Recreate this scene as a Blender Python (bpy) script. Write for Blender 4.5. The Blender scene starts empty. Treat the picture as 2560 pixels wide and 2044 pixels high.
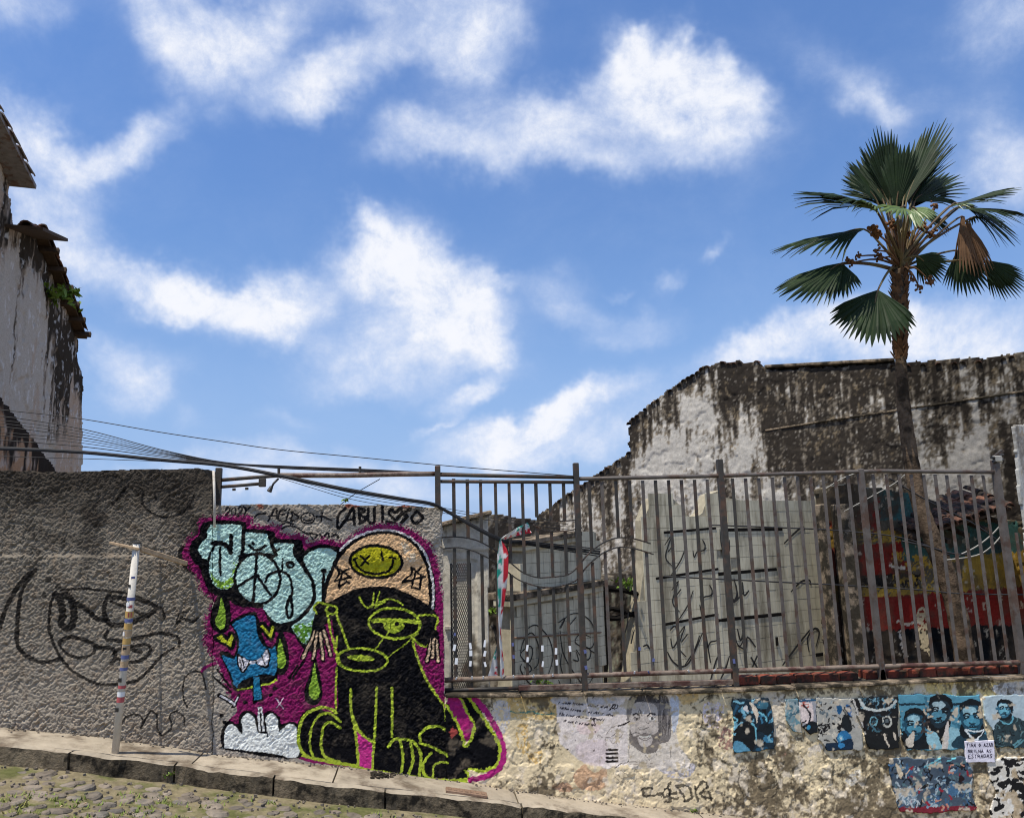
import bpy, math, random
import numpy as np
from math import radians, sin, cos, tan, pi
from mathutils import Vector, Matrix
random.seed(7)
RNG = np.random.default_rng(11)
SC = bpy.context.scene
COL = SC.collection

# ------------------------------------------------------------------ camera
FPX = 1900.0                     # focal length in photograph pixels (2560 wide)
YAW, PITCH, ROLL = radians(7.0), radians(10.0), radians(1.46)
EYE = np.array([0.0, -5.5, 1.9])
FWD = np.array([sin(YAW)*cos(PITCH), cos(YAW)*cos(PITCH), sin(PITCH)])
_r0 = np.array([cos(YAW), -sin(YAW), 0.0]); _u0 = np.cross(_r0, FWD)
RIGHT = _r0*cos(ROLL) - _u0*sin(ROLL)
UP = _u0*cos(ROLL) + _r0*sin(ROLL)
cd = bpy.data.cameras.new('camera'); cam = bpy.data.objects.new('camera', cd); COL.objects.link(cam)
cd.sensor_width = 36.0; cd.lens = FPX/2560*36.0; cd.clip_end = 3000; cd.clip_start = 0.05
cam.matrix_world = Matrix(((RIGHT[0], UP[0], -FWD[0], EYE[0]), (RIGHT[1], UP[1], -FWD[1], EYE[1]),
                           (RIGHT[2], UP[2], -FWD[2], EYE[2]), (0, 0, 0, 1)))
SC.camera = cam

# ------------------------------------------------------------------ light
SUN = np.array([-0.27, -0.23, 0.935]); SUN /= np.linalg.norm(SUN)
SUN_EL = math.asin(SUN[2]); SUN_AZ = math.atan2(SUN[0], SUN[1])
sl = bpy.data.lights.new('sun', 'SUN'); sl.energy = 3.5; sl.angle = radians(0.53); sl.color = (1.0, 0.93, 0.80)
so = bpy.data.objects.new('sun', sl); COL.objects.link(so)
so.rotation_mode = 'QUATERNION'; so.rotation_quaternion = Vector(SUN).to_track_quat('Z', 'Y'); so.location = (-8, -8, 18)
SC.view_settings.view_transform = 'Standard'; SC.view_settings.look = 'None'
SC.view_settings.exposure = 0.62; SC.view_settings.gamma = 1.0
try: SC.view_settings.use_curve_mapping = False
except Exception: pass
SC.cycles.filter_width = 1.1; SC.cycles.max_bounces = 5; SC.cycles.diffuse_bounces = 3; SC.cycles.glossy_bounces = 2

def ray(u, v):
    d = FWD + RIGHT*((u-1280.0)/FPX) - UP*((v-1022.0)/FPX)
    return d/np.linalg.norm(d)
def proj(P):
    d = np.asarray(P, float) - EYE
    z = d@FWD
    return 1280.0 + FPX*(d@RIGHT)/z, 1022.0 - FPX*(d@UP)/z

# ------------------------------------------------------------------ world: Nishita sky with drifting cumulus
world = bpy.data.worlds.new('World'); SC.world = world; world.use_nodes = True
nt = world.node_tree; nt.nodes.clear()
def wn(t, **k):
    n = nt.nodes.new(t)
    for a, b in k.items(): setattr(n, a, b)
    return n
def wl(a, b): nt.links.new(a, b)
def wmath(op, a, b=None, clamp=False):
    n = wn('ShaderNodeMath', operation=op); n.use_clamp = clamp
    for i, x in enumerate((a, b)):
        if x is None: continue
        if isinstance(x, (int, float)): n.inputs[i].default_value = x
        else: wl(x, n.inputs[i])
    return n.outputs[0]
sky = wn('ShaderNodeTexSky', sky_type='NISHITA'); sky.sun_disc = False
sky.sun_elevation = SUN_EL; sky.sun_rotation = SUN_AZ
sky.air_density = 1.0; sky.dust_density = 0.05; sky.ozone_density = 2.4
geo = wn('ShaderNodeTexCoord')
# sky axis: a fixed compass direction 7 deg east of north, 25 deg up; clouds sit at fixed sky directions
AX = np.array([sin(radians(7))*cos(radians(25)), cos(radians(7))*cos(radians(25)), sin(radians(25))])
AR = np.array([cos(radians(7)), -sin(radians(7)), 0]); AU = np.cross(AR, AX)
def sky_uv(u, v):
    d = ray(u, v); z = d@AX
    return np.array([d@AR/z, d@AU/z])
def wdot(vec):
    n = wn('ShaderNodeVectorMath', operation='DOT_PRODUCT'); wl(geo.outputs['Generated'], n.inputs[0]); n.inputs[1].default_value = tuple(vec)
    return n.outputs['Value']
dz = wdot(AX); dzs = wmath('MAXIMUM', dz, 0.08)
cu = wmath('DIVIDE', wdot(AR), dzs); cv = wmath('DIVIDE', wdot(AU), dzs)
cmb = wn('ShaderNodeCombineXYZ'); wl(cu, cmb.inputs[0]); wl(cv, cmb.inputs[1])
def wnoise(scale, detail, rough, vec, dist=0.0, offs=(0, 0, 0), sc3=(1, 1, 1)):
    mp = wn('ShaderNodeMapping'); mp.inputs['Location'].default_value = offs; mp.inputs['Scale'].default_value = sc3
    wl(vec, mp.inputs['Vector'])
    n = wn('ShaderNodeTexNoise'); n.inputs['Scale'].default_value = scale; n.inputs['Detail'].default_value = detail
    n.inputs['Roughness'].default_value = rough; n.inputs['Distortion'].default_value = dist
    wl(mp.outputs[0], n.inputs['Vector']); return n
wrp = wnoise(5.0, 5, 0.62, cmb.outputs[0])
sub = wn('ShaderNodeVectorMath', operation='SUBTRACT'); wl(wrp.outputs['Color'], sub.inputs[0]); sub.inputs[1].default_value = (.5, .5, .5)
scl = wn('ShaderNodeVectorMath', operation='SCALE'); wl(sub.outputs[0], scl.inputs[0]); scl.inputs['Scale'].default_value = 0.17
wuv = wn('ShaderNodeVectorMath', operation='ADD'); wl(cmb.outputs[0], wuv.inputs[0]); wl(scl.outputs[0], wuv.inputs[1])
# (x, y, rx, ry, tilt, weight) in the 2155 px wide view of the photograph, turned into sky directions here
CL = [(430,85,150,75,18,.8),(560,70,110,70,-15,.75),(400,150,100,80,25,.55),(720,160,135,58,-18,.95),(620,185,80,60,0,.6),(480,200,80,60,20,.35),
 (800,15,110,60,0,.7),(1010,55,110,95,-15,.95),(900,110,90,80,0,.45),(1000,130,110,80,0,.45),(40,12,120,60,0,.55),(300,30,110,70,0,.3),
 (30,230,90,55,25,.8),(130,300,130,45,18,.95),(300,300,95,55,-20,1.0),(110,370,170,60,10,.55),(90,470,120,90,0,.85),(190,545,110,70,25,.6),(290,560,90,40,20,.6),
 (370,610,90,48,20,1.0),(470,655,130,45,10,1.05),(585,625,85,58,-10,1.05),(520,690,90,50,20,.5),(560,710,120,45,0,.35),
 (770,470,38,45,-20,.6),(830,530,105,85,10,1.35),(890,600,150,75,15,1.2),(705,575,75,62,0,.6),(990,660,100,90,20,.8),(840,690,200,65,0,.75),(740,760,130,58,-20,.6),(850,790,130,45,0,.5),(1040,730,90,45,10,.55),
 (1090,595,50,20,0,.45),(1190,625,75,60,10,.55),(1230,690,80,40,0,.4),(1350,690,100,36,-18,.55),(1425,590,45,22,-35,.5),(1550,525,40,18,-30,.45),(1320,620,25,12,0,.35),
 (1345,95,30,30,-30,.5),(1390,165,105,80,20,1.35),(1450,225,130,85,10,1.1),(1560,235,70,70,0,.6),(1275,210,75,62,-15,.65),(1160,245,85,58,-20,.75),(1000,255,170,58,-5,.6),(910,300,120,50,0,.45),(1100,310,130,45,0,.4),(1380,310,210,60,0,.55),(1200,330,200,45,0,.35),
 (1760,150,150,60,30,.38),(1830,215,90,40,10,.4),(1600,330,70,90,20,.3),(2110,55,110,80,0,.62),(2120,300,110,75,25,.68),(2080,380,120,60,20,.4),(1980,180,150,40,0,.18),
 (1600,730,120,40,-15,.75),(1760,700,170,50,-12,.85),(2020,680,200,70,-5,1.05),(1900,740,260,50,0,.9),
 (1130,880,150,36,-14,.95),(1060,915,170,45,-4,1.0),(1230,840,110,32,-24,.9),(1250,930,120,45,-5,.65),(1390,830,110,60,-25,.5),(970,818,75,22,-25,.75),(900,880,60,14,-25,.5),(1050,960,150,25,0,.55),
 (240,750,85,60,15,.72),(330,770,80,35,0,.4),(280,830,90,36,5,.5),(390,890,50,25,0,.35),(600,895,80,22,0,.35),(640,965,210,32,4,.6),(540,1035,110,36,0,1.0),(820,1030,130,26,0,.7),(330,980,200,22,0,.5),(1080,1040,140,30,0,.5),(690,1000,260,30,0,.5)]
acc = None
for (x, y, rx, ry, ti, w) in CL:
    k = 2560/2155.6; x *= k; y *= k; rx *= k*1.15; ry *= k*1.15; t = radians(ti)
    c = sky_uv(x, y); a = (sky_uv(x+rx*cos(t), y+rx*sin(t)) - sky_uv(x-rx*cos(t), y-rx*sin(t)))/2
    b = (sky_uv(x-ry*sin(t), y+ry*cos(t)) - sky_uv(x+ry*sin(t), y-ry*cos(t)))/2
    la, lb = np.linalg.norm(a), np.linalg.norm(b); an = math.atan2(a[1], a[0])
    mp = wn('ShaderNodeMapping', vector_type='TEXTURE'); mp.inputs['Location'].default_value = (c[0], c[1], 0)
    mp.inputs['Rotation'].default_value = (0, 0, an); mp.inputs['Scale'].default_value = (la, lb, 1)
    if acc is None: wl(wuv.outputs[0], mp.inputs['Vector'])
    else:       # a vanishing tie to the running sum keeps the shader evaluating blob by blob
        ma = wn('ShaderNodeVectorMath', operation='MULTIPLY_ADD'); wl(acc, ma.inputs[0]); ma.inputs[1].default_value = (1e-9,)*3; wl(wuv.outputs[0], ma.inputs[2]); wl(ma.outputs[0], mp.inputs['Vector'])
    ln = wn('ShaderNodeVectorMath', operation='LENGTH'); wl(mp.outputs[0], ln.inputs[0])
    mr = wn('ShaderNodeMapRange', interpolation_type='SMOOTHSTEP'); wl(ln.outputs['Value'], mr.inputs['Value'])
    for i, q in zip(range(1, 5), (1.45, 0.0, 0.0, w)): mr.inputs[i].default_value = q
    acc = mr.outputs[0] if acc is None else wmath('ADD', acc, mr.outputs[0])
# unseen rest of the sky: broken cumulus, cover raised to whiten the ambient light
oth = wnoise(1.6, 3, 0.5, geo.outputs['Generated'], offs=(3.1, 1.7, .4))
omr = wn('ShaderNodeMapRange', interpolation_type='SMOOTHSTEP'); wl(oth.outputs['Fac'], omr.inputs['Value'])
for i, q in zip(range(1, 5), (0.42, 0.62, 0.0, 0.95)): omr.inputs[i].default_value = q
fr = wn('ShaderNodeMapRange', interpolation_type='SMOOTHSTEP'); wl(dz, fr.inputs['Value'])
for i, q in zip(range(1, 5), (0.62, 0.76, 0.0, 1.0)): fr.inputs[i].default_value = q
mixd = wn('ShaderNodeMix', data_type='FLOAT'); wl(fr.outputs[0], mixd.inputs[0]); wl(omr.outputs[0], mixd.inputs[2]); wl(acc, mixd.inputs[3])
f1 = wnoise(6.0, 9, 0.66, cmb.outputs[0], dist=0.35, offs=(.3, .8, 0), sc3=(1, 1.25, 1))
f2 = wnoise(26.0, 6, 0.72, cmb.outputs[0], dist=0.2, offs=(1.3, .2, 0))
det = wmath('ADD', wmath('MULTIPLY', wmath('SUBTRACT', f1.outputs['Fac'], 0.5), 2.6), wmath('MULTIPLY', wmath('SUBTRACT', f2.outputs['Fac'], 0.5), 1.9))
dcl = wmath('MINIMUM', mixd.outputs[0], 1.45)
rag = wmath('ADD', 0.20, wmath('MULTIPLY', dcl, 0.72))
den = wmath('ADD', dcl, wmath('MULTIPLY', det, rag))
cmr = wn('ShaderNodeMapRange', interpolation_type='SMOOTHSTEP'); wl(den, cmr.inputs['Value'])
for i, q in zip(range(1, 5), (0.10, 1.75, 0.0, 0.98)): cmr.inputs[i].default_value = q
veil = wn('ShaderNodeMapRange', interpolation_type='SMOOTHSTEP'); wl(wmath('ADD', dcl, wmath('MULTIPLY', wmath('SUBTRACT', f1.outputs['Fac'], 0.5), 0.7)), veil.inputs['Value'])
for i, q in zip(range(1, 5), (-0.14, 1.05, 0.0, 0.56)): veil.inputs[i].default_value = q
cov = wmath('SUBTRACT', 1.0, wmath('MULTIPLY', wmath('SUBTRACT', 1.0, cmr.outputs[0]), wmath('SUBTRACT', 1.0, veil.outputs[0])))
hs = wn('ShaderNodeHueSaturation'); hs.inputs['Hue'].default_value = 0.507; hs.inputs['Saturation'].default_value = 1.16; hs.inputs['Value'].default_value = 1.18
elv = wn('ShaderNodeMapRange', interpolation_type='SMOOTHSTEP'); wl(wdot((0, 0, 1)), elv.inputs['Value'])   # thin clean air: the horizon glow of the model is held down evenly all round
for i, q in zip(range(1, 5), (-0.05, 0.62, 0.66, 1.0)): elv.inputs[i].default_value = q
wl(sky.outputs[0], hs.inputs['Color']); wl(wmath('MULTIPLY', elv.outputs[0], 1.22), hs.inputs['Value'])
ccol = wn('ShaderNodeMix', data_type='RGBA'); wl(wmath('MULTIPLY', cmr.outputs[0], wmath('ADD', 0.55, wmath('MULTIPLY', f1.outputs['Fac'], 0.75)), clamp=True), ccol.inputs[0])
ccol.inputs[6].default_value = (4.0, 4.7, 6.2, 1); ccol.inputs[7].default_value = (6.1, 6.2, 6.55, 1)
hz = wn('ShaderNodeMapRange', interpolation_type='SMOOTHSTEP'); wl(wdot((0, 0, 1)), hz.inputs['Value'])
for i, q in zip(range(1, 5), (0.0, 0.42, 0.85, 0.0)): hz.inputs[i].default_value = q
hmix = wn('ShaderNodeMix', data_type='RGBA'); wl(hz.outputs[0], hmix.inputs[0]); wl(hs.outputs[0], hmix.inputs[6]); hmix.inputs[7].default_value = (1.95, 3.0, 5.3, 1)
cmix = wn('ShaderNodeMix', data_type='RGBA'); wl(cov, cmix.inputs[0])
wl(hmix.outputs[2], cmix.inputs[6]); wl(ccol.outputs[2], cmix.inputs[7])
bg = wn('ShaderNodeBackground'); bg.inputs['Strength'].default_value = 0.10; wl(cmix.outputs[2], bg.inputs['Color'])
wo = wn('ShaderNodeOutputWorld'); wl(bg.outputs[0], wo.inputs['Surface'])

# ------------------------------------------------------------------ small tools
def lin(c):
    c = np.asarray(c, float)/255.0
    return np.where(c <= 0.04045, c/12.92, ((c+0.055)/1.055)**2.4)
def unit(v):
    v = np.asarray(v, float); return v/np.linalg.norm(v)
def _hash(i, j, s):
    i = (i & 0xffffffff).astype(np.uint64); j = (j & 0xffffffff).astype(np.uint64)
    n = (i*np.uint64(374761393) + j*np.uint64(668265263) + np.uint64(s*2246822519 & 0xffffffff)) & np.uint64(0xffffffff)
    n = ((n ^ (n >> np.uint64(13)))*np.uint64(1274126177)) & np.uint64(0xffffffff)
    n = n ^ (n >> np.uint64(16))
    return (n & np.uint64(0xffffff)).astype(np.float64)/float(0xffffff)
def vn(x, y, s=1):
    x = np.asarray(x, float); y = np.asarray(y, float)
    fx = np.floor(x); fy = np.floor(y); tx = x-fx; ty = y-fy
    i = fx.astype(np.int64); j = fy.astype(np.int64)
    tx = tx*tx*(3-2*tx); ty = ty*ty*(3-2*ty)
    return (_hash(i, j, s)*(1-tx)+_hash(i+1, j, s)*tx)*(1-ty) + (_hash(i, j+1, s)*(1-tx)+_hash(i+1, j+1, s)*tx)*ty
def fbm(x, y, s=1, o=4, g=.5):
    r = 0; a = 1; t = 0
    for k in range(o):
        r = r + a*vn(x*2**k+17.3*k, y*2**k-9.1*k, s+k); t += a; a *= g
    return r/t
def sstep(a, b, x):
    t = np.clip((x-a)/(b-a), 0, 1); return t*t*(3-2*t)

# ------------------------------------------------------------------ materials
def material(name, base, rough=.85, var=.25, scale=12., bump=.2, bscale=60., spec=.3, metal=0., attr=False, tint=None, tscale=4., tcut=(.5, .7), rnd=0., bdist=.01, stretch=1.):
    m = bpy.data.materials.new(name); m.use_nodes = True; t = m.node_tree; N = t.nodes; L = t.links
    b = N['Principled BSDF']; b.inputs['Roughness'].default_value = rough; b.inputs['Metallic'].default_value = metal
    b.inputs['Specular IOR Level'].default_value = spec
    tc = N.new('ShaderNodeNewGeometry'); co = tc.outputs['Position']
    nz = N.new('ShaderNodeTexNoise'); nz.inputs['Scale'].default_value = scale; nz.inputs['Detail'].default_value = 6; nz.inputs['Roughness'].default_value = .6
    L.new(co, nz.inputs['Vector'])
    if attr:
        a = N.new('ShaderNodeAttribute'); a.attribute_name = 'Col'; src = a.outputs['Color']
    else:
        r = N.new('ShaderNodeRGB'); r.outputs[0].default_value = (*lin(base), 1); src = r.outputs[0]
    if tint is not None:
        n2 = N.new('ShaderNodeTexNoise'); n2.inputs['Scale'].default_value = tscale; n2.inputs['Detail'].default_value = 7; n2.inputs['Roughness'].default_value = .65
        mp = N.new('ShaderNodeMapping'); mp.inputs['Scale'].default_value = (1, 1, stretch); L.new(co, mp.inputs['Vector']); L.new(mp.outputs[0], n2.inputs['Vector'])
        mr = N.new('ShaderNodeMapRange'); mr.interpolation_type = 'SMOOTHSTEP'; L.new(n2.outputs['Fac'], mr.inputs['Value'])
        mr.inputs[1].default_value, mr.inputs[2].default_value = tcut
        mx = N.new('ShaderNodeMix'); mx.data_type = 'RGBA'; L.new(mr.outputs[0], mx.inputs[0]); L.new(src, mx.inputs[6]); mx.inputs[7].default_value = (*lin(tint), 1)
        src = mx.outputs[2]
    h = N.new('ShaderNodeHueSaturation'); L.new(src, h.inputs['Color'])
    mr = N.new('ShaderNodeMapRange'); L.new(nz.outputs['Fac'], mr.inputs['Value'])
    mr.inputs[1].default_value = .25; mr.inputs[2].default_value = .75; mr.inputs[3].default_value = 1-var; mr.inputs[4].default_value = 1+var
    vo = mr.outputs[0]
    if rnd > 0:
        oi = N.new('ShaderNodeObjectInfo'); m3 = N.new('ShaderNodeMapRange'); L.new(oi.outputs['Random'], m3.inputs['Value'])
        m3.inputs[3].default_value = 1-rnd; m3.inputs[4].default_value = 1+rnd
        mm = N.new('ShaderNodeMath'); mm.operation = 'MULTIPLY'; L.new(vo, mm.inputs[0]); L.new(m3.outputs[0], mm.inputs[1]); vo = mm.outputs[0]
    L.new(vo, h.inputs['Value']); L.new(h.outputs[0], b.inputs['Base Color'])
    if bump > 0:
        bz = N.new('ShaderNodeTexNoise'); bz.inputs['Scale'].default_value = bscale; bz.inputs['Detail'].default_value = 6; bz.inputs['Roughness'].default_value = .65
        L.new(co, bz.inputs['Vector'])
        bp = N.new('ShaderNodeBump'); bp.inputs['Strength'].default_value = bump; bp.inputs['Distance'].default_value = bdist
        L.new(bz.outputs['Fac'], bp.inputs['Height']); L.new(bp.outputs[0], b.inputs['Normal'])
    return m
M = {}
M['masonry'] = material('painted masonry', (0, 0, 0), .97, .20, 45, .6, 115, .0, attr=True, bdist=.010)
M['plaster'] = material('peeling painted plaster', (0, 0, 0), .95, .16, 45, .30, 90, .0, attr=True, bdist=.006)
M['paper'] = material('pasted paper', (0, 0, 0), .8, .10, 40, .25, 50, .25, attr=True)
M['iron'] = material('weathered iron', (56, 53, 49), .62, .35, 18, .4, 120, .4, tint=(80, 60, 48), tscale=11, tcut=(.48, .64), bdist=.004)
M['ironlight'] = material('sun bleached iron', (88, 82, 78), .6, .35, 14, .4, 120, .4, tint=(78, 60, 50), tscale=9, tcut=(.48, .62), bdist=.004)
M['rail'] = material('rusty painted rail', (120, 106, 94), .55, .35, 16, .5, 90, .4, tint=(74, 46, 38), tscale=6, tcut=(.44, .6), bdist=.005)
M['whitepaint'] = material('chalky white paint', (204, 198, 188), .8, .14, 20, .2, 80, .2, tint=(150, 140, 128), tscale=10, tcut=(.5, .7))
M['concrete'] = material('warm pavement concrete', (160, 149, 132), .92, .20, 9, .5, 70, .2, tint=(104, 92, 78), tscale=5, tcut=(.44, .68), rnd=.07)
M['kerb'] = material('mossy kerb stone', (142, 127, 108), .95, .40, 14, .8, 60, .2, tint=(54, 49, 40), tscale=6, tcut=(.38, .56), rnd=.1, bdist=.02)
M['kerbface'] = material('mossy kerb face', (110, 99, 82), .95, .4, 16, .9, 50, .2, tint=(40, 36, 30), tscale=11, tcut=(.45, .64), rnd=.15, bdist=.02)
M['stone'] = material('worn cobble', (122, 112, 100), .92, .45, 14, .8, 60, .25, tint=(96, 92, 86), tscale=5, tcut=(.45, .65), rnd=.25)
M['soil'] = material('dusty soil', (126, 116, 92), .95, .35, 25, .8, 90, .1, tint=(92, 94, 58), tscale=4, tcut=(.45, .62))
M['ground'] = material('earth yard', (120, 108, 90), .95, .3, 3, .5, 30, .1)
M['tile'] = material('glazed wall tile', (200, 193, 168), .5, .10, 8, .05, 60, .3, tint=(122, 114, 94), tscale=5.5, tcut=(.42, .70), rnd=.03, stretch=.16)
M['grout'] = material('dirty grout', (158, 150, 130), .95, .3, 15, .4, 80, .1)
M['brick'] = material('red brick', (128, 64, 48), .9, .3, 22, .6, 90, .2, tint=(66, 52, 42), tscale=9, tcut=(.42, .6), rnd=.25)
M['rooftile'] = material('clay roof tile', (112, 78, 62), .9, .35, 14, .5, 70, .2, tint=(52, 46, 41), tscale=5, tcut=(.38, .56), rnd=.3)
M['wood'] = material('old dark timber', (72, 58, 46), .85, .35, 20, .5, 60, .2)
M['stick'] = material('bleached lath', (176, 152, 124), .85, .3, 30, .4, 90, .2)
M['cable'] = material('black cable rubber', (30, 30, 33), .6, .15, 20, .1, 60, .4)
M['cablegrey'] = material('grey service wire', (150, 148, 142), .5, .2, 20, .1, 60, .4)
M['trunk'] = material('palm trunk bark', (108, 92, 76), .95, .4, 14, .9, 40, .03, tint=(58, 50, 42), tscale=6, tcut=(.42, .62), bdist=.03)
M['boot'] = material('palm leaf bases', (98, 74, 54), .95, .4, 14, .8, 40, .1, rnd=.3)
M['frond'] = material('palm leaf', (29, 45, 20), .6, .35, 6, .15, 40, .2, tint=(52, 68, 32), tscale=3, tcut=(.6, .8))
M['frondlight'] = material('sunlit palm leaf', (84, 104, 52), .42, .30, 6, .15, 40, .5)  # lighter copy of the leaf colour, stands in for sunlight on some fans
M['deadfrond'] = material('dead palm leaf', (104, 78, 56), .8, .35, 8, .3, 40, .2)
M['petiole'] = material('leaf stalk', (104, 92, 60), .6, .3, 8, .2, 40, .3, tint=(88, 66, 48), tscale=4, tcut=(.45, .6))
M['fruit'] = material('palm fruit', (104, 72, 46), .8, .35, 20, .5, 50, .2)
M['leaf'] = material('weed leaf', (96, 122, 42), .6, .35, 10, .1, 40, .3)
M['grass'] = material('street grass', (116, 132, 62), .7, .35, 6, 0, 40, .2, tint=(150, 140, 90), tscale=2, tcut=(.45, .65))
M['sticker'] = material('white sticker', (226, 228, 232), .5, .08, 20, 0, 60, .4)
M['stickerblue'] = material('blue sticker', (92, 100, 148), .5, .1, 20, 0, 60, .4)
M['ochre'] = material('faded stickers', (186, 152, 92), .5, .2, 20, 0, 60, .4)
M['red'] = material('red print', (176, 84, 88), .5, .1, 20, 0, 60, .4)
M['spray'] = material('black spray paint', (40, 39, 38), .6, .2, 20, .1, 60, .3)
M['greyroof'] = material('grey roof boards', (128, 124, 124), .85, .3, 14, .4, 60, .2, tint=(110, 92, 84), tscale=8, tcut=(.5, .6))
M['dark'] = material('dark void', (22, 20, 18), .95, .2, 10, .3, 30, .1)
M['plate'] = material('cast iron cover', (128, 104, 86), .8, .3, 14, .6, 60, .3)
M['blackplastic'] = material('black plastic', (28, 28, 30), .5, .15, 20, .1, 60, .4)

# ------------------------------------------------------------------ objects
WL = {}
def link(o, parent=None, loc=None):
    COL.objects.link(o)
    if parent is not None: o.parent = parent
    return o
def tag(o, label=None, cat=None, group=None, kind=None):
    if label: o['label'] = label
    if cat: o['category'] = cat
    if group: o['group'] = group
    if kind: o['kind'] = kind
    return o
def thing(name, loc, label, cat, group=None):
    o = bpy.data.objects.new(name, None); o.empty_display_size = .1; o.location = tuple(loc); link(o)
    WL[o.name] = np.asarray(loc, float); return tag(o, label, cat, group)
def wloc(o): return WL.get(o.name, np.zeros(3)) if o is not None else np.zeros(3)
def mesh_np(name, V, F, mat, parent=None, smooth=False, col=None):
    """V (n,3) world coordinates, F list of tuples or (m,4) int array"""
    V = np.asarray(V, np.float64) - wloc(parent)
    me = bpy.data.meshes.new(name)
    if isinstance(F, np.ndarray):
        k = F.shape[1]; me.vertices.add(len(V)); me.vertices.foreach_set('co', V.astype(np.float32).ravel())
        me.loops.add(F.size); me.loops.foreach_set('vertex_index', F.astype(np.int32).ravel())
        me.polygons.add(len(F)); me.polygons.foreach_set('loop_start', np.arange(0, F.size, k, dtype=np.int32))
        try: me.polygons.foreach_set('loop_total', np.full(len(F), k, np.int32))
        except Exception: pass
        me.update(calc_edges=True)
    else:
        me.from_pydata([tuple(v) for v in V], [], F); me.update()
    if smooth: me.polygons.foreach_set('use_smooth', np.ones(len(me.polygons), bool))
    if col is not None:
        a = me.color_attributes.new('Col', 'FLOAT_COLOR', 'POINT')
        a.data.foreach_set('color', np.concatenate([col, np.ones((len(col), 1))], 1).astype(np.float32).ravel())
    me.materials.append(mat)
    o = bpy.data.objects.new(name, me); link(o, parent)
    WL[o.name] = wloc(parent)
    return o
class MB:
    def __init__(s): s.v = []; s.f = []
    def add(s, v, f):
        k = len(s.v); s.v += [tuple(p) for p in v]; s.f += [tuple(i+k for i in q) for q in f]; return s
    def box(s, c, sz, ax=(1, 0, 0), up=(0, 0, 1), bev=0.0):
        c = np.asarray(c, float); ax = unit(ax); up = np.asarray(up, float); up = unit(up - ax*(up@ax)); b = np.cross(up, ax)
        h = np.asarray(sz, float)/2
        if bev <= 0:
            P = [c+ax*i*h[0]+b*j*h[1]+up*k*h[2] for k in (-1, 1) for j in (-1, 1) for i in (-1, 1)]
            return s.add(P, [(0, 2, 3, 1), (4, 5, 7, 6), (0, 1, 5, 4), (2, 6, 7, 3), (0, 4, 6, 2), (1, 3, 7, 5)])
        P = []; F = []
        for k, m in ((-1, 1), (-1, 0), (1, 0), (1, 1)):
            q = bev if m else 0; zz = h[2]*k if m else (h[2]-bev)*k
            for (i, j) in ((-1, -1), (1, -1), (1, 1), (-1, 1)): P.append(c+ax*i*(h[0]-q)+b*j*(h[1]-q)+up*zz)
        for r in range(3):
            for i in range(4): F.append((r*4+i, r*4+(i+1) % 4, r*4+4+(i+1) % 4, r*4+4+i))
        F += [(3, 2, 1, 0), (12, 13, 14, 15)]
        return s.add(P, F)
    def tube(s, pts, r, n=8, cap=True, jit=0.0):
        pts = np.asarray(pts, float); m = len(pts); r = np.broadcast_to(np.asarray(r, float), (m,))
        T = np.gradient(pts, axis=0); T /= np.linalg.norm(T, axis=1)[:, None]
        a = np.array([0, 0, 1.]) if abs(T[0][2]) < .9 else np.array([1., 0, 0]); V = []; nv = unit(np.cross(T[0], a))
        for i in range(m):
            nv = unit(nv - T[i]*(nv@T[i])); b = np.cross(T[i], nv)
            for k in range(n):
                q = 2*pi*k/n; rr = r[i]*(1+jit*(random.random()-.5)); V.append(pts[i]+(nv*cos(q)+b*sin(q))*rr)
        F = [(i*n+k, i*n+(k+1) % n, (i+1)*n+(k+1) % n, (i+1)*n+k) for i in range(m-1) for k in range(n)]
        if cap: F += [tuple(range(n-1, -1, -1)), tuple(range((m-1)*n, m*n))]
        return s.add(V, F)
    def prism(s, poly, ext):
        n = len(poly); P = [np.asarray(p, float) for p in poly]; P += [p+np.asarray(ext, float) for p in P]
        F = [tuple(range(n)), tuple(range(2*n-1, n-1, -1))] + [(i, i+n, (i+1) % n+n, (i+1) % n) for i in range(n)]
        return s.add(P, F)
    def build(s, name, mat, parent=None, smooth=False):
        return mesh_np(name, np.array(s.v), s.f, mat, parent, smooth)
def shared(name, me, parent, loc, rot=None, scale=None, mat4=None):
    o = bpy.data.objects.new(name, me); link(o, parent)
    base = wloc(parent)
    if mat4 is not None:
        m = mat4.copy(); m.translation = Vector(np.asarray(loc, float)-base); o.matrix_local = m
    else:
        o.location = tuple(np.asarray(loc, float)-base)
        if rot is not None: o.rotation_euler = rot
        if scale is not None: o.scale = scale
    return o
def free_mesh(mb, name, mat, smooth=False):
    me = bpy.data.meshes.new(name); me.from_pydata([tuple(v) for v in mb.v], [], mb.f); me.update(); me.materials.append(mat)
    if smooth: me.polygons.foreach_set('use_smooth', np.ones(len(me.polygons), bool))
    return me

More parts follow.
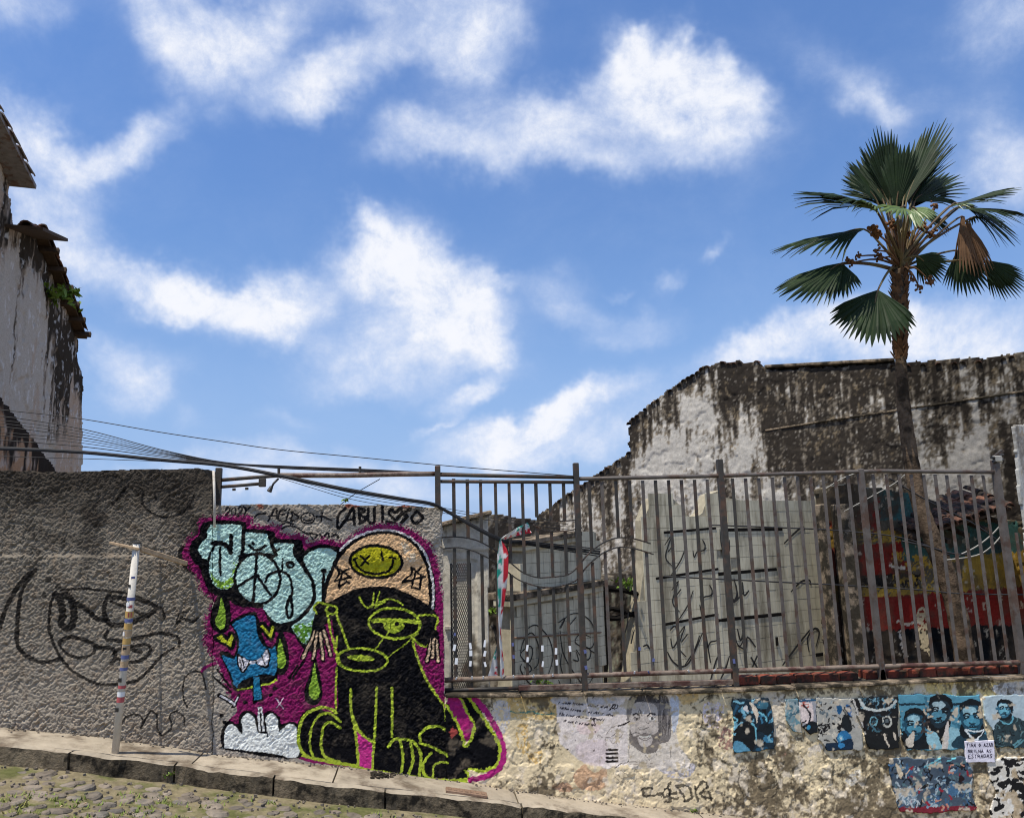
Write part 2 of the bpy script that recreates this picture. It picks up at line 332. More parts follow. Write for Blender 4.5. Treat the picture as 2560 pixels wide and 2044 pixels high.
# ------------------------------------------------------------------ vertical planes and reading the photograph
class Plane:
    def __init__(s, o, d=(1, 0)):
        s.o = np.array([o[0], o[1], 0.0]); s.d = unit([d[0], d[1], 0.0]); n = np.array([s.d[1], -s.d[0], 0.0])
        s.n = n if n@(EYE-s.o) > 0 else -n
    def P(s, u, v, off=0.0):
        r = ray(u, v); t = ((s.o + s.n*off - EYE)@s.n)/(r@s.n); return EYE + r*t
    def st(s, u, v):
        p = s.P(u, v); return np.array([(p-s.o)@s.d, p[2]])
    def at(s, x, z, off=0.0):
        x = np.asarray(x, float); z = np.asarray(z, float); off = np.asarray(off, float)
        return s.o + x[..., None]*s.d + z[..., None]*np.array([0, 0, 1.]) + np.broadcast_to(off, x.shape)[..., None]*s.n
WALL = Plane((0, 0))
CR = dict(m=(440, 1220, .4533), a=(480, 1240, .2208), b=(760, 1240, .2208), c=(500, 1560, .2208), d=(740, 1600, .2505), l=(0, 1150, .4647),
          t=(500, 1120, .2968), w=(1160, 1680, .3247), p=(1800, 1680, .3525), g=(1060, 1120, .3719), h=(1660, 1120, .4174), e=(500, 1240, .28757),
          q=(1380, 1720, .1577), r=(1820, 1720, .17625), s=(2180, 1720, .17625), k=(2180, 1860, .17625), f=(1440, 840, .5195), n=(2040, 1160, .337),
          j=(0, 240, .5814), y=(1900, 260, .4067), o=(1240, 1260, .279), i=(1500, 1160, .3371), v=(0, 980, .2597), z=(0, 1780, .3247), x=(0, 0, 1), V=(0, 0, 1.18763))
def px(tg, pts):
    a, b, s = CR[tg]; return np.asarray(pts, float)*s + np.array([a, b])
def smooth_pts(p, closed, k=5):
    p = np.asarray(p, float); n = len(p)
    if n < 3: return p
    out = []
    R = range(n) if closed else range(n-1)
    for i in R:
        if closed: a, b, c, d = p[(i-1) % n], p[i], p[(i+1) % n], p[(i+2) % n]
        else: a, b, c, d = p[max(i-1, 0)], p[i], p[i+1], p[min(i+2, n-1)]
        for t in np.arange(k)/k:
            out.append(.5*((2*b)+(c-a)*t+(2*a-5*b+4*c-d)*t*t+(3*b-a-3*c+d)*t**3))
    if not closed: out.append(p[-1])
    return np.array(out)
def inpoly(U, V, p):
    r = np.zeros(U.shape, bool); n = len(p)
    for i in range(n):
        x1, y1 = p[i]; x2, y2 = p[(i+1) % n]
        if y1 == y2: continue
        c = (y1 > V) != (y2 > V)
        r ^= c & (U < (x2-x1)*(V-y1)/(y2-y1)+x1)
    return r
class Paint:
    """paint and print laid on a surface; U, V say which spot of the photograph each surface vertex is"""
    def __init__(s, U, V, col, wob=1.3, seed=5, grain=.3):
        s.u0, s.v0 = U, V
        s.U = U + wob*2*(vn(U/7, V/7, seed)-.5) + wob*(vn(U/2.5, V/2.5, seed+9)-.5)
        s.V = V + wob*2*(vn(U/7, V/7, seed+1)-.5) + wob*(vn(U/2.5, V/2.5, seed+8)-.5)
        s.col = col; s.id = np.zeros(U.shape, int); s.g = vn(U/3.2, V/3.2, seed+3); s.g2 = .5*vn(U/2.6, V/2.6, seed+4)+.5*fbm(U/9, V/9, seed+6, 2); s.grain = grain
    def _sub(s, lo, hi):
        return np.nonzero((s.U > lo[0]) & (s.U < hi[0]) & (s.V > lo[1]) & (s.V < hi[1]))[0]
    def _put(s, i, c, id, a):
        c = lin(c)*(0.66+.62*s.g2[i])[:, None]
        s.col[i] = s.col[i]*(1-a) + c*a
        if id is not None: s.id[i] = id
    def poly(s, tg, pts, c, id=None, sm=True, a=1.0, cover=None):
        p = px(tg, pts)
        if sm: p = smooth_pts(p, True)
        i = s._sub(p.min(0)-1, p.max(0)+1)
        if len(i) == 0: return s
        k = inpoly(s.U[i], s.V[i], p); i = i[k]
        if cover is not None: i = i[vn(s.u0[i]/4, s.v0[i]/4, 77)*.6+vn(s.u0[i]/11, s.v0[i]/11, 78)*.4 < cover]
        s._put(i, c, id, a); return s
    def stroke(s, tg, pts, w, c, id=None, sm=True, a=1.0, closed=False, cover=None):
        p = px(tg, pts); w = w*CR[tg][2]
        if sm: p = smooth_pts(p, closed)
        if closed: p = np.vstack([p, p[:1]])
        i = s._sub(p.min(0)-w, p.max(0)+w)
        if len(i) == 0: return s
        d = np.full(len(i), 1e9); x = s.U[i]; y = s.V[i]
        for (x1, y1), (x2, y2) in zip(p[:-1], p[1:]):
            L = (x2-x1)**2+(y2-y1)**2+1e-9; t = np.clip(((x-x1)*(x2-x1)+(y-y1)*(y2-y1))/L, 0, 1)
            d = np.minimum(d, (x-x1-t*(x2-x1))**2+(y-y1-t*(y2-y1))**2)
        k = np.sqrt(d) < w/2*(1-s.grain/2+s.grain*s.g[i])
        if cover is not None: k &= vn(s.u0[i]/2.2, s.v0[i]/2.2, 79)*.7+vn(s.u0[i]/8, s.v0[i]/8, 80)*.3 < cover*(1-.55*np.sqrt(d)/(w/2))
        s._put(i[k], c, id, a); return s
    def strokes(s, tg, L, w, c, id=None, **k):
        for p in L: s.stroke(tg, p, w, c, id, **k)
        return s
    def ell(s, tg, cx, cy, rx, ry, c, id=None, rot=0, w=None, a=1.0, arc=(0, 360)):
        t = np.radians(np.linspace(arc[0], arc[1], 33)); r = radians(rot)
        q = np.c_[cx+rx*np.cos(t)*cos(r)-ry*np.sin(t)*sin(r), cy+rx*np.cos(t)*sin(r)+ry*np.sin(t)*cos(r)]
        if w is None: return s.poly(tg, q[:-1], c, id, sm=False, a=a)
        return s.stroke(tg, q, w, c, id, sm=False, a=a)

def grid_wall(plane, poly_px, step, parent, name, mat, relief, paint, thick=.2, rag=.012, names=None, lab=None, ragseed=3, off0=0.0, poly_st=None):
    """relief surface cut to an outline on a vertical plane; faces are sorted into objects by what is painted on them"""
    ps = np.array([plane.st(*q) for q in poly_px]) if poly_st is None else np.asarray(poly_st, float)
    lo, hi = ps.min(0)-.03, ps.max(0)+.03
    xs = np.arange(lo[0], hi[0]+step, step); zs = np.arange(lo[1], hi[1]+step, step)
    X, Z = np.meshgrid(xs, zs); nx, nz = len(xs), len(zs); X = X.ravel(); Z = Z.ravel()
    jx = rag*2*(fbm(X*14, Z*14, ragseed, 3)-.5); jz = rag*2*(fbm(X*14, Z*14, ragseed+20, 3)-.5)
    ins = inpoly(X+jx, Z+jz, ps).reshape(nz, nx)
    cell = ins[:-1, :-1] & ins[1:, :-1] & ins[:-1, 1:] & ins[1:, 1:]
    I = np.arange(nx*nz).reshape(nz, nx)
    F = np.stack([I[:-1, :-1], I[:-1, 1:], I[1:, 1:], I[1:, :-1]], -1)[cell]
    used = np.unique(F); mp = np.full(nx*nz, -1); mp[used] = np.arange(len(used)); F = mp[F]
    x, z = X[used], Z[used]
    U, V = proj(plane.at(x, z))
    col, ids = paint(x, z, U, V)
    h = relief(x, z, U, V) + off0
    P = plane.at(x, z, h)
    # skirt over the rim, going back into the wall
    E = np.concatenate([F[:, [0, 1]], F[:, [1, 2]], F[:, [2, 3]], F[:, [3, 0]]]); key = np.sort(E, 1)
    kk = key[:, 0].astype(np.int64)*len(used)+key[:, 1]; _, inv, cnt = np.unique(kk, return_inverse=True, return_counts=True)
    B = E[cnt[inv] == 1]; bv = np.unique(B); bm = np.full(len(used), -1); bm[bv] = np.arange(len(bv))+len(used)
    back = plane.at(x[bv], z[bv], off0-thick)
    skirt = np.stack([B[:, 1], B[:, 0], bm[B[:, 0]], bm[B[:, 1]]], 1)
    P = np.vstack([P, back]); col = np.vstack([col, col[bv]]); ids = np.concatenate([ids, np.zeros(len(bv), int)])
    fid = np.concatenate([np.max(np.stack([ids[F[:, 0]], ids[F[:, 2]]]), 0) if False else ids[F[:, 0]], np.zeros(len(skirt), int)])
    FA = np.vstack([F, skirt])
    if plane.d[0]*plane.n[1]-plane.d[1]*plane.n[0] > 0: FA = FA[:, ::-1]
    out = {}
    order = sorted(set(fid.tolist()))
    for k in order:
        f = FA[fid == k]; uq = np.unique(f); m2 = np.full(len(P), -1); m2[uq] = np.arange(len(uq))
        nm, par = (name, parent) if (names is None or k == 0) else names[k]
        if isinstance(par, int): par = out[par]
        out[k] = mesh_np(nm, P[uq], m2[f], mat, par, smooth=True, col=col[uq])
        if lab and k in lab: out[k]['label'] = lab[k]
    # plain back so that the wall is solid
    if thick > .05:
        bb = [plane.at(np.array(q[0]), np.array(q[1]), off0-thick+.004) for q in ps]
        mbk = MB(); mbk.add(bb, [tuple(range(len(bb)))]); bk = mbk.build('back_face', M['grout'], parent)
    return out

# ------------------------------------------------------------------ prints and drawings found on the low wall
def face_print(p, tg, cx, cy, w, h, tones, tilt=0, shirt=None, idn=None):
    d, md, mid, li = tones
    r = radians(tilt); R = lambda pts: [(cx+(a*w)*cos(r)-(b*h)*sin(r), cy+(a*w)*sin(r)+(b*h)*cos(r)) for a, b in pts]
    p.poly(tg, R([(-.55, .9), (-.42, .3), (.42, .3), (.5, .9), (.2, 1.2), (-.2, 1.2)]), d)
    p.poly(tg, R([(-.5, -.2), (-.42, -.75), (0, -1.02), (.42, -.75), (.5, -.2), (.42, .4), (.2, .85), (0, .95), (-.2, .85), (-.42, .4)]), md)
    p.poly(tg, R([(-.52, -.25), (-.46, -.8), (0, -1.06), (.46, -.8), (.54, -.25), (.40, -.45), (.2, -.66), (-.2, -.66), (-.42, -.45)]), d)
    p.poly(tg, R([(-.36, -.45), (-.05, -.62), (.2, -.5), (.12, -.2), (-.25, -.15)]), li, a=.85); p.poly(tg, R([(-.36, .15), (-.1, .05), (-.08, .4), (-.28, .45)]), mid); p.poly(tg, R([(.1, .1), (.32, .12), (.25, .42), (.08, .4)]), mid)
    for s in (-1, 1):
        p.ell(tg, *R([(.23*s, -.04)])[0], .13*w, .07*h, d, rot=tilt); p.ell(tg, *R([(.23*s, -.06)])[0], .05*w, .03*h, li, rot=tilt); p.stroke(tg, R([(.08*s, -.2), (.24*s, -.24), (.38*s, -.17)]), .07*w, d)
    p.poly(tg, R([(-.06, -.1), (.06, -.1), (.13, .3), (0, .36), (-.13, .3)]), mid); p.ell(tg, *R([(0, .34)])[0], .14*w, .05*h, d); p.ell(tg, *R([(0, .57)])[0], .2*w, .07*h, mid); p.stroke(tg, R([(-.2, .56), (0, .54), (.2, .56)]), .05*w, d)
    for s in (-1, 1): p.ell(tg, *R([(.53*s, .02)])[0], .07*w, .14*h, md)
BLUE = ((16, 24, 30), (32, 74, 94), (80, 146, 170), (158, 200, 212))
def poster(name, label, tg, pts, base, draw, cat='poster', wear=.12, step=.0052, off=.002, rag=.016, wob=1.5, group=None, spot=(196, 184, 164)):
    P = px(tg, pts); ps = np.array([WALL.st(*q) for q in P]); c = ps.mean(0)
    t = thing(name, (c[0], -off, c[1]), label, cat, group)
    def pf(x, z, U, V):
        col = np.repeat(lin(base)[None], len(x), 0)*(.88+.24*fbm(x*20, z*20, 301, 3)[:, None]); p = Paint(U, V, col, wob=wob, seed=25, grain=.3)
        draw(p, tg)
        n = fbm(x*13, z*13, 305, 4, .6); k = sstep(.5+.5*(.5-wear)-.10, .5+.5*(.5-wear)-.02, n)[:, None]*.9; p.col[:] = p.col*(1-k)+lin(spot)*k*(.6+.7*fbm(x*40, z*40, 309, 3)[:, None])
        return p.col, np.zeros(len(x), int)
    rel = lambda x, z, U, V: .004*(1-np.abs(2*fbm(x*5, z*3.5, 317, 3)-1))+.003*fbm(x*9, z*9, 311, 3)+.002*fbm(x*30, z*30, 313, 2)
    grid_wall(WALL, P, step, t, 'sheet', M['paper'], rel, pf, thick=.012, rag=rag, off0=off, ragseed=hash(len(label)) % 50+3)
    return t
def d_poem(p, tg):
    p.poly('q', [(80, 130), (920, 110), (930, 240), (90, 260)], (186, 186, 194), a=.8); p.poly('q', [(420, 560), (760, 540), (700, 720), (450, 720)], (226, 200, 196), a=.6); p.poly('q', [(390, 900), (850, 820), (840, 1200), (500, 1180)], (216, 198, 200), a=.6)
    rs = random.Random(4); bl = (58, 54, 60)
    for (x0, y0, x1, y1, brk) in ((110, 225, 500, 262, ()), (580, 275, 910, 305, ()), (130, 315, 1010, 440, (250, 520, 640, 740)), (130, 410, 830, 512, (200, 500)), (190, 520, 690, 600, (330, 470))):
        x = x0
        while x < x1-20:
            y = y0+(y1-y0)*(x-x0)/(x1-x0); w = rs.uniform(16, 34); q = [(x, y+10)]
            for k in range(rs.choice((2, 3, 3))): q.append((x+w*(k+1)/3, y+rs.uniform(-18, 12)))
            p.stroke('q', q, 17, bl, a=.95)
            x += w+6+(26 if any(abs(x-b) < 22 for b in brk) or rs.random() < .16 else 0)
    p.strokes('q', [[(915, 350), (985, 260)], [(960, 250), (1040, 270), (1020, 320), (950, 310)], [(990, 330), (1000, 270)]], 16, (44, 40, 44))
    p.strokes('q', [[(590, 520), (680, 480), (720, 510)], [(590, 560), (690, 590)], [(660, 500), (690, 570)]], 20, (50, 40, 46))
    p.strokes('q', [[(240, 100), (260, 170)], [(565, 110), (560, 230)], [(650, 160), (700, 100)], [(800, 100), (820, 150)]], 16, (60, 56, 54), a=.8)
    for y in (975, 1035, 1100, 1155): p.stroke('q', [(870, y+4), (1040, y)], 36, (40, 36, 36), sm=False)
    p.strokes('q', [[(860, 740), (930, 640), (1060, 590)], [(850, 780), (960, 760), (1020, 700), (1100, 640)], [(860, 900), (850, 800)], [(1040, 900), (1030, 820), (1090, 770), (1130, 720)], [(930, 830), (980, 880), (1030, 830)], [(720, 790), (750, 740), (800, 780)]], 9, (110, 100, 94), a=.9)
    p.stroke('q', [(1060, 602), (1240, 525)], 24, (40, 34, 36)); p.stroke('q', [(1010, 1250), (1090, 1200), (1170, 1190), (1220, 1140)], 12, (80, 74, 70))
    for q in ((670, 990, 16), (250, 970, 13), (375, 825, 12), (690, 690, 10)): p.ell('q', q[0], q[1], q[2], q[2], (50, 44, 46))
def d_portrait(p, tg):
    p.poly('q', [(1880, 160), (2000, 130), (2010, 500), (1930, 700), (1900, 400)], (196, 204, 218), a=.9)
    hair = (112, 106, 104); dk = (66, 62, 62)
    p.poly('q', [(1230, 160), (1340, 90), (1560, 70), (1760, 90), (1850, 170), (1880, 400), (1900, 640), (1860, 830), (1700, 860), (1690, 640), (1660, 300), (1500, 230), (1330, 240), (1250, 420), (1190, 520), (1195, 300)], hair, a=.9)
    p.poly('q', [(1240, 160), (1340, 95), (1560, 72), (1760, 92), (1860, 220), (1700, 240), (1500, 210), (1320, 230)], dk, a=.8)
    rs = random.Random(9)
    for k in range(26):
        x = rs.uniform(1690, 1890); y = rs.uniform(230, 500); p.stroke('q', [(x, y), (x+rs.uniform(-20, 30), y+150), (x+rs.uniform(-30, 30), y+rs.uniform(220, 380))], 9, rs.choice((dk, (160, 152, 148), (84, 78, 78))), a=.8)
    for k in range(24):
        x = rs.uniform(1240, 1800); p.stroke('q', [(x, rs.uniform(90, 140)), (x+rs.uniform(-50, 50), rs.uniform(180, 240))], 9, rs.choice((dk, (140, 134, 130))), a=.8)
    for k in range(10):
        x = rs.uniform(1200, 1260); p.stroke('q', [(x, 240), (x-10, 350), (x+rs.uniform(-10, 30), 520)], 8, rs.choice((dk, (150, 144, 140))), a=.7)
    p.poly('q', [(1310, 240), (1500, 225), (1660, 290), (1690, 560), (1680, 760), (1600, 900), (1450, 960), (1320, 880), (1250, 740), (1240, 600), (1260, 420)], (190, 180, 172), a=.95)
    p.poly('q', [(1240, 640), (1290, 760), (1400, 730), (1480, 700), (1590, 740), (1690, 700), (1720, 850), (1660, 1000), (1530, 1040), (1420, 1010), (1300, 920), (1230, 860)], (104, 96, 92), a=.85)
    p.poly('q', [(1370, 770), (1480, 800), (1590, 770), (1580, 880), (1500, 930), (1400, 900)], (196, 186, 178), a=.95)
    p.strokes('q', [[(1290, 420), (1340, 400), (1380, 430)], [(1520, 440), (1570, 400), (1640, 410)]], 26, dk); p.strokes('q', [[(1400, 330), (1420, 440)], [(1380, 360), (1390, 470)]], 16, dk, a=.8)
    p.ell('q', 1590, 480, 52, 28, (224, 220, 214)); p.ell('q', 1590, 480, 18, 18, dk); p.ell('q', 1350, 490, 48, 24, (150, 142, 138)); p.ell('q', 1350, 490, 18, 16, dk); p.ell('q', 1455, 390, 12, 20, (228, 224, 220))
    p.strokes('q', [[(1560, 450), (1640, 470)], [(1300, 470), (1400, 470)], [(1380, 640), (1430, 660), (1480, 640), (1540, 620)], [(1390, 790), (1480, 830), (1580, 780)], [(1250, 740), (1330, 700), (1400, 720)], [(1500, 540), (1540, 560)]], 12, dk, a=.85)
    p.stroke('q', [(1400, 760), (1480, 775), (1570, 755)], 22, (206, 202, 192)); p.strokes('q', [[(1730, 880), (1760, 840), (1820, 880), (1830, 910)], [(1640, 980), (1660, 1060)], [(1880, 980), (1895, 1100)], [(1220, 1160), (1590, 1195)], [(1230, 1200), (1580, 1240)], [(1480, 1060), (1560, 1150)], [(1230, 900), (1220, 1120)]], 10, (120, 108, 100), a=.85)
def scatter_strokes(p, tg, box, n, cols, w, seed, ln=60):
    rs = random.Random(seed)
    for k in range(n):
        x = rs.uniform(box[0], box[2]); y = rs.uniform(box[1], box[3]); a = rs.uniform(0, 6.28); q = [(x, y)]
        for j in range(3): a += rs.uniform(-.9, .9); q.append((q[-1][0]+ln/3*cos(a), q[-1][1]+ln/3*sin(a)))
        p.stroke(tg, q, w*rs.uniform(.6, 1.4), rs.choice(cols))
DB = [(20, 26, 32), (34, 78, 104), (60, 120, 152), (22, 40, 54), (120, 176, 196), (16, 18, 22)]
def d_blue1(p, tg):
    scatter_strokes(p, 'r', (50, 150, 640, 900), 60, DB, 34, 1, 130)
    p.poly('r', [(90, 700), (150, 560), (220, 480), (330, 480), (400, 700), (330, 880), (200, 780)], (20, 24, 28)); p.ell('r', 302, 405, 56, 62, (24, 44, 56)); p.poly('r', [(80, 760), (160, 740), (300, 860), (290, 890), (90, 890)], (92, 150, 178)); p.ell('r', 550, 570, 75, 85, (20, 30, 36)); p.ell('r', 480, 560, 60, 60, (24, 32, 38))
    p.poly('r', [(290, 190), (420, 300), (400, 490), (380, 400)], (222, 208, 188)); p.poly('r', [(200, 290), (260, 240), (280, 330)], (216, 212, 210)); p.strokes('r', [[(330, 490), (380, 560), (400, 740)], [(440, 330), (520, 400), (550, 460)], [(60, 400), (130, 440), (70, 500)]], 22, (116, 186, 204)); p.poly('r', [(420, 180), (560, 200), (540, 280), (410, 270)], (60, 108, 128))
def d_strip(p, tg): scatter_strokes(p, 'r', (800, 150, 1010, 640), 40, [(150, 164, 166), (70, 104, 118), (96, 138, 150), (176, 178, 172)], 26, 2, 80)
def d_card(p, tg):
    p.poly('r', [(1000, 200), (1190, 190), (1210, 470), (1000, 500)], (222, 206, 202), sm=False); scatter_strokes(p, 'r', (1000, 195, 1190, 280), 9, [(184, 92, 78), (196, 120, 110)], 14, 3, 40)
    p.strokes('r', [[(1060, 230), (1120, 300), (1160, 360), (1150, 460), (1130, 520)], [(1010, 440), (1040, 490), (1100, 450)]], 26, (30, 28, 36)); p.poly('r', [(1040, 560), (1150, 470), (1260, 480), (1300, 600), (1220, 680), (1120, 640)], (20, 26, 32)); p.poly('r', [(1100, 540), (1150, 510), (1170, 560), (1120, 580)], (60, 140, 176)); p.stroke('r', [(1000, 170), (1230, 165)], 30, (34, 78, 110))
def d_leopard(p, tg):
    scatter_strokes(p, 'r', (1230, 170, 1520, 460), 24, [(30, 28, 30), (150, 158, 160), (96, 108, 114)], 20, 4, 50); scatter_strokes(p, 'r', (1250, 460, 1640, 740), 46, [(26, 24, 26), (196, 190, 176), (24, 24, 26)], 24, 5, 60)
    p.poly('r', [(1600, 420), (1700, 380), (1750, 580), (1650, 600)], (26, 32, 36)); p.ell('r', 1640, 700, 105, 105, (44, 112, 160)); p.ell('r', 1590, 700, 40, 34, (112, 176, 204)); p.ell('r', 1590, 706, 16, 14, (220, 226, 228)); p.poly('r', [(1390, 780), (1560, 760), (1740, 700), (1740, 880), (1400, 880)], (24, 44, 66)); p.ell('r', 1600, 800, 45, 40, (54, 128, 180))
    p.poly('r', [(1530, 240), (1590, 230), (1600, 330), (1550, 360)], (30, 86, 130)); p.poly('r', [(1660, 230), (1720, 240), (1760, 350), (1740, 400), (1690, 330)], (40, 96, 150)); p.strokes('r', [[(1640, 260), (1700, 370), (1760, 430)], [(1620, 300), (1680, 390), (1720, 470)]], 18, (22, 24, 28)); scatter_strokes(p, 'r', (1720, 170, 1860, 540), 20, [(34, 34, 36), (180, 178, 172)], 16, 6, 40)
def d_black(p, tg):
    scatter_strokes(p, 'p', (1000, 180, 1240, 250), 40, [(60, 92, 108), (24, 34, 42), (110, 150, 166)], 9, 7, 26); p.strokes('p', [[(985, 190), (1020, 245), (1100, 265), (1190, 250), (1240, 200)]], 20, (190, 196, 192))
    p.ell('p', 1180, 345, 30, 36, (190, 190, 180), w=14); p.ell('p', 1180, 340, 12, 14, (90, 100, 104)); p.ell('p', 1085, 345, 26, 30, (110, 160, 172), w=9); scatter_strokes(p, 'p', (1050, 290, 1240, 400), 12, [(70, 110, 124), (40, 60, 70)], 8, 8, 40); p.strokes('p', [[(1160, 440), (1190, 520)], [(1230, 430), (1240, 470)]], 14, (206, 194, 176)); p.stroke('p', [(925, 180), (965, 300), (1010, 420)], 40, (186, 182, 176)); p.strokes('p', [[(965, 190), (1010, 330), (1030, 410)]], 18, (22, 22, 24))
def d_kids(p, tg):
    p.poly('s', [(370, 210), (1480, 200), (1480, 235), (370, 240)], (24, 46, 58), sm=False); scatter_strokes(p, 's', (380, 110, 1480, 800), 34, [(70, 128, 150), (96, 156, 174), (58, 110, 132)], 40, 10, 160)
    p.poly('s', [(440, 720), (700, 640), (860, 760), (880, 850), (440, 850)], (22, 28, 32)); face_print(p, 's', 600, 520, 310, 235, BLUE, 3)
    p.poly('s', [(760, 720), (860, 560), (1100, 540), (1280, 620), (1160, 840), (860, 840)], (142, 186, 198)); face_print(p, 's', 950, 330, 320, 240, ((16, 20, 24), (30, 46, 56), (84, 138, 158), (170, 196, 204)), 6); p.poly('s', [(890, 580), (1030, 580), (980, 800), (940, 700)], (18, 22, 26)); p.poly('s', [(1070, 460), (1010, 620), (980, 850), (1060, 850), (1080, 640)], (206, 198, 190))
    p.poly('s', [(1180, 700), (1300, 640), (1600, 640), (1680, 840), (1150, 840)], (34, 62, 76)); face_print(p, 's', 1410, 410, 330, 250, BLUE, -3)
    p.strokes('s', [[(1310, 580), (1380, 660), (1450, 730), (1530, 660), (1570, 580), (1500, 610), (1390, 600), (1310, 580)]], 20, (214, 222, 224)); p.poly('s', [(470, 740), (590, 600), (580, 800), (520, 830)], (206, 196, 180)); scatter_strokes(p, 's', (700, 330, 820, 640), 14, [(70, 60, 56), (40, 40, 42), (190, 176, 156)], 26, 12, 60); scatter_strokes(p, 's', (1500, 160, 1580, 420), 10, [(206, 188, 160), (190, 170, 140)], 30, 13, 60)
def d_boy(p, tg):
    p.poly('s', [(1720, 560), (1790, 450), (1850, 390), (1990, 390), (2160, 460), (2300, 560), (2300, 850), (1740, 850)], (44, 62, 68)); scatter_strokes(p, 's', (1740, 470, 2250, 830), 50, [(34, 46, 50), (70, 96, 100), (24, 30, 34), (90, 120, 124)], 14, 14, 70); p.stroke('s', [(1800, 400), (1850, 480), (1930, 500), (1990, 440), (1990, 390)], 24, (104, 170, 188))
    face_print(p, 's', 1870, 290, 210, 130, ((20, 28, 34), (60, 112, 136), (110, 176, 196), (176, 214, 222)), 4); p.poly('s', [(1770, 200), (1800, 150), (1880, 160), (1960, 190), (1990, 280), (1980, 350), (1940, 260), (1880, 200)], (20, 26, 32)); p.strokes('s', [[(1990, 800), (2100, 720)], [(2010, 830), (2130, 740)]], 26, (92, 140, 150))
def d_crowd(p, tg):
    p.poly('k', [(200, 880), (1480, 860), (1480, 960), (300, 980)], (124, 36, 50), sm=False); scatter_strokes(p, 'k', (270, 260, 1400, 860), 190, [(60, 96, 130), (120, 150, 170), (30, 40, 52), (170, 184, 190), (44, 70, 96), (84, 112, 120), (24, 26, 30)], 26, 15, 80); scatter_strokes(p, 'k', (260, 280, 1400, 900), 26, [(150, 40, 54), (206, 176, 150), (196, 140, 120)], 24, 16, 60)
    p.strokes('k', [[(740, 310), (960, 190)], [(780, 330), (960, 240)], [(1060, 230), (1180, 190)]], 22, (104, 176, 190)); p.ell('k', 500, 740, 130, 110, (150, 168, 178), a=.6); scatter_strokes(p, 'k', (400, 640, 640, 840), 24, [(190, 200, 204), (96, 124, 142)], 14, 17, 100); p.ell('k', 1140, 640, 70, 90, (70, 108, 140)); p.ell('k', 1260, 480, 40, 40, (40, 22, 26)); p.poly('k', [(320, 260), (400, 340), (430, 420), (390, 470), (350, 380)], (214, 198, 172))
def d_bw(p, tg):
    rs = random.Random(21); scatter_strokes(p, 'k', (1680, 200, 2280, 1040), 70, [(22, 22, 24), (26, 26, 28), (226, 222, 214)], 44, 18, 110)
    p.strokes('k', [[(1840, 200), (1920, 230), (1950, 270)], [(2040, 230), (2120, 200), (2200, 210)], [(1980, 400), (2040, 390)]], 40, (22, 22, 24)); p.poly('k', [(2000, 530), (2200, 560), (2300, 700), (2200, 780), (2060, 640), (1930, 660), (1960, 610)], (20, 20, 22))
def d_notice(p, tg):
    G = {'T': [[(0, 0), (1, 0)], [(.5, 0), (.5, 1)]], 'I': [[(.5, 0), (.5, 1)]], 'R': [[(0, 1), (0, 0), (.9, .1), (.8, .5), (0, .5)], [(.3, .5), (1, 1)]], 'A': [[(0, 1), (.5, 0), (1, 1)], [(.2, .62), (.8, .62)]], 'O': [[(.5, 0), (0, .5), (.5, 1), (1, .5), (.5, 0)]], 'Z': [[(0, 0), (1, 0), (0, 1), (1, 1)]], 'B': [[(0, 0), (0, 1), (.9, .85), (.8, .5), (0, .48), (.8, .4), (.8, .05), (0, 0)]], 'L': [[(0, 0), (0, 1), (.9, 1)]], 'H': [[(0, 0), (0, 1)], [(1, 0), (1, 1)], [(0, .5), (1, .5)]], 'S': [[(1, .05), (.3, 0), (.05, .25), (.9, .7), (.6, 1), (0, .92)]], 'E': [[(.9, 0), (0, 0), (0, 1), (.9, 1)], [(0, .5), (.7, .5)]], 'D': [[(0, 0), (0, 1), (.7, .85), (1, .5), (.7, .12), (0, 0)]]}
    for txt, x0, y0, cw, h in (('TIRA O AZAR', 1325, 778, 34.5, 46), ('BRILHA AS', 1345, 866, 37.5, 42), ('ESTRADAS', 1352, 932, 43, 48)):
        for i, ch in enumerate(txt):
            for st in G.get(ch, []): p.stroke('s', [(x0+i*cw+a*cw*.66, y0+b*h-i*1.0) for a, b in st], 10.5, (46, 42, 66), sm=False)

# ================================================================== LIE OF THE LAND
FOOT = np.array([WALL.st(u, v) for u, v in ((-420, 1762), (0, 1814), (279, 1842), (465, 1872), (560, 1886), (893, 1918), (1174, 1955), (1400, 1990), (1860, 2040), (2300, 2088), (2700, 2130))])
_e = (FOOT[-1]-FOOT[-3])/(FOOT[-1]-FOOT[-3])[0]; _s = (FOOT[2]-FOOT[0])/(FOOT[2]-FOOT[0])[0]
FX = np.concatenate([[FOOT[0, 0]-60, FOOT[0, 0]-10], FOOT[:, 0], [FOOT[-1, 0]+10, FOOT[-1, 0]+60]])
FZ = np.concatenate([[FOOT[0, 1]-_s[1]*10, FOOT[0, 1]-_s[1]*10], FOOT[:, 1], [FOOT[-1, 1]+_e[1]*10, FOOT[-1, 1]+_e[1]*10]])
def foot(x): return np.interp(x, FX, FZ)
def on_walk(u, v, dz=0.0):
    r = ray(u, v); t = np.linspace(2, 14, 6000); Q = EYE + r*t[:, None]
    k = np.argmin(np.abs(Q[:, 2]-foot(Q[:, 0])-dz)); return Q[k]
KP = np.array([on_walk(u, v)[:2] for u, v in ((-330, 1832), (0, 1862), (282, 1893), (455, 1911), (617, 1933), (825, 1961), (1160, 1996), (1485, 2031), (1700, 2056))])
def kerb_y(x): return np.interp(x, KP[:, 0], KP[:, 1])
KH = 0.105
def road_z(x, y): return foot(x) - KH - 0.012*np.minimum(kerb_y(x)-y, 6)

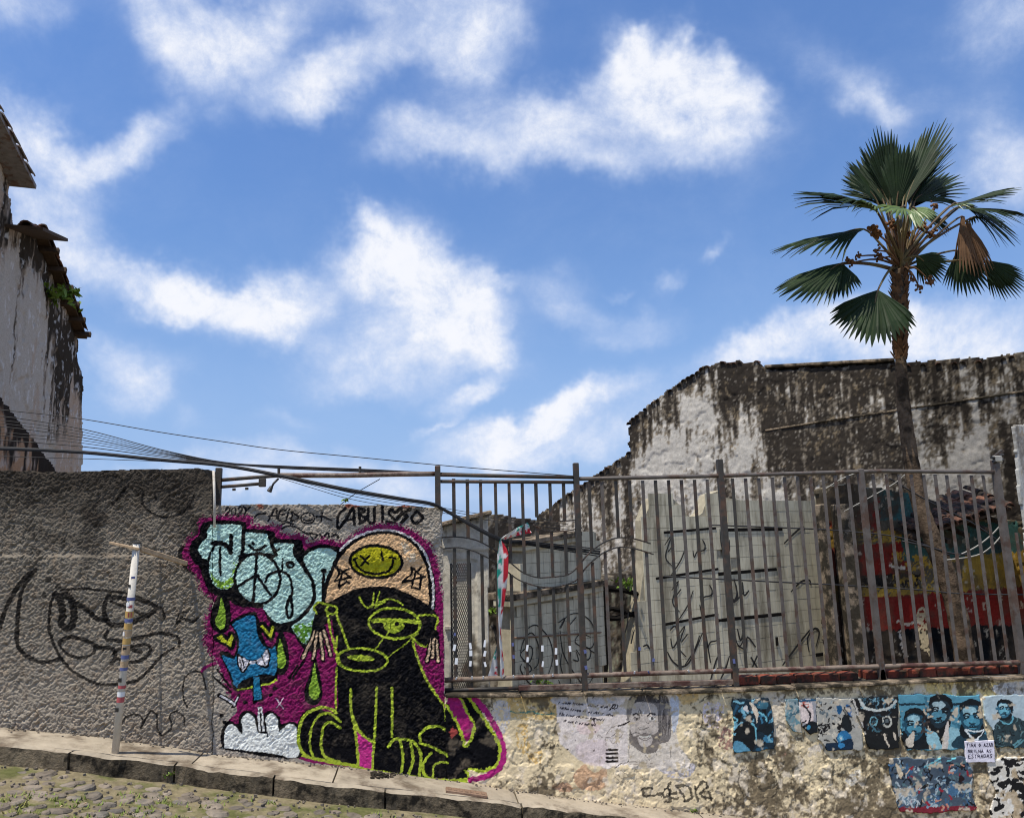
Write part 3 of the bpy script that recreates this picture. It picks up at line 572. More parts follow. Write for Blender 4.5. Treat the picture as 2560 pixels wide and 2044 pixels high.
# ================================================================== STUCCO WALLS AND THE MURAL
def stucco_h(x, z, amp=1.0):
    a = (x+z)*.7071; b = (z-x)*.7071
    w = .35*fbm(x*9, z*9, 41, 2)
    n1 = fbm(a*29+w*4, b*54+w*5, 31, 3, .6); n2 = fbm(a*62-w*2, b*46, 35, 2, .5); n0 = fbm(x*3, z*3, 39, 2)
    r = 1-np.abs(2*n1-1); amp = amp*(.45+1.1*fbm(x*2.6, z*2.6, 45, 3))
    return amp*(.012*(n1-.5)+.013*(r-.6)+.011*(1-np.abs(2*n2-1)-.6)+.012*(n0-.5))
def stucco_col(x, z, U, V):
    n = fbm(x*5, z*5, 51, 4); n2 = fbm(x*26, z*26, 57, 3); n3 = fbm(x*2.2, z*9, 61, 4)
    c = lin((148, 140, 129))*(1-n[:, None]) + lin((176, 168, 156))*n[:, None]
    br = sstep(.5, .75, n2)[:, None]; c = c*(1-.35*br) + lin((128, 106, 84))*.35*br
    return c*(.8+.4*n2[:, None]), n, n3
MAG = (128, 34, 88); MINT = (180, 214, 205); BLK = (22, 22, 25); LIME = (170, 188, 60); OR = (216, 178, 136)
def left_graffiti(p):
    S = lambda pts, w=16, **k: p.stroke('l', pts, w*1.15, (36, 34, 33), a=.92, **k)
    S([(190, 590), (120, 700), (95, 860), (95, 990), (150, 1055), (240, 1085), (330, 1065)], 20)
    S([(0, 900), (20, 830), (60, 740), (110, 660), (170, 600)], 20)
    S([(290, 720), (270, 800), (265, 900), (300, 1010), (350, 1090), (420, 1150), (520, 1200), (600, 1205), (720, 1190), (800, 1130), (860, 1060), (930, 1010)], 14)
    S([(330, 700), (430, 690), (560, 700), (700, 720), (800, 760), (870, 800), (880, 850)], 12)
    S([(300, 720), (330, 760), (340, 830), (330, 880), (380, 900), (400, 830), (380, 740), (320, 730)], 34)
    S([(380, 760), (450, 790), (520, 850), (580, 860)], 24); S([(580, 730), (560, 810), (590, 880), (680, 880), (800, 830), (840, 790), (760, 750), (660, 740), (580, 735)], 22)
    S([(600, 760), (700, 800), (800, 840)], 14); S([(580, 920), (570, 960), (660, 970), (760, 950), (860, 930), (950, 950), (960, 1000)], 16)
    S([(320, 980), (380, 950), (470, 970), (540, 1010), (600, 1010), (620, 1060), (600, 1090)], 20); S([(320, 990), (360, 1040), (430, 1060), (500, 1040), (510, 1000)], 14)
    S([(610, 1040), (650, 1010), (720, 1000), (790, 990), (810, 1020), (770, 1070), (690, 1085), (620, 1060)], 16); S([(690, 1010), (760, 1030)], 20)
    for q in ((262, 640, 18), (315, 680, 18), (240, 725, 15)): p.ell('l', q[0], q[1], q[2], q[2], (40, 38, 36), a=.8)
    S([(770, 180), (760, 220), (790, 265), (850, 300), (920, 305), (990, 270), (1030, 220), (1040, 180)], 10); S([(830, 180), (835, 210)], 10); S([(910, 180), (905, 215)], 10)
    S([(600, 235), (640, 200), (670, 150)], 16)
    S([(950, 880), (980, 850), (1030, 870), (1060, 850)], 14); S([(945, 880), (960, 830), (1000, 815)], 8)
    S([(1005, 1330), (985, 1280), (985, 1200), (1010, 1150), (1060, 1135), (1090, 1160), (1105, 1230)], 8)
    S([(650, 1430), (670, 1390), (710, 1365), (750, 1370), (770, 1400), (760, 1440), (790, 1380), (820, 1345), (845, 1380), (850, 1450), (870, 1480), (920, 1440), (910, 1380), (940, 1350), (985, 1380), (990, 1420)], 9)
    S([(980, 470), (970, 510), (1000, 570), (1040, 600)], 26)
def mural(p):
    # ids: 1 mural ground, 2 lettering, 3 brush, 4 creature, 5 cloud
    m = lambda pts, c, id=1, **k: p.poly('m', pts, c, id, **k)
    HALO = [(130, 190), (165, 165), (400, 163), (415, 205), (480, 212), (560, 212), (575, 258), (640, 262), (705, 268), (718, 305), (780, 290), (840, 288), (930, 300), (1000, 250), (1080, 212), (1160, 202), (1250, 217), (1330, 255), (1400, 325), (1440, 430), (1458, 560), (1470, 640)]
    p.stroke('m', HALO, 46, MAG, 1, cover=.62); p.stroke('m', [(318, 1180), (285, 1100), (255, 1020), (228, 960), (186, 900), (158, 850), (168, 800), (175, 700), (205, 660), (200, 610), (145, 560), (125, 490), (75, 420), (48, 350), (58, 300), (108, 260)], 46, MAG, 1, cover=.62)
    m([(130, 190), (165, 165), (290, 160), (400, 163), (415, 205), (480, 212), (560, 212), (575, 258), (640, 262), (705, 268), (718, 305), (780, 290), (840, 288), (930, 300), (1000, 250), (1080, 212), (1160, 202), (1250, 217), (1330, 255), (1400, 325), (1440, 430), (1458, 560), (1474, 690), (1480, 1150), (1480, 1600), (1000, 1545), (670, 1490), (665, 1330), (300, 1310), (335, 1230), (318, 1180), (285, 1100), (255, 1020), (228, 960), (186, 900), (158, 850), (168, 800), (175, 700), (205, 660), (200, 610), (145, 560), (125, 490), (75, 420), (48, 350), (58, 300), (108, 260)], MAG)
    p.strokes('m', [[(140, 1010), (165, 985), (215, 965)], [(40, 350), (60, 400), (110, 460)]], 16, MAG, 1)
    L = lambda tg, pts, c=MINT, **k: p.poly(tg, pts, c, 2, **k); K = lambda tg, pts, w=18, **k: p.stroke(tg, pts, w*1.25, BLK, 2, **k)
    L('m', [(150, 190), (250, 178), (362, 180), (388, 200), (388, 238), (460, 232), (530, 236), (562, 276), (640, 280), (692, 292), (705, 335), (720, 350), (790, 322), (850, 318), (905, 328), (890, 400), (845, 480), (830, 620), (815, 700), (790, 880), (705, 888), (640, 800), (560, 795), (515, 745), (470, 655), (420, 658), (340, 650), (270, 605), (210, 588), (168, 550), (128, 440), (98, 410), (72, 350), (82, 300), (122, 260)], BLK)
    L('a', [(195, 322), (380, 318), (560, 330), (570, 480), (562, 640), (445, 680), (430, 620), (340, 560), (240, 560), (190, 650), (168, 742), (90, 680), (58, 620), (95, 540), (170, 460)])
    p.ell('a', 355, 800, 178, 262, MINT, 2); L('a', [(205, 850), (260, 930), (350, 960), (440, 900), (470, 740), (520, 780), (530, 880), (480, 990), (390, 1050), (300, 1040), (230, 960)], (138, 178, 70), cover=.62)
    K('a', [(318, 585), (314, 700), (320, 890)], 26); K('a', [(235, 532), (330, 530), (400, 570), (440, 640)], 44); K('a', [(440, 440), (440, 540), (430, 640)], 36)
    K('a', [(200, 660), (178, 780), (190, 900), (240, 1010), (330, 1070), (430, 1050)], 20)
    L('a', [(600, 405), (730, 412), (862, 440), (900, 560), (945, 655), (760, 632), (580, 640), (590, 520)]); K('a', [(640, 560), (690, 600), (760, 605), (830, 560)], 26); p.ell('a', 688, 535, 22, 22, BLK, 2)
    K('a', [(540, 690), (545, 840), (530, 980), (450, 1060)], 26)
    L('a', [(915, 532), (1040, 528), (1168, 540), (1150, 650), (1200, 740), (1300, 880), (1372, 1050), (1350, 1160), (1280, 1290), (1180, 1410), (1060, 1445), (940, 1420), (850, 1330), (795, 1240), (870, 1150), (985, 990), (960, 800), (900, 720), (945, 680)])
    p.ell('a', 738, 935, 250, 278, MINT, 2); p.ell('a', 738, 935, 258, 286, BLK, 2, w=34)
    K('a', [(730, 660), (722, 820), (700, 1050), (688, 1215)], 28); K('a', [(715, 895), (600, 970), (500, 1030)], 26); K('a', [(735, 895), (800, 990), (890, 1115)], 26)
    K('a', [(830, 970), (860, 900), (940, 855), (1040, 860), (1110, 930), (1130, 1060), (1120, 1180), (1135, 1320), (1090, 1375), (1068, 1280), (1085, 1190), (1110, 1130)], 26)
    p.ell('a', 1110, 775, 54, 48, BLK, 2); p.ell('a', 1112, 778, 18, 14, (120, 150, 150), 2); K('a', [(1025, 700), (1018, 840)], 16); K('a', [(930, 590), (960, 610), (990, 600)], 20)
    L('a', [(1250, 690), (1340, 620), (1450, 585), (1570, 595), (1652, 655), (1590, 780), (1530, 930), (1490, 1080), (1480, 1200), (1400, 1290), (1350, 1480), (1330, 1660), (1262, 1670), (1190, 1580), (1130, 1480), (1230, 1400), (1330, 1290), (1400, 1160), (1392, 1040), (1330, 860)])
    L('a', [(1140, 1490), (1220, 1440), (1330, 1440), (1360, 1400), (1330, 1640), (1262, 1665), (1190, 1580)], (92, 140, 52), cover=.6)
    K('a', [(1210, 690), (1290, 830), (1360, 960), (1385, 1100), (1350, 1220), (1270, 1330), (1160, 1420), (1040, 1452)], 34); K('a', [(1500, 830), (1485, 960), (1480, 1150)], 26); p.ell('a', 1490, 850, 34, 30, BLK, 2)
    p.strokes('a', [[(578, 330), (580, 480), (566, 650)], [(872, 430), (905, 560), (950, 660)], [(200, 300), (380, 296), (570, 308), (600, 385), (740, 392), (880, 420), (920, 510), (1050, 506), (1180, 520)], [(1175, 530), (1160, 640), (1215, 730), (1300, 860)], [(60, 640), (100, 710), (165, 755), (172, 900), (215, 1010), (300, 1080), (420, 1080), (470, 1090)], [(180, 330), (120, 440), (60, 540), (45, 620)], [(480, 1080), (560, 1160), (690, 1240), (790, 1240)], [(1660, 660), (1600, 800), (1535, 950), (1495, 1090), (1490, 1200)], [(1235, 690), (1330, 605), (1450, 568), (1580, 578), (1660, 640)]], 44, BLK, 2)
    # drips
    for pts in ([(330, 1150), (300, 1290), (255, 1420), (300, 1500), (355, 1495), (380, 1410), (365, 1280)],): L('a', [(330, 1090), (420, 1200), (430, 1450), (340, 1560), (230, 1500), (200, 1400), (250, 1200)], BLK); L('a', pts, (140, 176, 62))
    L('c', [(905, 60), (985, 220), (1010, 420), (960, 560), (880, 570), (840, 480), (850, 250)], BLK); L('c', [(905, 168), (940, 290), (970, 400), (950, 480), (910, 498), (870, 460), (862, 360), (880, 250)], (140, 176, 62))
    L('d', [(185, 170), (235, 330), (262, 520), (225, 630), (150, 650), (90, 590), (85, 470), (140, 330)], BLK); L('d', [(184, 232), (208, 380), (238, 500), (220, 570), (180, 588), (135, 560), (128, 480), (155, 380)], (140, 176, 62))
    Y = lambda tg, pts, c=(188, 196, 52): (p.stroke(tg, pts, 70, BLK, 1, closed=True, sm=False), p.poly(tg, pts, c, 1, sm=False))
    Y('a', [(272, 1600), (330, 1570), (400, 1650), (440, 1560), (468, 1600), (440, 1712)]); Y('a', [(772, 1465), (800, 1450), (872, 1555), (905, 1465), (930, 1480), (888, 1610)])
    # blue paint brush
    B = lambda pts, c, **k: p.poly('m', pts, c, 3, **k)
    B([(300, 735), (432, 682), (470, 800), (490, 850), (522, 875), (555, 865), (558, 1040), (548, 1062), (440, 1080), (325, 1122), (295, 1040), (240, 912), (275, 900), (318, 920), (332, 870), (322, 790)], BLK)
    B([(312, 745), (425, 700), (445, 800), (475, 862), (520, 886), (548, 880), (546, 1030), (430, 1050), (332, 1102), (302, 1030), (254, 926), (315, 940), (345, 880), (338, 800)], (42, 116, 156))
    p.ell('m', 442, 1068, 108, 34, BLK, 3, rot=-14); p.stroke('m', [(335, 1112), (400, 1100), (430, 1092)], 9, LIME, 3); p.stroke('m', [(468, 1085), (520, 1075), (552, 1055)], 11, LIME, 3)
    B([(416, 1040), (462, 1036), (482, 1172), (424, 1190)], BLK, sm=False); B([(424, 1044), (456, 1040), (474, 1160), (430, 1172)], (40, 118, 154), sm=False)
    B([(332, 925), (350, 915), (408, 950), (470, 930), (500, 880), (520, 920), (508, 985), (480, 990), (418, 965), (368, 1020), (340, 985)], BLK)
    B([(340, 935), (352, 928), (398, 952), (385, 985), (364, 1008), (348, 975)], (220, 216, 222)); B([(440, 955), (475, 925), (500, 892), (510, 930), (498, 975), (470, 975)], (220, 216, 222)); p.ell('m', 420, 962, 16, 10, (210, 208, 214), 3)
    p.strokes('m', [[(362, 930), (372, 990)], [(470, 920), (488, 970)], [(352, 940), (360, 1000)]], 7, BLK, 3)
    # cloud
    C = lambda pts, c, **k: p.poly('m', pts, c, 5, **k)
    C([(250, 1420), (248, 1340), (290, 1282), (340, 1300), (348, 1250), (390, 1226), (440, 1250), (462, 1330), (480, 1250), (522, 1226), (570, 1260), (585, 1300), (640, 1285), (690, 1330), (680, 1490), (262, 1440)], BLK)
    C([(266, 1425), (264, 1345), (296, 1300), (332, 1318), (356, 1345), (360, 1275), (392, 1240), (428, 1265), (444, 1330), (450, 1345), (500, 1350), (492, 1275), (522, 1240), (556, 1270), (570, 1325), (580, 1330), (622, 1298), (665, 1330), (672, 1482), (520, 1462), (266, 1432)], (222, 226, 222))
    p.strokes('m', [[(356, 1290), (362, 1350)], [(440, 1290), (452, 1345)], [(485, 1290), (505, 1370)], [(566, 1300), (572, 1335)], [(462, 1200), (478, 1345)]], 9, BLK, 5); C([(448, 1205), (472, 1205), (490, 1340), (452, 1345)], (216, 218, 216), sm=False); p.stroke('m', [(460, 1215), (474, 1345)], 8, BLK, 5)
    p.stroke('m', [(238, 1140), (320, 1190)], 26, BLK, 1); p.stroke('m', [(344, 1145), (312, 1205)], 22, BLK, 1); p.stroke('m', [(245, 1145), (315, 1186)], 11, (214, 212, 216), 1); p.stroke('m', [(340, 1150), (316, 1196)], 9, (214, 212, 216), 1)
    p.strokes('m', [[(550, 1158), (592, 1215)], [(592, 1158), (552, 1212)]], 5, (226, 210, 220), 1)
    p.strokes('m', [[(205, 1040), (300, 1125)], [(225, 1000), (300, 1100)]], 13, BLK, 0)
    for q in ((250, 1255), (265, 1290), (380, 1180), (545, 1105), (520, 1140)): p.ell('m', q[0], q[1], 13, 11, BLK, 1)
    p.strokes('m', [[(700, 960), (640, 1050)], [(670, 980), (620, 1050)]], 12, BLK, 1)
    # creature with striped cap
    c = lambda pts, k, **kw: p.poly('m', pts, k, 4, **kw); g = lambda pts, w=11, tg='m', **kw: p.stroke(tg, pts, w, LIME, 4, **kw)
    c([(812, 640), (822, 560), (850, 450), (900, 350), (980, 270), (1080, 232), (1160, 226), (1240, 240), (1320, 285), (1385, 360), (1420, 470), (1432, 580), (1425, 680), (1380, 700), (1200, 640), (950, 640)], BLK)
    p.stroke('m', [(905, 340), (980, 276), (1080, 238), (1160, 232), (1240, 246), (1315, 290), (1376, 365), (1408, 470), (1420, 570), (1416, 660)], 13, (212, 208, 206), 4)
    p.stroke('m', [(895, 365), (980, 290), (1080, 248), (1170, 240), (1270, 268), (1345, 345), (1392, 440), (1404, 560), (1396, 650)], 9, BLK, 4)
    c([(826, 628), (850, 505), (900, 395), (970, 315), (1060, 266), (1170, 252), (1265, 280), (1340, 352), (1382, 450), (1392, 560), (1388, 645), (1300, 590), (1200, 552), (1100, 542), (980, 562), (900, 600)], OR)
    c([(1240, 300), (1290, 320), (1330, 390), (1280, 400)], (224, 204, 176), cover=.6)
    p.ell('m', 1103, 405, 152, 98, BLK, 4, rot=2); p.ell('m', 1103, 405, 136, 80, (178, 172, 40), 4, rot=2)
    p.strokes('m', [[(1015, 375), (1062, 415)], [(1066, 370), (1020, 425)], [(1133, 350), (1140, 395)], [(985, 390), (1000, 430), (1040, 460), (1100, 472), (1160, 462), (1190, 430), (1196, 395)], [(1176, 380), (1210, 385)], [(978, 395), (998, 380)]], 13, BLK, 4)
    for tg, s5 in (('b', [(360, 800), (500, 985), (330, 960), (520, 905), (390, 1030), (440, 800), (400, 1000)]), ('b', [(1235, 800), (1250, 1030), (1370, 910), (1120, 975), (1330, 1040), (1330, 800), (1130, 975)])):
        p.stroke(tg, [(360, 810), (480, 880), (530, 915), (340, 965), (400, 880), (370, 800)] if s5[0][0] == 360 else [(1225, 810), (1300, 880), (1370, 910), (1115, 975), (1215, 880), (1220, 805)], 26, BLK, 4, sm=False)
        p.stroke(tg, [(500, 820), (430, 860), (390, 1035), (480, 970), (510, 985)] if s5[0][0] == 360 else [(1330, 800), (1260, 870), (1215, 1035), (1310, 1050), (1330, 900)], 26, BLK, 4, sm=False)
    c([(822, 640), (900, 598), (980, 560), (1100, 540), (1200, 550), (1300, 590), (1388, 645), (1445, 705), (1432, 770), (1385, 868), (1335, 862), (1300, 812), (1330, 930), (1385, 1050), (1470, 1190), (1500, 1260), (1510, 1330), (1560, 1500), (1615, 1600), (1400, 1595), (1220, 1580), (1085, 1560), (1000, 1532), (820, 1500), (710, 1472), (668, 1400), (668, 1310), (700, 1240), (770, 1208), (884, 1232), (885, 1000), (890, 900), (868, 800), (858, 720), (830, 650)], BLK)
    c([(760, 660), (790, 625), (890, 650), (890, 690), (800, 760)], BLK)
    c([(985, 1300), (1030, 1360), (1080, 1398), (1085, 1552), (1005, 1542), (1000, 1450)], (196, 56, 136))
    g([(772, 690), (758, 655), (785, 628), (830, 640), (882, 652), (886, 682), (852, 692), (826, 672), (838, 650)], 12); g([(830, 680), (850, 780), (875, 880), (905, 960)], 12); g([(882, 690), (915, 780), (950, 880)], 12); g([(888, 820), (876, 900)], 14)
    p.ell('m', 1026, 946, 140, 64, LIME, 4, rot=3, w=13); p.ell('m', 1020, 936, 76, 17, LIME, 4, rot=4)
    p.ell('m', 1205, 745, 142, 84, LIME, 4, rot=4, w=14); c([(1090, 718), (1200, 718), (1345, 728), (1330, 748), (1255, 742), (1258, 762), (1230, 792), (1190, 798), (1150, 778), (1140, 742), (1085, 740)], LIME); p.ell('m', 1218, 748, 13, 11, BLK, 4); p.strokes('m', [[(1165, 735), (1150, 765)], [(1185, 740), (1180, 780)], [(1240, 745), (1245, 765)]], 5, (96, 110, 36), 4)
    g([(1172, 795), (1135, 840), (1100, 888)], 8); g([(1332, 800), (1250, 870), (1165, 932)], 6)
    g([(1340, 702), (1400, 700), (1442, 714), (1432, 770), (1390, 868), (1345, 862), (1292, 812)], 12); g([(885, 990), (882, 1100), (880, 1235)], 11)
    g([(1300, 818), (1330, 930), (1390, 1070), (1475, 1192)], 13); g([(1478, 1200), (1490, 1290)], 9)
    for q in ([(1008, 600), (1045, 652), (1078, 655)], [(1092, 580), (1080, 652)], [(1122, 574), (1098, 655)], [(1055, 662), (1120, 628), (1190, 612), (1250, 640)], [(1100, 655), (1150, 625)]): g(q, 9)
    g([(962, 1112), (966, 1230), (985, 1320), (1000, 1450), (1004, 1532)], 16); g([(968, 1250), (1010, 1340), (1078, 1398)], 16); g([(1106, 1098), (1098, 1300), (1090, 1420), (1082, 1548)], 14); g([(1190, 1100), (1192, 1250), (1190, 1370)], 14)
    g([(882, 1236), (830, 1210), (770, 1216), (710, 1252), (680, 1320), (674, 1400), (705, 1468), (800, 1502), (1000, 1532)], 17); g([(908, 1290), (850, 1242), (785, 1258), (745, 1330), (738, 1430), (758, 1485)], 13); g([(905, 1322), (850, 1288), (812, 1320), (800, 1420), (822, 1482), (900, 1510)], 14)
    g([(1172, 1428), (1200, 1388), (1260, 1384), (1315, 1404), (1350, 1470), (1342, 1590)], 15); g([(1236, 1392), (1252, 1480), (1240, 1582)], 16); g([(1292, 1396), (1306, 1500), (1278, 1588)], 15); g([(1350, 1392), (1345, 1358), (1390, 1318), (1450, 1314), (1500, 1342)], 14)
    g([(1345, 1402), (1420, 1432), (1560, 1512), (1612, 1596), (1500, 1612), (1385, 1594), (1362, 1525), (1405, 1462)], 15); g([(1418, 1590), (1430, 1522), (1505, 1512)], 11); g([(700, 1476), (1000, 1540), (1300, 1592), (1600, 1618)], 13)
    # tail across the joint of the two walls
    c([(1490, 1180), (1540, 1270), (1580, 1360), (1600, 1420), (1640, 1360), (1645, 1290), (1605, 1220), (1575, 1145), (1640, 1148), (1700, 1260), (1765, 1370), (1792, 1450), (1765, 1530), (1690, 1562), (1600, 1550), (1500, 1500)], BLK)
    p.stroke('m', [(1640, 1150), (1710, 1230), (1780, 1350), (1808, 1450), (1785, 1540), (1700, 1590), (1625, 1605)], 34, (170, 46, 118), 4)
    c([(1500, 1155), (1570, 1148), (1600, 1215), (1638, 1300), (1628, 1360), (1598, 1400), (1565, 1320), (1520, 1230)], (160, 42, 108))
    g([(1610, 1148), (1695, 1265), (1762, 1372), (1788, 1450), (1762, 1528), (1692, 1558), (1622, 1545)], 17); g([(1565, 1148), (1598, 1222), (1642, 1295), (1634, 1365), (1596, 1425), (1580, 1368), (1540, 1278), (1490, 1192)], 15)
    c([(1500, 1345), (1526, 1315), (1555, 1345), (1526, 1380)], (146, 66, 62), sm=False)
    # striped paint fingers
    for a, b in (((790, 740), (700, 935)), ((785, 750), (755, 940)), ((790, 750), (810, 945)), ((800, 740), (852, 920)), ((1420, 790), (1385, 950)), ((1435, 800), (1445, 955)), ((1425, 800), (1415, 930))):
        p.stroke('m', [a, b], 30, BLK, 4); p.stroke('m', [(a[0]*.75+b[0]*.25, a[1]*.75+b[1]*.25), b], 13, (214, 184, 152), 4)
def signature(p):
    S = lambda *L: p.strokes('e', L, 17, (34, 34, 38), 0)
    S([(215, 118), (235, 96), (256, 110), (242, 138), (214, 170), (262, 165)], [(330, 108), (350, 90), (364, 110), (345, 145), (318, 168), (366, 170)], [(375, 85), (398, 122), (384, 166)], [(430, 95), (398, 124)])
    p.ell('e', 290, 130, 20, 32, (34, 34, 38), 0, w=13)
    S([(465, 192), (500, 156), (570, 150)], [(590, 215), (630, 135), (662, 105), (668, 202)], [(598, 172), (668, 165)], [(695, 120), (682, 206), (742, 212)], [(692, 160), (732, 155)], [(700, 122), (745, 118)], [(762, 140), (748, 206)], [(802, 138), (792, 212), (855, 182), (802, 138)], [(1008, 176), (1070, 178), (1140, 210)], [(1062, 140), (1052, 215)])
    p.ell('e', 778, 114, 9, 9, (34, 34, 38), 0); p.ell('e', 936, 190, 58, 48, (34, 34, 38), 0, w=14); p.ell('e', 915, 175, 8, 7, (34, 34, 38), 0); p.ell('e', 955, 172, 8, 7, (34, 34, 38), 0); S([(905, 205), (940, 218), (972, 200)])
    T = lambda *L: p.strokes('e', L, 27, (26, 26, 30), 0)
    T([(1262, 104), (1206, 158), (1192, 230), (1202, 282), (1240, 236)], [(1240, 238), (1290, 160), (1332, 108), (1340, 244)], [(1262, 206), (1336, 200)], [(1378, 98), (1388, 242)], [(1382, 104), (1432, 122), (1392, 160), (1444, 190), (1390, 236)], [(1462, 108), (1462, 212), (1512, 226), (1516, 98)], [(1586, 84), (1586, 222)], [(1622, 224), (1690, 226)], [(1704, 212), (1642, 150), (1662, 114), (1698, 142), (1742, 104), (1754, 142), (1704, 212)], [(1832, 108), (1772, 158), (1804, 172), (1750, 226)], [(1882, 128), (1938, 190), (1872, 236), (1842, 190), (1882, 128)])
    S([(690, 256), (750, 226), (806, 240)], [(700, 285), (770, 255), (830, 268), (900, 312), (960, 326)], [(960, 340), (985, 370), (1020, 340), (970, 320)], [(1040, 330), (1070, 370)], [(1080, 345), (1110, 320), (1120, 360)], [(1140, 350), (1180, 330), (1200, 362)])

def stuc_paint(kind):
    def f(x, z, U, V):
        col, n, n3 = stucco_col(x, z, U, V)
        if kind == 'left':
            top = sstep(210, 0, V-1172-40*(n3-.5)*2); mold = np.clip(top*.95+.8*sstep(.52, .75, n)*sstep(500, 60, V-1172), 0, .92)
            low = sstep(1450, 1800, V)
            col *= np.array([1.03, 1.0, .95])*(.62+.22*low)[:, None]
        else:
            top = sstep(60, 0, V-1262-25*(n3-.5)*2); mold = np.clip(top*.25+.35*sstep(.5, .75, n), 0, .8); col *= 1.05
        col = col*(1-mold[:, None]) + lin((56, 51, 46))*mold[:, None]*(.75+.5*n3[:, None])
        p = Paint(U, V, col)
        if kind == 'left': left_graffiti(p)
        else:
            e = sstep(.60, .72, fbm(x*16, z*16, 91, 3))*sstep(1278, 1262, V)   # bare clay along the crest
            p.col[:] = p.col*(1-e[:, None]) + lin((128, 66, 48))*e[:, None]
            signature(p)
        mural(p)
        dirt = sstep(.62, .8, fbm(x*8, z*8, 95, 4))*.16+.16*sstep(.5, .8, fbm(x*40, z*40, 97, 2))
        p.col[:] = p.col*(1-dirt[:, None]*.7) + lin((120, 110, 96))*(dirt[:, None]*.7)
        return p.col, p.id
    return f
def stuc_relief(kind):
    def f(x, z, U, V):
        a = np.ones_like(x)
        if kind == 'mural': a = .78*(1-.75*sstep(-4, 4, V-(1862+.045*(U-760)))*(U > 720))
        if kind == 'left':
            a = a*(1-.55*sstep(430, 520, U)*sstep(1420, 1200, V)); led = sstep(1385, 1393, V+4*(fbm(U/30, V/30, 7, 2)-.5))*(U < 400)
            return stucco_h(x, z)*a + .012*led - .012
        return stucco_h(x, z)*a - .012
    return f
LW = [(-420, 1186), (-120, 1178), (0, 1175), (140, 1179), (358, 1172), (500, 1170), (521, 1173), (530, 1184), (531, 1400), (530, 1905), (200, 1862), (-420, 1790)]
MW = [(531, 1262), (760, 1260), (900, 1261), (1090, 1266), (1106, 1269), (1109, 1500), (1113, 1700), (1115, 1965), (900, 1945), (531, 1908)]
SUBS = {1: ('mural', None), 2: ('painted_lettering', 1), 3: ('painted_brush', 1), 4: ('painted_creature', 1), 5: ('painted_cloud', 1)}
SLAB = {1: 'magenta spray painted ground of the mural', 2: 'pale mint bubble lettering outlined in black', 3: 'blue paint brush with a bow tie, painted', 4: 'black long nosed creature with lime outlines and an orange cap, painted', 5: 'white cloud painted at the foot of the wall'}
def build_stucco(nm, pts, kind, label):
    base = WALL.P(*pts[0]); base = np.array([WALL.P(pts[len(pts)//2][0], 1500)[0], 0, foot(0)])
    t = thing(nm, base, label, 'wall'); nn = {k: (v[0], t if v[1] is None else 1) for k, v in SUBS.items()}
    grid_wall(WALL, pts, .004, t, 'stucco_face', M['masonry'], stuc_relief(kind), stuc_paint(kind), thick=.2, names=nn, lab=SLAB, rag=.012)
    return t
lw = build_stucco('stucco_wall', LW, 'left', 'tall rough grey stucco wall with faint black scribbles and a mouldy dark top')
mw = build_stucco('stucco_wall', MW, 'mural', 'lower stucco wall covered by the colourful mural of a black creature and mint letters')

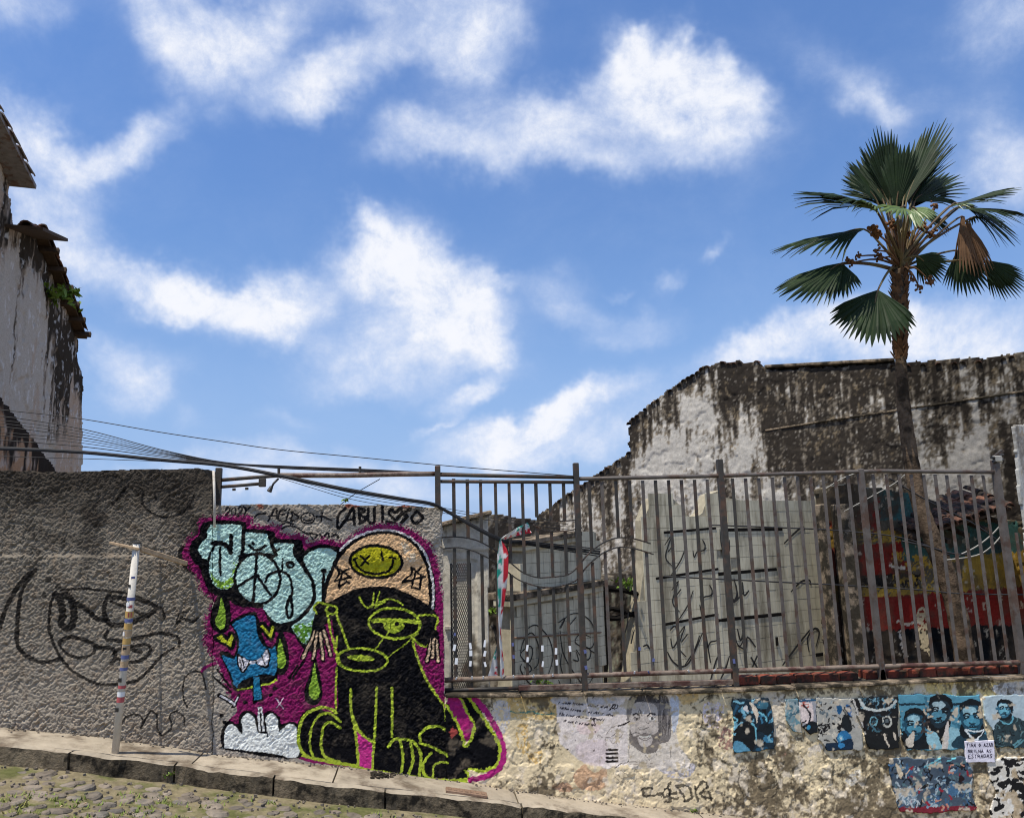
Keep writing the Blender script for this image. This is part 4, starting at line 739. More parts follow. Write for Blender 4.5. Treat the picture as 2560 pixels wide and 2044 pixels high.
# ================================================================== LOW WALL UNDER THE FENCE
LO = [(1110, 1741), (1240, 1742), (1500, 1736), (1692, 1731), (1827, 1727), (2110, 1716), (2203, 1711), (2450, 1699), (2720, 1690), (2720, 2150), (1860, 2066), (1115, 1975)]
def low_paint(x, z, U, V):
    n = fbm(x*5, z*5, 151, 5, .55); n2 = fbm(x*14, z*14, 157, 4, .6); n4 = fbm(x*30, z*30, 163, 3, .6)
    c = lin((220, 202, 166))*np.ones((len(x), 1)); c = c*(.80+.40*n2[:, None])
    p = Paint(U, V, c, wob=2.5, seed=15, grain=.3)
    P = lambda tg, pts, k, a=.85, cover=.62, **kw: p.poly(tg, pts, k, None, a=a, cover=cover, **kw)
    P('w', [(355, 190), (710, 190), (715, 350), (380, 350)], (208, 178, 118), .9, .72); P('w', [(400, 420), (560, 430), (600, 640), (560, 720), (430, 600)], (206, 170, 104), .8, .5)
    P('w', [(230, 240), (350, 240), (340, 420), (250, 520)], (198, 196, 200), .8, .6); P('w', [(500, 360), (660, 380), (640, 560), (520, 600)], (214, 200, 172), .8, .55)
    P('w', [(1640, 170), (1800, 165), (1790, 230), (1650, 240)], (208, 178, 124), .9, .8); P('w', [(1150, 760), (1640, 740), (1740, 800), (1660, 960), (1300, 940)], (226, 208, 174), .9, .75); P('w', [(1480, 680), (1760, 700), (1740, 800), (1560, 800)], (206, 200, 206), .9, .6)
    P('w', [(860, 770), (930, 715), (1000, 770), (1090, 740), (1110, 850), (1040, 910), (890, 890), (850, 830)], (196, 160, 128), .95, .9); P('w', [(680, 870), (780, 840), (830, 880), (820, 920), (690, 905)], (190, 154, 126), .95, .9)
    P('w', [(1850, 240), (2000, 250), (1960, 420), (1860, 400)], (216, 206, 216), .9, .5); P('w', [(1960, 420), (2060, 440), (2070, 600), (1960, 560)], (126, 62, 78), .7, .5)
    P('p', [(1460, 60), (1990, 80), (1990, 160), (1440, 150)], (206, 182, 122), .9, .72); P('p', [(1980, 80), (2400, 60), (2400, 170), (1985, 160)], (208, 206, 204), .95, .85); P('p', [(1760, 640), (1900, 640), (1960, 1033), (1790, 1000)], (190, 170, 138), .8, .6)
    P('p', [(380, 200), (460, 190), (470, 400), (500, 450), (440, 520), (370, 460)], (222, 208, 186), .9, .85); P('p', [(630, 540), (730, 510), (720, 560), (660, 560)], (224, 214, 200), .9, .9); P('p', [(900, 740), (1000, 690), (960, 800), (910, 790)], (216, 210, 198), .9, .7); P('p', [(1260, 130), (1460, 80), (1440, 150)], (206, 190, 150), .8, .6)
    P('p', [(420, 480), (480, 500), (470, 600), (410, 580)], (150, 60, 80), .6, .4)
    clean = np.exp(-((U-1670)/150)**2-((V-1972)/48)**2)+np.exp(-((U-1560)/130)**2-((V-1860)/90)**2)+.7*np.exp(-((U-1480)/60)**2-((V-1940)/40)**2)
    # mould and dirt
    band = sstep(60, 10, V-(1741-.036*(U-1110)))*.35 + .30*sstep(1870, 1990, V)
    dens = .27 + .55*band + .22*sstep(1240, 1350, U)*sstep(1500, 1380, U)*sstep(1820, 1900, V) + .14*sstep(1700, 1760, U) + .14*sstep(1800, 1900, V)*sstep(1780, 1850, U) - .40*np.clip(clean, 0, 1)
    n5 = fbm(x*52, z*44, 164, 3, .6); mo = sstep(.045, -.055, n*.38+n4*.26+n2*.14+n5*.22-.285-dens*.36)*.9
    mo2 = sstep(.62, .70, fbm(x*22, z*22, 171, 4, .65))*.7*sstep(.35, .6, dens)
    p.col[:] = p.col*(1-mo[:, None]) + lin((104, 92, 74))*mo[:, None]*(.45+1.0*n4[:, None])
    p.col[:] = p.col*(1-mo2[:, None]) + lin((104, 92, 74))*mo2[:, None]
    bl = sstep(.54, .66, fbm(x*15, z*13, 181, 4, .6))*.85*sstep(.3, .6, n2); p.col[:] = p.col*(1-bl[:, None]) + lin((222, 208, 186))*bl[:, None]
    K = lambda tg, L, w, c=(34, 33, 33), a=.85: p.strokes(tg, L, w, c, None, a=a)
    K('w', [[(1450, 900), (1420, 885), (1385, 900), (1380, 940), (1420, 955), (1480, 945), (1530, 930), (1560, 900), (1590, 850)], [(1545, 900), (1600, 910), (1560, 960), (1530, 950)], [(1580, 880), (1590, 990), (1550, 1000)], [(1590, 940), (1640, 930)], [(1600, 975), (1650, 965)], [(1650, 890), (1690, 950), (1700, 990)], [(1640, 880), (1700, 870), (1750, 910), (1750, 970), (1700, 990)], [(1780, 880), (1800, 990)], [(1790, 900), (1830, 845), (1870, 850), (1870, 890), (1820, 930), (1850, 960), (1910, 970)], [(1890, 920), (1900, 990)]], 19)
    K('w', [[(1820, 290), (1840, 350), (1830, 420), (1870, 440)], [(1830, 220), (1900, 170), (1960, 180)], [(2020, 200), (2080, 190), (2120, 210)], [(640, 560), (670, 545), (660, 590), (625, 585)], [(720, 560), (750, 600)], [(1800, 530), (1860, 540), (1850, 590), (1800, 570)], [(1870, 590), (1920, 600), (1910, 630)]], 9, a=.7)
    K('w', [[(1150, 800), (1260, 870)], [(1170, 780), (1280, 850)], [(1200, 750), (1330, 840)], [(1310, 740), (1380, 800)]], 5, (110, 96, 84), .7)
    K('p', [[(140, 700), (130, 780), (170, 880)], [(200, 680), (150, 700)], [(300, 680), (370, 720), (410, 800), (380, 880), (300, 890)]], 9, (52, 48, 44), .7)
    K('p', [[(260, 560), (250, 700), (290, 830)], [(640, 760), (800, 760)], [(700, 640), (790, 640), (800, 740)]], 16, (60, 54, 46), .55)
    K('w', [[(110, 245), (215, 265)], [(216, 190), (218, 420)]], 9, (40, 38, 36), .7)
    K('w', [[(355, 300), (420, 315), (520, 300), (560, 315), (640, 320), (695, 315)]], 10, (52, 128, 122), .8)
    p.id[:] = 0
    mural(p)
    q = Paint(U, V, p.col, wob=.9, seed=27, grain=.25); q.id = p.id
    q.poly('w', [(722, 186), (940, 176), (1245, 180), (1262, 360), (1266, 560), (1268, 700), (1200, 720), (1165, 735), (1090, 740), (1060, 720), (1000, 700), (930, 690), (880, 670), (800, 600), (740, 540), (716, 420), (718, 300)], (224, 214, 210), 6, cover=.90, a=.9)
    q.poly('w', [(1262, 180), (1420, 168), (1560, 168), (1645, 190), (1652, 300), (1640, 420), (1660, 560), (1740, 680), (1700, 770), (1560, 760), (1450, 740), (1270, 725), (1262, 500)], (222, 212, 200), 7, cover=.88, a=.9)
    d_poem(q, 'w'); d_portrait(q, 'w')
    wv = (sstep(.60, .66, fbm(x*17, z*17, 331, 4, .6))*.8*(p.id > 5))[:, None]; p.col[:] = p.col*(1-wv)+lin((196, 180, 150))*wv*(.6+.7*n4[:, None])
    d = sstep(.55, .75, n2)*.28*(p.id > 0); p.col[:] = p.col*(1-d[:, None]) + lin((150, 136, 116))*d[:, None]
    return p.col, p.id
def low_relief(x, z, U, V):
    n = fbm(x*6, z*6, 201, 4, .55); pe = sstep(.46, .50, n)+.8*sstep(.56, .59, fbm(x*11, z*11, 205, 4))
    fl = 1-.75*sstep(1385, 1400, U)*sstep(1705, 1690, U)*sstep(1920, 1905, V)
    return .005*pe*fl + fl*.006*(fbm(x*50, z*46, 209, 3, .6)-.5) + .005*(fbm(x*4, z*4, 213, 2)-.5) - .010
lo = thing('low_wall', (WALL.P(1700, 1900)[0], 0, foot(2.0)), 'low peeling plaster wall under the iron fence, plastered with posters and stains', 'wall')
grid_wall(WALL, LO, .0047, lo, 'plaster_face', M['plaster'], low_relief, low_paint, thick=.24, names={4: ('mural_tail', lo), 1: ('mural_edge', lo), 6: ('poem_drawing', lo), 7: ('portrait_drawing', lo)}, lab={6: 'whitish area with four handwritten lines and a hand in a striped cuff', 7: 'pencil portrait of a long haired bearded man', 4: 'black and magenta painted tail running onto the low wall'}, rag=.008)
# coping slabs and the row of bricks along the crest
cp = [WALL.P(u, v) for u, v in ((1112, 1738), (1240, 1739), (1500, 1733), (1692, 1728), (1827, 1724), (2110, 1713), (2203, 1708), (2450, 1696), (2720, 1687))]
cxs = np.array([c[0] for c in cp]); czs = np.array([c[2] for c in cp])
def crest(x): return np.interp(x, cxs, czs)
x = cxs[0]
while x < cxs[-1]:
    w = random.uniform(.42, .75); a = np.array([x, .10, crest(x)]); b = np.array([min(x+w, cxs[-1]), .10, crest(min(x+w, cxs[-1]))])
    L = np.linalg.norm(b-a); MB().box((a+b)/2+np.array([0, random.uniform(-.006, .006), random.uniform(-.003, .004)]), (L-.008, .25, .022), b-a, bev=.005).build('coping_slab', M['kerb'], lo); x += w
BRK = [(1840, 1892), (1898, 1935), (1938, 1982), (1986, 2028), (2034, 2092), (2096, 2140), (2162, 2196), (2216, 2262), (2266, 2292), (2294, 2334), (2336, 2376), (2380, 2416), (2420, 2450), (2456, 2492), (2498, 2540)]
BP = Plane((0, .13))
for i, (u0, u1) in enumerate(BRK):
    vb = 1722-(u0-1840)*.034; A = BP.P(u0, vb-8); B = BP.P(u1, vb-8-(u1-u0)*.03); L = np.linalg.norm(B-A); h = random.uniform(.052, .06)
    MB().box(((A[0]+B[0])/2, .15+random.uniform(-.012, .012), crest((A[0]+B[0])/2)+.012+h/2), (L, .11, h), B-A, bev=.006).build('brick', M['brick'], lo)

# ================================================================== POSTERS AND NOTICES PASTED ON THE LOW WALL
poster('blue_poster', 'torn dark blue poster of jumbled figures, leftmost of the blue row', 'p', [(82, 195), (210, 182), (345, 186), (372, 290), (392, 400), (378, 545), (230, 562), (98, 566)], (26, 44, 56), d_blue1, wear=.0)
poster('grey_strip_poster', 'narrow torn grey-teal poster strip between the bare plaster and the pink card', 'p', [(452, 190), (556, 186), (566, 300), (590, 430), (510, 430), (466, 350)], (120, 142, 148), d_strip, wear=.12)
poster('pink_card_poster', 'torn poster with a pink-white card above a dark blue shape', 'p', [(558, 185), (672, 188), (678, 300), (690, 420), (640, 445), (590, 400), (562, 320)], (150, 150, 156), d_card, wear=.0)
poster('spotted_poster', 'poster of black and white animal spots with a small blue round head', 'p', [(678, 186), (830, 178), (934, 178), (968, 300), (1012, 420), (1010, 552), (760, 556), (690, 480), (684, 330)], (168, 166, 158), d_leopard, wear=.02)
poster('dark_face_poster', 'nearly black poster with two pale ringed eyes', 'p', [(932, 178), (1100, 172), (1258, 170), (1262, 330), (1275, 540), (1060, 552), (1030, 470), (1000, 370)], (24, 26, 28), d_black, wear=.04)
poster('children_poster', 'wide blue poster of three children looking out', 'p', [(1260, 160), (1450, 156), (1838, 158), (1846, 260), (1880, 420), (1900, 540), (1560, 548), (1330, 540), (1296, 480), (1280, 340)], (84, 142, 164), d_kids, wear=-.07, step=.004)
poster('youth_poster', 'pale blue poster of a smiling youth in a dark shirt at the right end', 'p', [(1862, 165), (2000, 160), (2230, 150), (2230, 540), (1950, 532), (1930, 420), (1880, 330)], (172, 190, 198), d_boy, wear=-.02, step=.0045)
poster('crowd_poster', 'colour poster of a dense crowd over a dark red floor, below the children', 'p', [(1195, 610), (1400, 604), (1740, 600), (1780, 700), (1790, 850), (1812, 975), (1500, 990), (1270, 996), (1230, 850), (1205, 720)], (70, 84, 98), d_crowd, wear=.0)
poster('black_white_poster', 'shredded black and white poster in the lower right corner', 'p', [(1900, 640), (2000, 600), (2230, 590), (2230, 1100), (1960, 1100), (1900, 980), (1960, 850), (1910, 740)], (214, 208, 196), d_bw, wear=.1, spot=(186, 166, 136))
poster('notice', 'small white notice lettered TIRA O AZAR BRILHA AS ESTRADAS', 'p', [(1728, 483), (1936, 478), (1942, 632), (1738, 636)], (216, 212, 226), d_notice, cat='notice', wear=-.2, step=.0032, off=.009, rag=.004, wob=.3)

# ================================================================== GROUND, ROAD, PAVEMENT
def sheet(name, xs, ys, zf, mat, kind='structure', parent=None):
    X, Y = np.meshgrid(xs, ys); Z = zf(X, Y); n, m = X.shape; I = np.arange(n*m).reshape(n, m)
    o = mesh_np(name, np.c_[X.ravel(), Y.ravel(), Z.ravel()], np.stack([I[:-1, :-1], I[:-1, 1:], I[1:, 1:], I[1:, :-1]], -1).reshape(-1, 4), mat, parent, smooth=True)
    if kind: o['kind'] = kind
    return o
YARD = float(foot(5.0))-.05
gx = np.concatenate([[-1500, -300, -80], np.linspace(-40, 40, 41), [80, 300, 1500]])
sheet('ground', gx, np.concatenate([[-1500, -300, -60, -30], np.linspace(-20, .1, 14), [.12, 3, 10, 30, 100, 400, 1500]]), lambda X, Y: np.where(Y < .11, road_z(X, Y)-.10, np.minimum(foot(X)-.2, YARD)), M['ground'])
rx = np.concatenate([np.linspace(-14, -4.6, 12), np.linspace(-4.5, 1.6, 210), np.linspace(1.8, 14, 14)])
def road_surf(X, Y): return road_z(X, Y) + .012*(fbm(X*6, Y*6, 401, 4)-.5) - .004
road = sheet('road', rx, np.concatenate([np.linspace(-16, -3.2, 8), np.linspace(-3.1, .02, 110)]), road_surf, M['soil'])
# cobbles the picture resolves: single stones; beyond them one mass of small ones
stones = []
for k in range(7):
    mb = MB(); n = 9; a0 = random.random()*6
    rr = [.5*random.uniform(.78, 1.08) for _ in range(n)]
    ring = lambda s, z: [(rr[i]*s*cos(a0+2*pi*i/n), rr[i]*s*.72*sin(a0+2*pi*i/n), z+random.uniform(-.03, .03)) for i in range(n)]
    V = ring(1, -.35)+ring(1, .0)+ring(.82, .18)+[(0, 0, .24)]
    F = [(r*n+i, r*n+(i+1) % n, (r+1)*n+(i+1) % n, (r+1)*n+i) for r in range(2) for i in range(n)] + [(2*n+i, 2*n+(i+1) % n, 3*n) for i in range(n)]
    mb.add(V, F); stones.append(free_mesh(mb, 'cobble', M['stone']))
spots = []
for iy in range(30):
    y = -.40-iy*.078
    for ix in range(80):
        xx = -4.6+ix*.102+(.051 if iy % 2 else 0)+random.uniform(-.022, .022); yy = y+random.uniform(-.018, .018)
        if yy > kerb_y(xx)-.09: continue
        u, v = proj((xx, yy, road_z(xx, yy)))
        if -40 < u < 1300 and v < 2075: spots.append((v, xx, yy))
spots.sort(reverse=True); rest = MB()
for i, (v, xx, yy) in enumerate(spots):
    s = random.uniform(.078, .13)*(1.15 if random.random() < .2 else 1); sz = s*random.uniform(.4, .75); rz = random.uniform(-.5, .5); me = stones[i % 7]; z = road_z(xx, yy)-.012+random.uniform(-.010, .006)
    if i < 300: shared('cobble', me, road, (xx, yy, z), (random.uniform(-.16, .16), random.uniform(-.16, .16), rz), (s*1.1, s*1.15, sz))
    else:
        rest.add([(xx+(p.co.x*cos(rz)-p.co.y*sin(rz))*s*1.1, yy+(p.co.x*sin(rz)+p.co.y*cos(rz))*s*1.15, z+p.co.z*sz) for p in me.vertices], [tuple(q.vertices) for q in me.polygons])
print('NSPOTS', len(spots))
if rest.v: tag(rest.build('small_cobbles', M['stone'], road), kind='stuff')
# grass and crumbs between the stones
gb = MB(); cr = MB()
for k in range(8000):
    xx = random.uniform(-4.6, 1.6); yy = random.uniform(-2.9, -.3)
    if yy > kerb_y(xx)-.03: continue
    g = float(fbm(np.array([xx*1.6]), np.array([yy*3.0]), 431, 3)[0]); d = kerb_y(xx)-yy
    if g < .42+.06*(xx > -1.6)+.12*(xx > 0) or d < .12: continue
    z = road_z(xx, yy)-.004
    for b in range(4):
        a = random.uniform(0, 6.28); h = random.uniform(.010, .030); w = random.uniform(.003, .006); lx = cos(a)*h*random.uniform(.3, 1.1); ly = sin(a)*h*random.uniform(.3, 1.1); ox, oy = random.uniform(-.02, .02), random.uniform(-.02, .02)
        gb.add([(xx+ox-w*sin(a), yy+oy+w*cos(a), z), (xx+ox+w*sin(a), yy+oy-w*cos(a), z), (xx+ox+lx, yy+oy+ly, z+h)], [(0, 1, 2)])
grass = tag(gb.build('grass', M['grass']), 'thin dry green grass growing between the cobbles', 'grass', kind='stuff')
for k in range(500):
    xx = random.uniform(-4.6, 4.5); s = random.uniform(.003, .010); yy = -.012-abs(random.gauss(0, .03)); cr.box((xx, yy, foot(xx)+s*.3), (s*1.5, s, s), (cos(k), sin(k), .2))
for k in range(900):
    xx = random.uniform(-4.6, 2.4); yy = kerb_y(xx)-abs(random.gauss(0, .5))-.02; z = road_z(xx, yy); s = random.uniform(.004, .013)
    cr.box((xx, yy, z+s*.3), (s*1.5, s, s), (cos(k), sin(k), .2))
lt_ = MB()
for k in range(14):
    p = on_walk(random.uniform(0, 1000), random.uniform(1945, 2040), -KH-.03); s_ = random.uniform(.006, .013); a = random.uniform(0, 6); zz = road_z(p[0], p[1])+.012
    lt_.add([(p[0]-cos(a)*s_, p[1]-sin(a)*s_, zz), (p[0]+sin(a)*s_*.5, p[1]-cos(a)*s_*.5, zz+.006), (p[0]+cos(a)*s_, p[1]+sin(a)*s_, zz+.003), (p[0]-sin(a)*s_*.5, p[1]+cos(a)*s_*.5, zz+.008)], [(0, 1, 2, 3)])
tag(lt_.build('dry_leaves', M['stick']), 'scattered dry leaf scraps on the cobbles', 'leaves', kind='stuff')
tag(cr.build('gravel', M['stone']), 'loose crumbs of stone along the kerb', 'gravel', kind='stuff')
# pavement
pave = sheet('pavement', np.linspace(-9, 9, 220), np.array([0., 1.]), lambda X, Y: foot(X)-.03, M['soil'])
me = pave.data
co = np.zeros(len(me.vertices)*3); me.vertices.foreach_get('co', co); co = co.reshape(-1, 3)
bk = co[:, 1] > .5; co[:, 1] = np.where(bk, .03, kerb_y(co[:, 0])+.06); me.vertices.foreach_set('co', co.ravel()); me.update()
def slab(x0, x1, yf0, yf1, name, mat, parent, top=.0, drop=.06, rough=.004, back=None, ny=7):
    nx = max(6, int((x1-x0)/.03)); xs = np.linspace(x0, x1, nx); V = []; F = []
    def zt(x, y): return foot(x)+top+rough*2*(fbm(np.array([x*8.]), np.array([y*8.+3]), 451, 3)[0]-.5)
    for j in range(ny):
        t = j/(ny-1)
        for i, xx in enumerate(xs):
            yy = (kerb_y(xx)+yf0)*(1-t) + (kerb_y(xx)+yf1 if back is None else back)*t
            e = .006 if (i in (0, nx-1) or j in (0, ny-1)) else 0
            V.append((xx, yy+(.006*(random.random()-.5) if j == 0 else 0), zt(xx, yy)-e))
    F = [(j*nx+i, j*nx+i+1, (j+1)*nx+i+1, (j+1)*nx+i) for j in range(ny-1) for i in range(nx-1)]
    rim = [i for i in range(nx)]+[j*nx+nx-1 for j in range(1, ny)]+[(ny-1)*nx+i for i in range(nx-2, -1, -1)]+[j*nx for j in range(ny-2, 0, -1)]
    k = len(V); V += [(V[i][0], V[i][1], V[i][2]-drop) for i in rim]; m = len(rim)
    F += [(rim[(i+1) % m], rim[i], k+i, k+(i+1) % m) for i in range(m)]
    return mesh_np(name, np.array(V), F, mat, parent, smooth=False)
joints = [-5.4, -4.1, -2.75, -1.42, -.55, .62, 1.9, 3.2, 4.5, 6.0]
for a, b in zip(joints[:-1], joints[1:]): slab(a+.005, b-.005, .075, 0, 'paving_slab', M['concrete'], pave, back=-.012+.02)
kx = -5.3
while kx < 5.5:
    w = random.uniform(.55, .95)
    if not (-2.6 < kx < -2.45): pass
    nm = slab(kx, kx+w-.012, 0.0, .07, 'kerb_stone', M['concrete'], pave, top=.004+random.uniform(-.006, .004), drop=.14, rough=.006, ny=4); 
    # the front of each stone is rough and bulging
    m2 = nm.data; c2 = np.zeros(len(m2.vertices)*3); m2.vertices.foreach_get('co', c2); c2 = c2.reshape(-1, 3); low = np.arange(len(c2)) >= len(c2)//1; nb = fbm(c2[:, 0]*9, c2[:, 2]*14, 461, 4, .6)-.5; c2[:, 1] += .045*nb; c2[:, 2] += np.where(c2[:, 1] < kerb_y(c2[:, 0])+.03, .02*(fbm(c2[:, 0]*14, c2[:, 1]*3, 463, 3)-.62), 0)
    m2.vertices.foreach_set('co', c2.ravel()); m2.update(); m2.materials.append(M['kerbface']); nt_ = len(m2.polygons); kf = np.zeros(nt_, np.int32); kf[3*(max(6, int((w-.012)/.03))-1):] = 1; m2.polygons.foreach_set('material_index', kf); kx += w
# iron cover and broken edge on the pavement
c = on_walk(1166, 1981); t = thing('drain_cover', c, 'rusty rectangular cover set in the pavement below the mural tail', 'drain cover')
sx = np.array([1, 0, (foot(c[0]+.1)-foot(c[0]-.1))/.2])
MB().box(c+np.array([0, 0, .002]), (.27, .075, .02), sx, bev=.004).build('frame', M['plate'], t)
for k in range(7): MB().box(c+unit(sx)*(-.108+.036*k)+np.array([0, 0, .0125]), (.02, .05, .006), sx).build('rib', M['plate'], t)
rb = MB()
for k in range(46):
    p = on_walk(random.uniform(930, 985), random.uniform(1930, 1946)); s = random.uniform(.005, .02); rb.box(p+np.array([0, 0, s*.3]), (s*1.6, s, s*.8), (cos(k), sin(k), 0))
tag(rb.build('rubble', M['kerb']), 'small heap of broken concrete on the pavement at the foot of the mural', 'rubble', kind='stuff')

# ================================================================== SIGN POLE WITH A LATH
p0 = on_walk(288, 1879); k = np.array([WALL.P(342, 1356, .38)])[0]; ax = k-p0
t = thing('pole', p0, 'leaning white pole with bands of worn stickers on the pavement', 'pole')
MB().tube([p0-ax*.02, p0+ax*.5, k], .0215, 14).build('shaft', M['whitepaint'], t, True); MB().tube([k-ax*.004, k+ax*.004], .0235, 14).build('cap', M['iron'], t)
def band(f0, f1, mat, wob=0): MB().tube([p0+ax*f0, p0+ax*f1], .0222+wob, 14, cap=False).build('sticker', mat, t, True)
for i, (f0, f1, m) in enumerate(((.235, .26, 'red'), (.262, .285, 'sticker'), (.30, .315, 'red'), (.385, .40, 'stickerblue'), (.40, .43, 'stick'), (.44, .458, 'stickerblue'), (.46, .505, 'stick'), (.51, .54, 'ochre'), (.545, .575, 'stick'), (.58, .61, 'ochre'), (.616, .632, 'stickerblue'), (.636, .668, 'ochre'), (.72, .735, 'stickerblue'))): band(f0, f1, M[m], .0002*i)
for f, m in ((.20, 'spray'), (.34, 'spray'), (.56, 'sticker'), (.65, 'red'), (.69, 'red'), (.79, 'spray'), (.70, 'sticker'), (.83, 'stickerblue'), (.49, 'spray')):
    q = p0+ax*f; a = random.uniform(-.9, .5); MB().box(q+np.array([.0215*sin(a), -.0215*cos(a), 0]), (.022, .004, random.uniform(.012, .03)), (cos(a), sin(a), 0), ax).build('sticker', M[m], t)
A = WALL.P(279, 1356, .36); Bm = WALL.P(352, 1372, .37); B = WALL.P(466, 1408, .03)
t = thing('lath', A, 'thin broken wooden lath jammed across the top of the white pole', 'lath')
lt = MB(); lt.box((A+Bm)/2+np.array([0, -.03, 0]), (np.linalg.norm(Bm-A), .018, .016), Bm-A, bev=.002); lt.build('short_piece', M['stick'], t); MB().box((Bm+B)/2, (np.linalg.norm(B-Bm), .02, .03), B-Bm, bev=.003).build('long_piece', M['stick'], t)
# white conduit in the gap between the stucco walls
a = WALL.P(534, 1176, .018); b = WALL.P(536, 1318, .018)
tag(MB().tube([a, (a+b)/2+np.array([.004, 0, 0]), b], .0085, 10).build('drain_pipe', M['whitepaint'], None, True), 'thin white plastic pipe running down the joint beside the tall stucco wall', 'pipe')

# ================================================================== IRON FENCE
FP = Plane((0, .07))
fence = thing('iron_fence', FP.at(np.array(0.4), np.array(crest(0.4))), 'rusty iron bar fence with posts and wavy rails standing on the low wall', 'fence')
def top_y(u): return np.interp(u, [500, 540, 660, 1094, 1440, 1798, 2203, 2486, 2560], [1204, 1203, 1195, 1188, 1197, 1189, 1177, 1180, 1178])
def bot_y(u): return np.interp(u, [1100, 1112, 1692, 2203, 2560, 2700], [1700, 1699, 1680, 1665, 1654, 1650])
def bot2_y(u): return np.interp(u, [1100, 1112, 1692, 1845], [1725, 1724, 1708, 1703])
def X(u, v): return FP.P(u, v)
rtop = [X(u, top_y(u)) for u in (1094, 1440)]; MB().tube([X(u, 1186+.02*(u-1094)) for u in (1092, 1260, 1442)], .0145, 10).build('top_rail', M['iron'], fence, True); MB().tube([X(u, 1203+.006*(u-1094)) for u in (1092, 1260, 1442)], .013, 10).build('top_rail', M['iron'], fence, True)
MB().tube([X(u, top_y(u)) for u in (1436, 1600, 1798, 2000, 2203, 2340, 2490)], .0155, 10).build('top_rail', M['ironlight'], fence, True)
MB().tube([X(u, bot_y(u)) for u in (1108, 1400, 1692, 2000, 2203, 2400, 2700)], .0175, 10).build('bottom_rail', M['rail'], fence, True)
MB().tube([X(u, bot2_y(u)) for u in (1108, 1300)], .012, 10).build('lower_rail', M['iron'], fence, True); MB().box((X(1296, bot2_y(1296))+X(1845, bot2_y(1845)))/2, (np.linalg.norm(X(1296, 1720)-X(1845, 1703)), .03, .036), X(1845, bot2_y(1845))-X(1296, bot2_y(1296)), bev=.004).build('lower_rail', M['rail'], fence)
for u, v0, v1, w, mt in ((545, 1168, 1262, .040, 'iron'), (1094, 1164, 1268, .040, 'iron'), (1439, 1157, 1728, .040, 'iron'), (1798, 1148, 1722, .042, 'iron'), (2150, 1172, 1700, .040, 'ironlight'), (2486, 1150, 1694, .050, 'ironlight')):
    xx = X(u, v0)[0]; a = X(u, v0); zt = a[2]; zb = crest(xx)+.01 if v1 > 1400 else (WALL.P(u, v1)[2]-.25)
    if u in (545, 1094): zb = WALL.P(u, 1265)[2]-.02
    yy = .07 if u > 1000 else .10
    MB().box((xx, yy, (zt+zb)/2), (w, .04, zt-zb), bev=.004).build('post', M[mt], fence)
a = X(2203, 1672); MB().prism([a+np.array([-.012, -.02, 0]), a+np.array([.012, -.02, 0]), (a[0]+.03, .05, crest(a[0])+.01), (a[0]-.03, .05, crest(a[0])+.01)], (0, .03, 0)).build('post', M['iron'], fence)
# wave of two flat bars: bars are interrupted between them
WV1 = px('g', [(60, 606), (120, 600), (230, 596), (330, 612), (400, 640), (500, 700), (600, 785), (670, 838), (760, 868), (830, 868), (900, 862), (970, 848), (1030, 800), (1100, 715), (1180, 650), (1260, 612), (1330, 600), (1420, 610), (1520, 640)])
WV2 = px('g', [(60, 682), (120, 676), (230, 668), (330, 690), (400, 722), (480, 765), (560, 830), (640, 886), (740, 922), (830, 936), (900, 930), (970, 910), (1030, 880), (1090, 800), (1160, 735), (1230, 690), (1320, 664), (1430, 678), (1540, 712)])
WV3 = px('g', [(750, 458), (830, 482), (900, 490), (960, 488), (1030, 480)]); WV4 = px('g', [(735, 512), (800, 545), (880, 558), (960, 555), (1060, 535)])
for W_ in (WV1, WV2, WV3, WV4):
    q = smooth_pts(W_, False, 4); q = q[q[:, 0] > 1096]; P = np.array([X(*s) for s in q]); mb = MB()
    for r0, r1 in zip(P[:-1], P[1:]): mb.box((r0+r1)/2, (np.linalg.norm(r1-r0)+.004, .022, .009), r1-r0, (0, 0, 1) if abs(unit(r1-r0)[2]) < .95 else (1, 0, 0))
    mb.build('wave_rail', M['iron'], fence)
def barseg(u, v0, v1, mat):
    x0 = X(u, top_y(u))[0]
    def z_at(v):
        P = np.array([x0, .07, 0.]); z = np.linspace(-1.5, 4, 1100); Q = np.repeat(P[None], 1100, 0); Q[:, 2] = z; return z[np.argmin(np.abs(proj(Q)[1]-v))]
    z1, z0 = z_at(v0), z_at(v1)
    if z1-z0 > .02: MB().box((x0, .07, (z0+z1)/2), (random.uniform(.0215, .025), .009, z1-z0), (1, random.uniform(-.25, .25), 0), (random.uniform(-.006, .006), random.uniform(-.008, .008), 1)).build('bar', mat, fence)
def u_at(u, v):
    x0 = X(u, top_y(u))[0]; z = np.linspace(-1.5, 4, 500); Q = np.c_[np.full(500, x0), np.full(500, .07), z]; a, b = proj(Q); return np.interp(-v, -b[::-1], a[::-1]) if b[0] < b[-1] else np.interp(v, b[::-1], a[::-1])
us = [1134, 1168, 1201, 1238, 1272, 1305, 1339, 1374, 1408, 1472, 1504, 1539, 1573, 1606, 1638, 1671, 1703, 1735, 1767, 1830, 1863, 1896, 1929, 1961, 1993, 2025, 2056, 2087, 2119, 2182, 2214, 2246, 2277, 2308, 2336, 2366, 2396, 2427, 2457]
us += [2520, 2552, 2584]
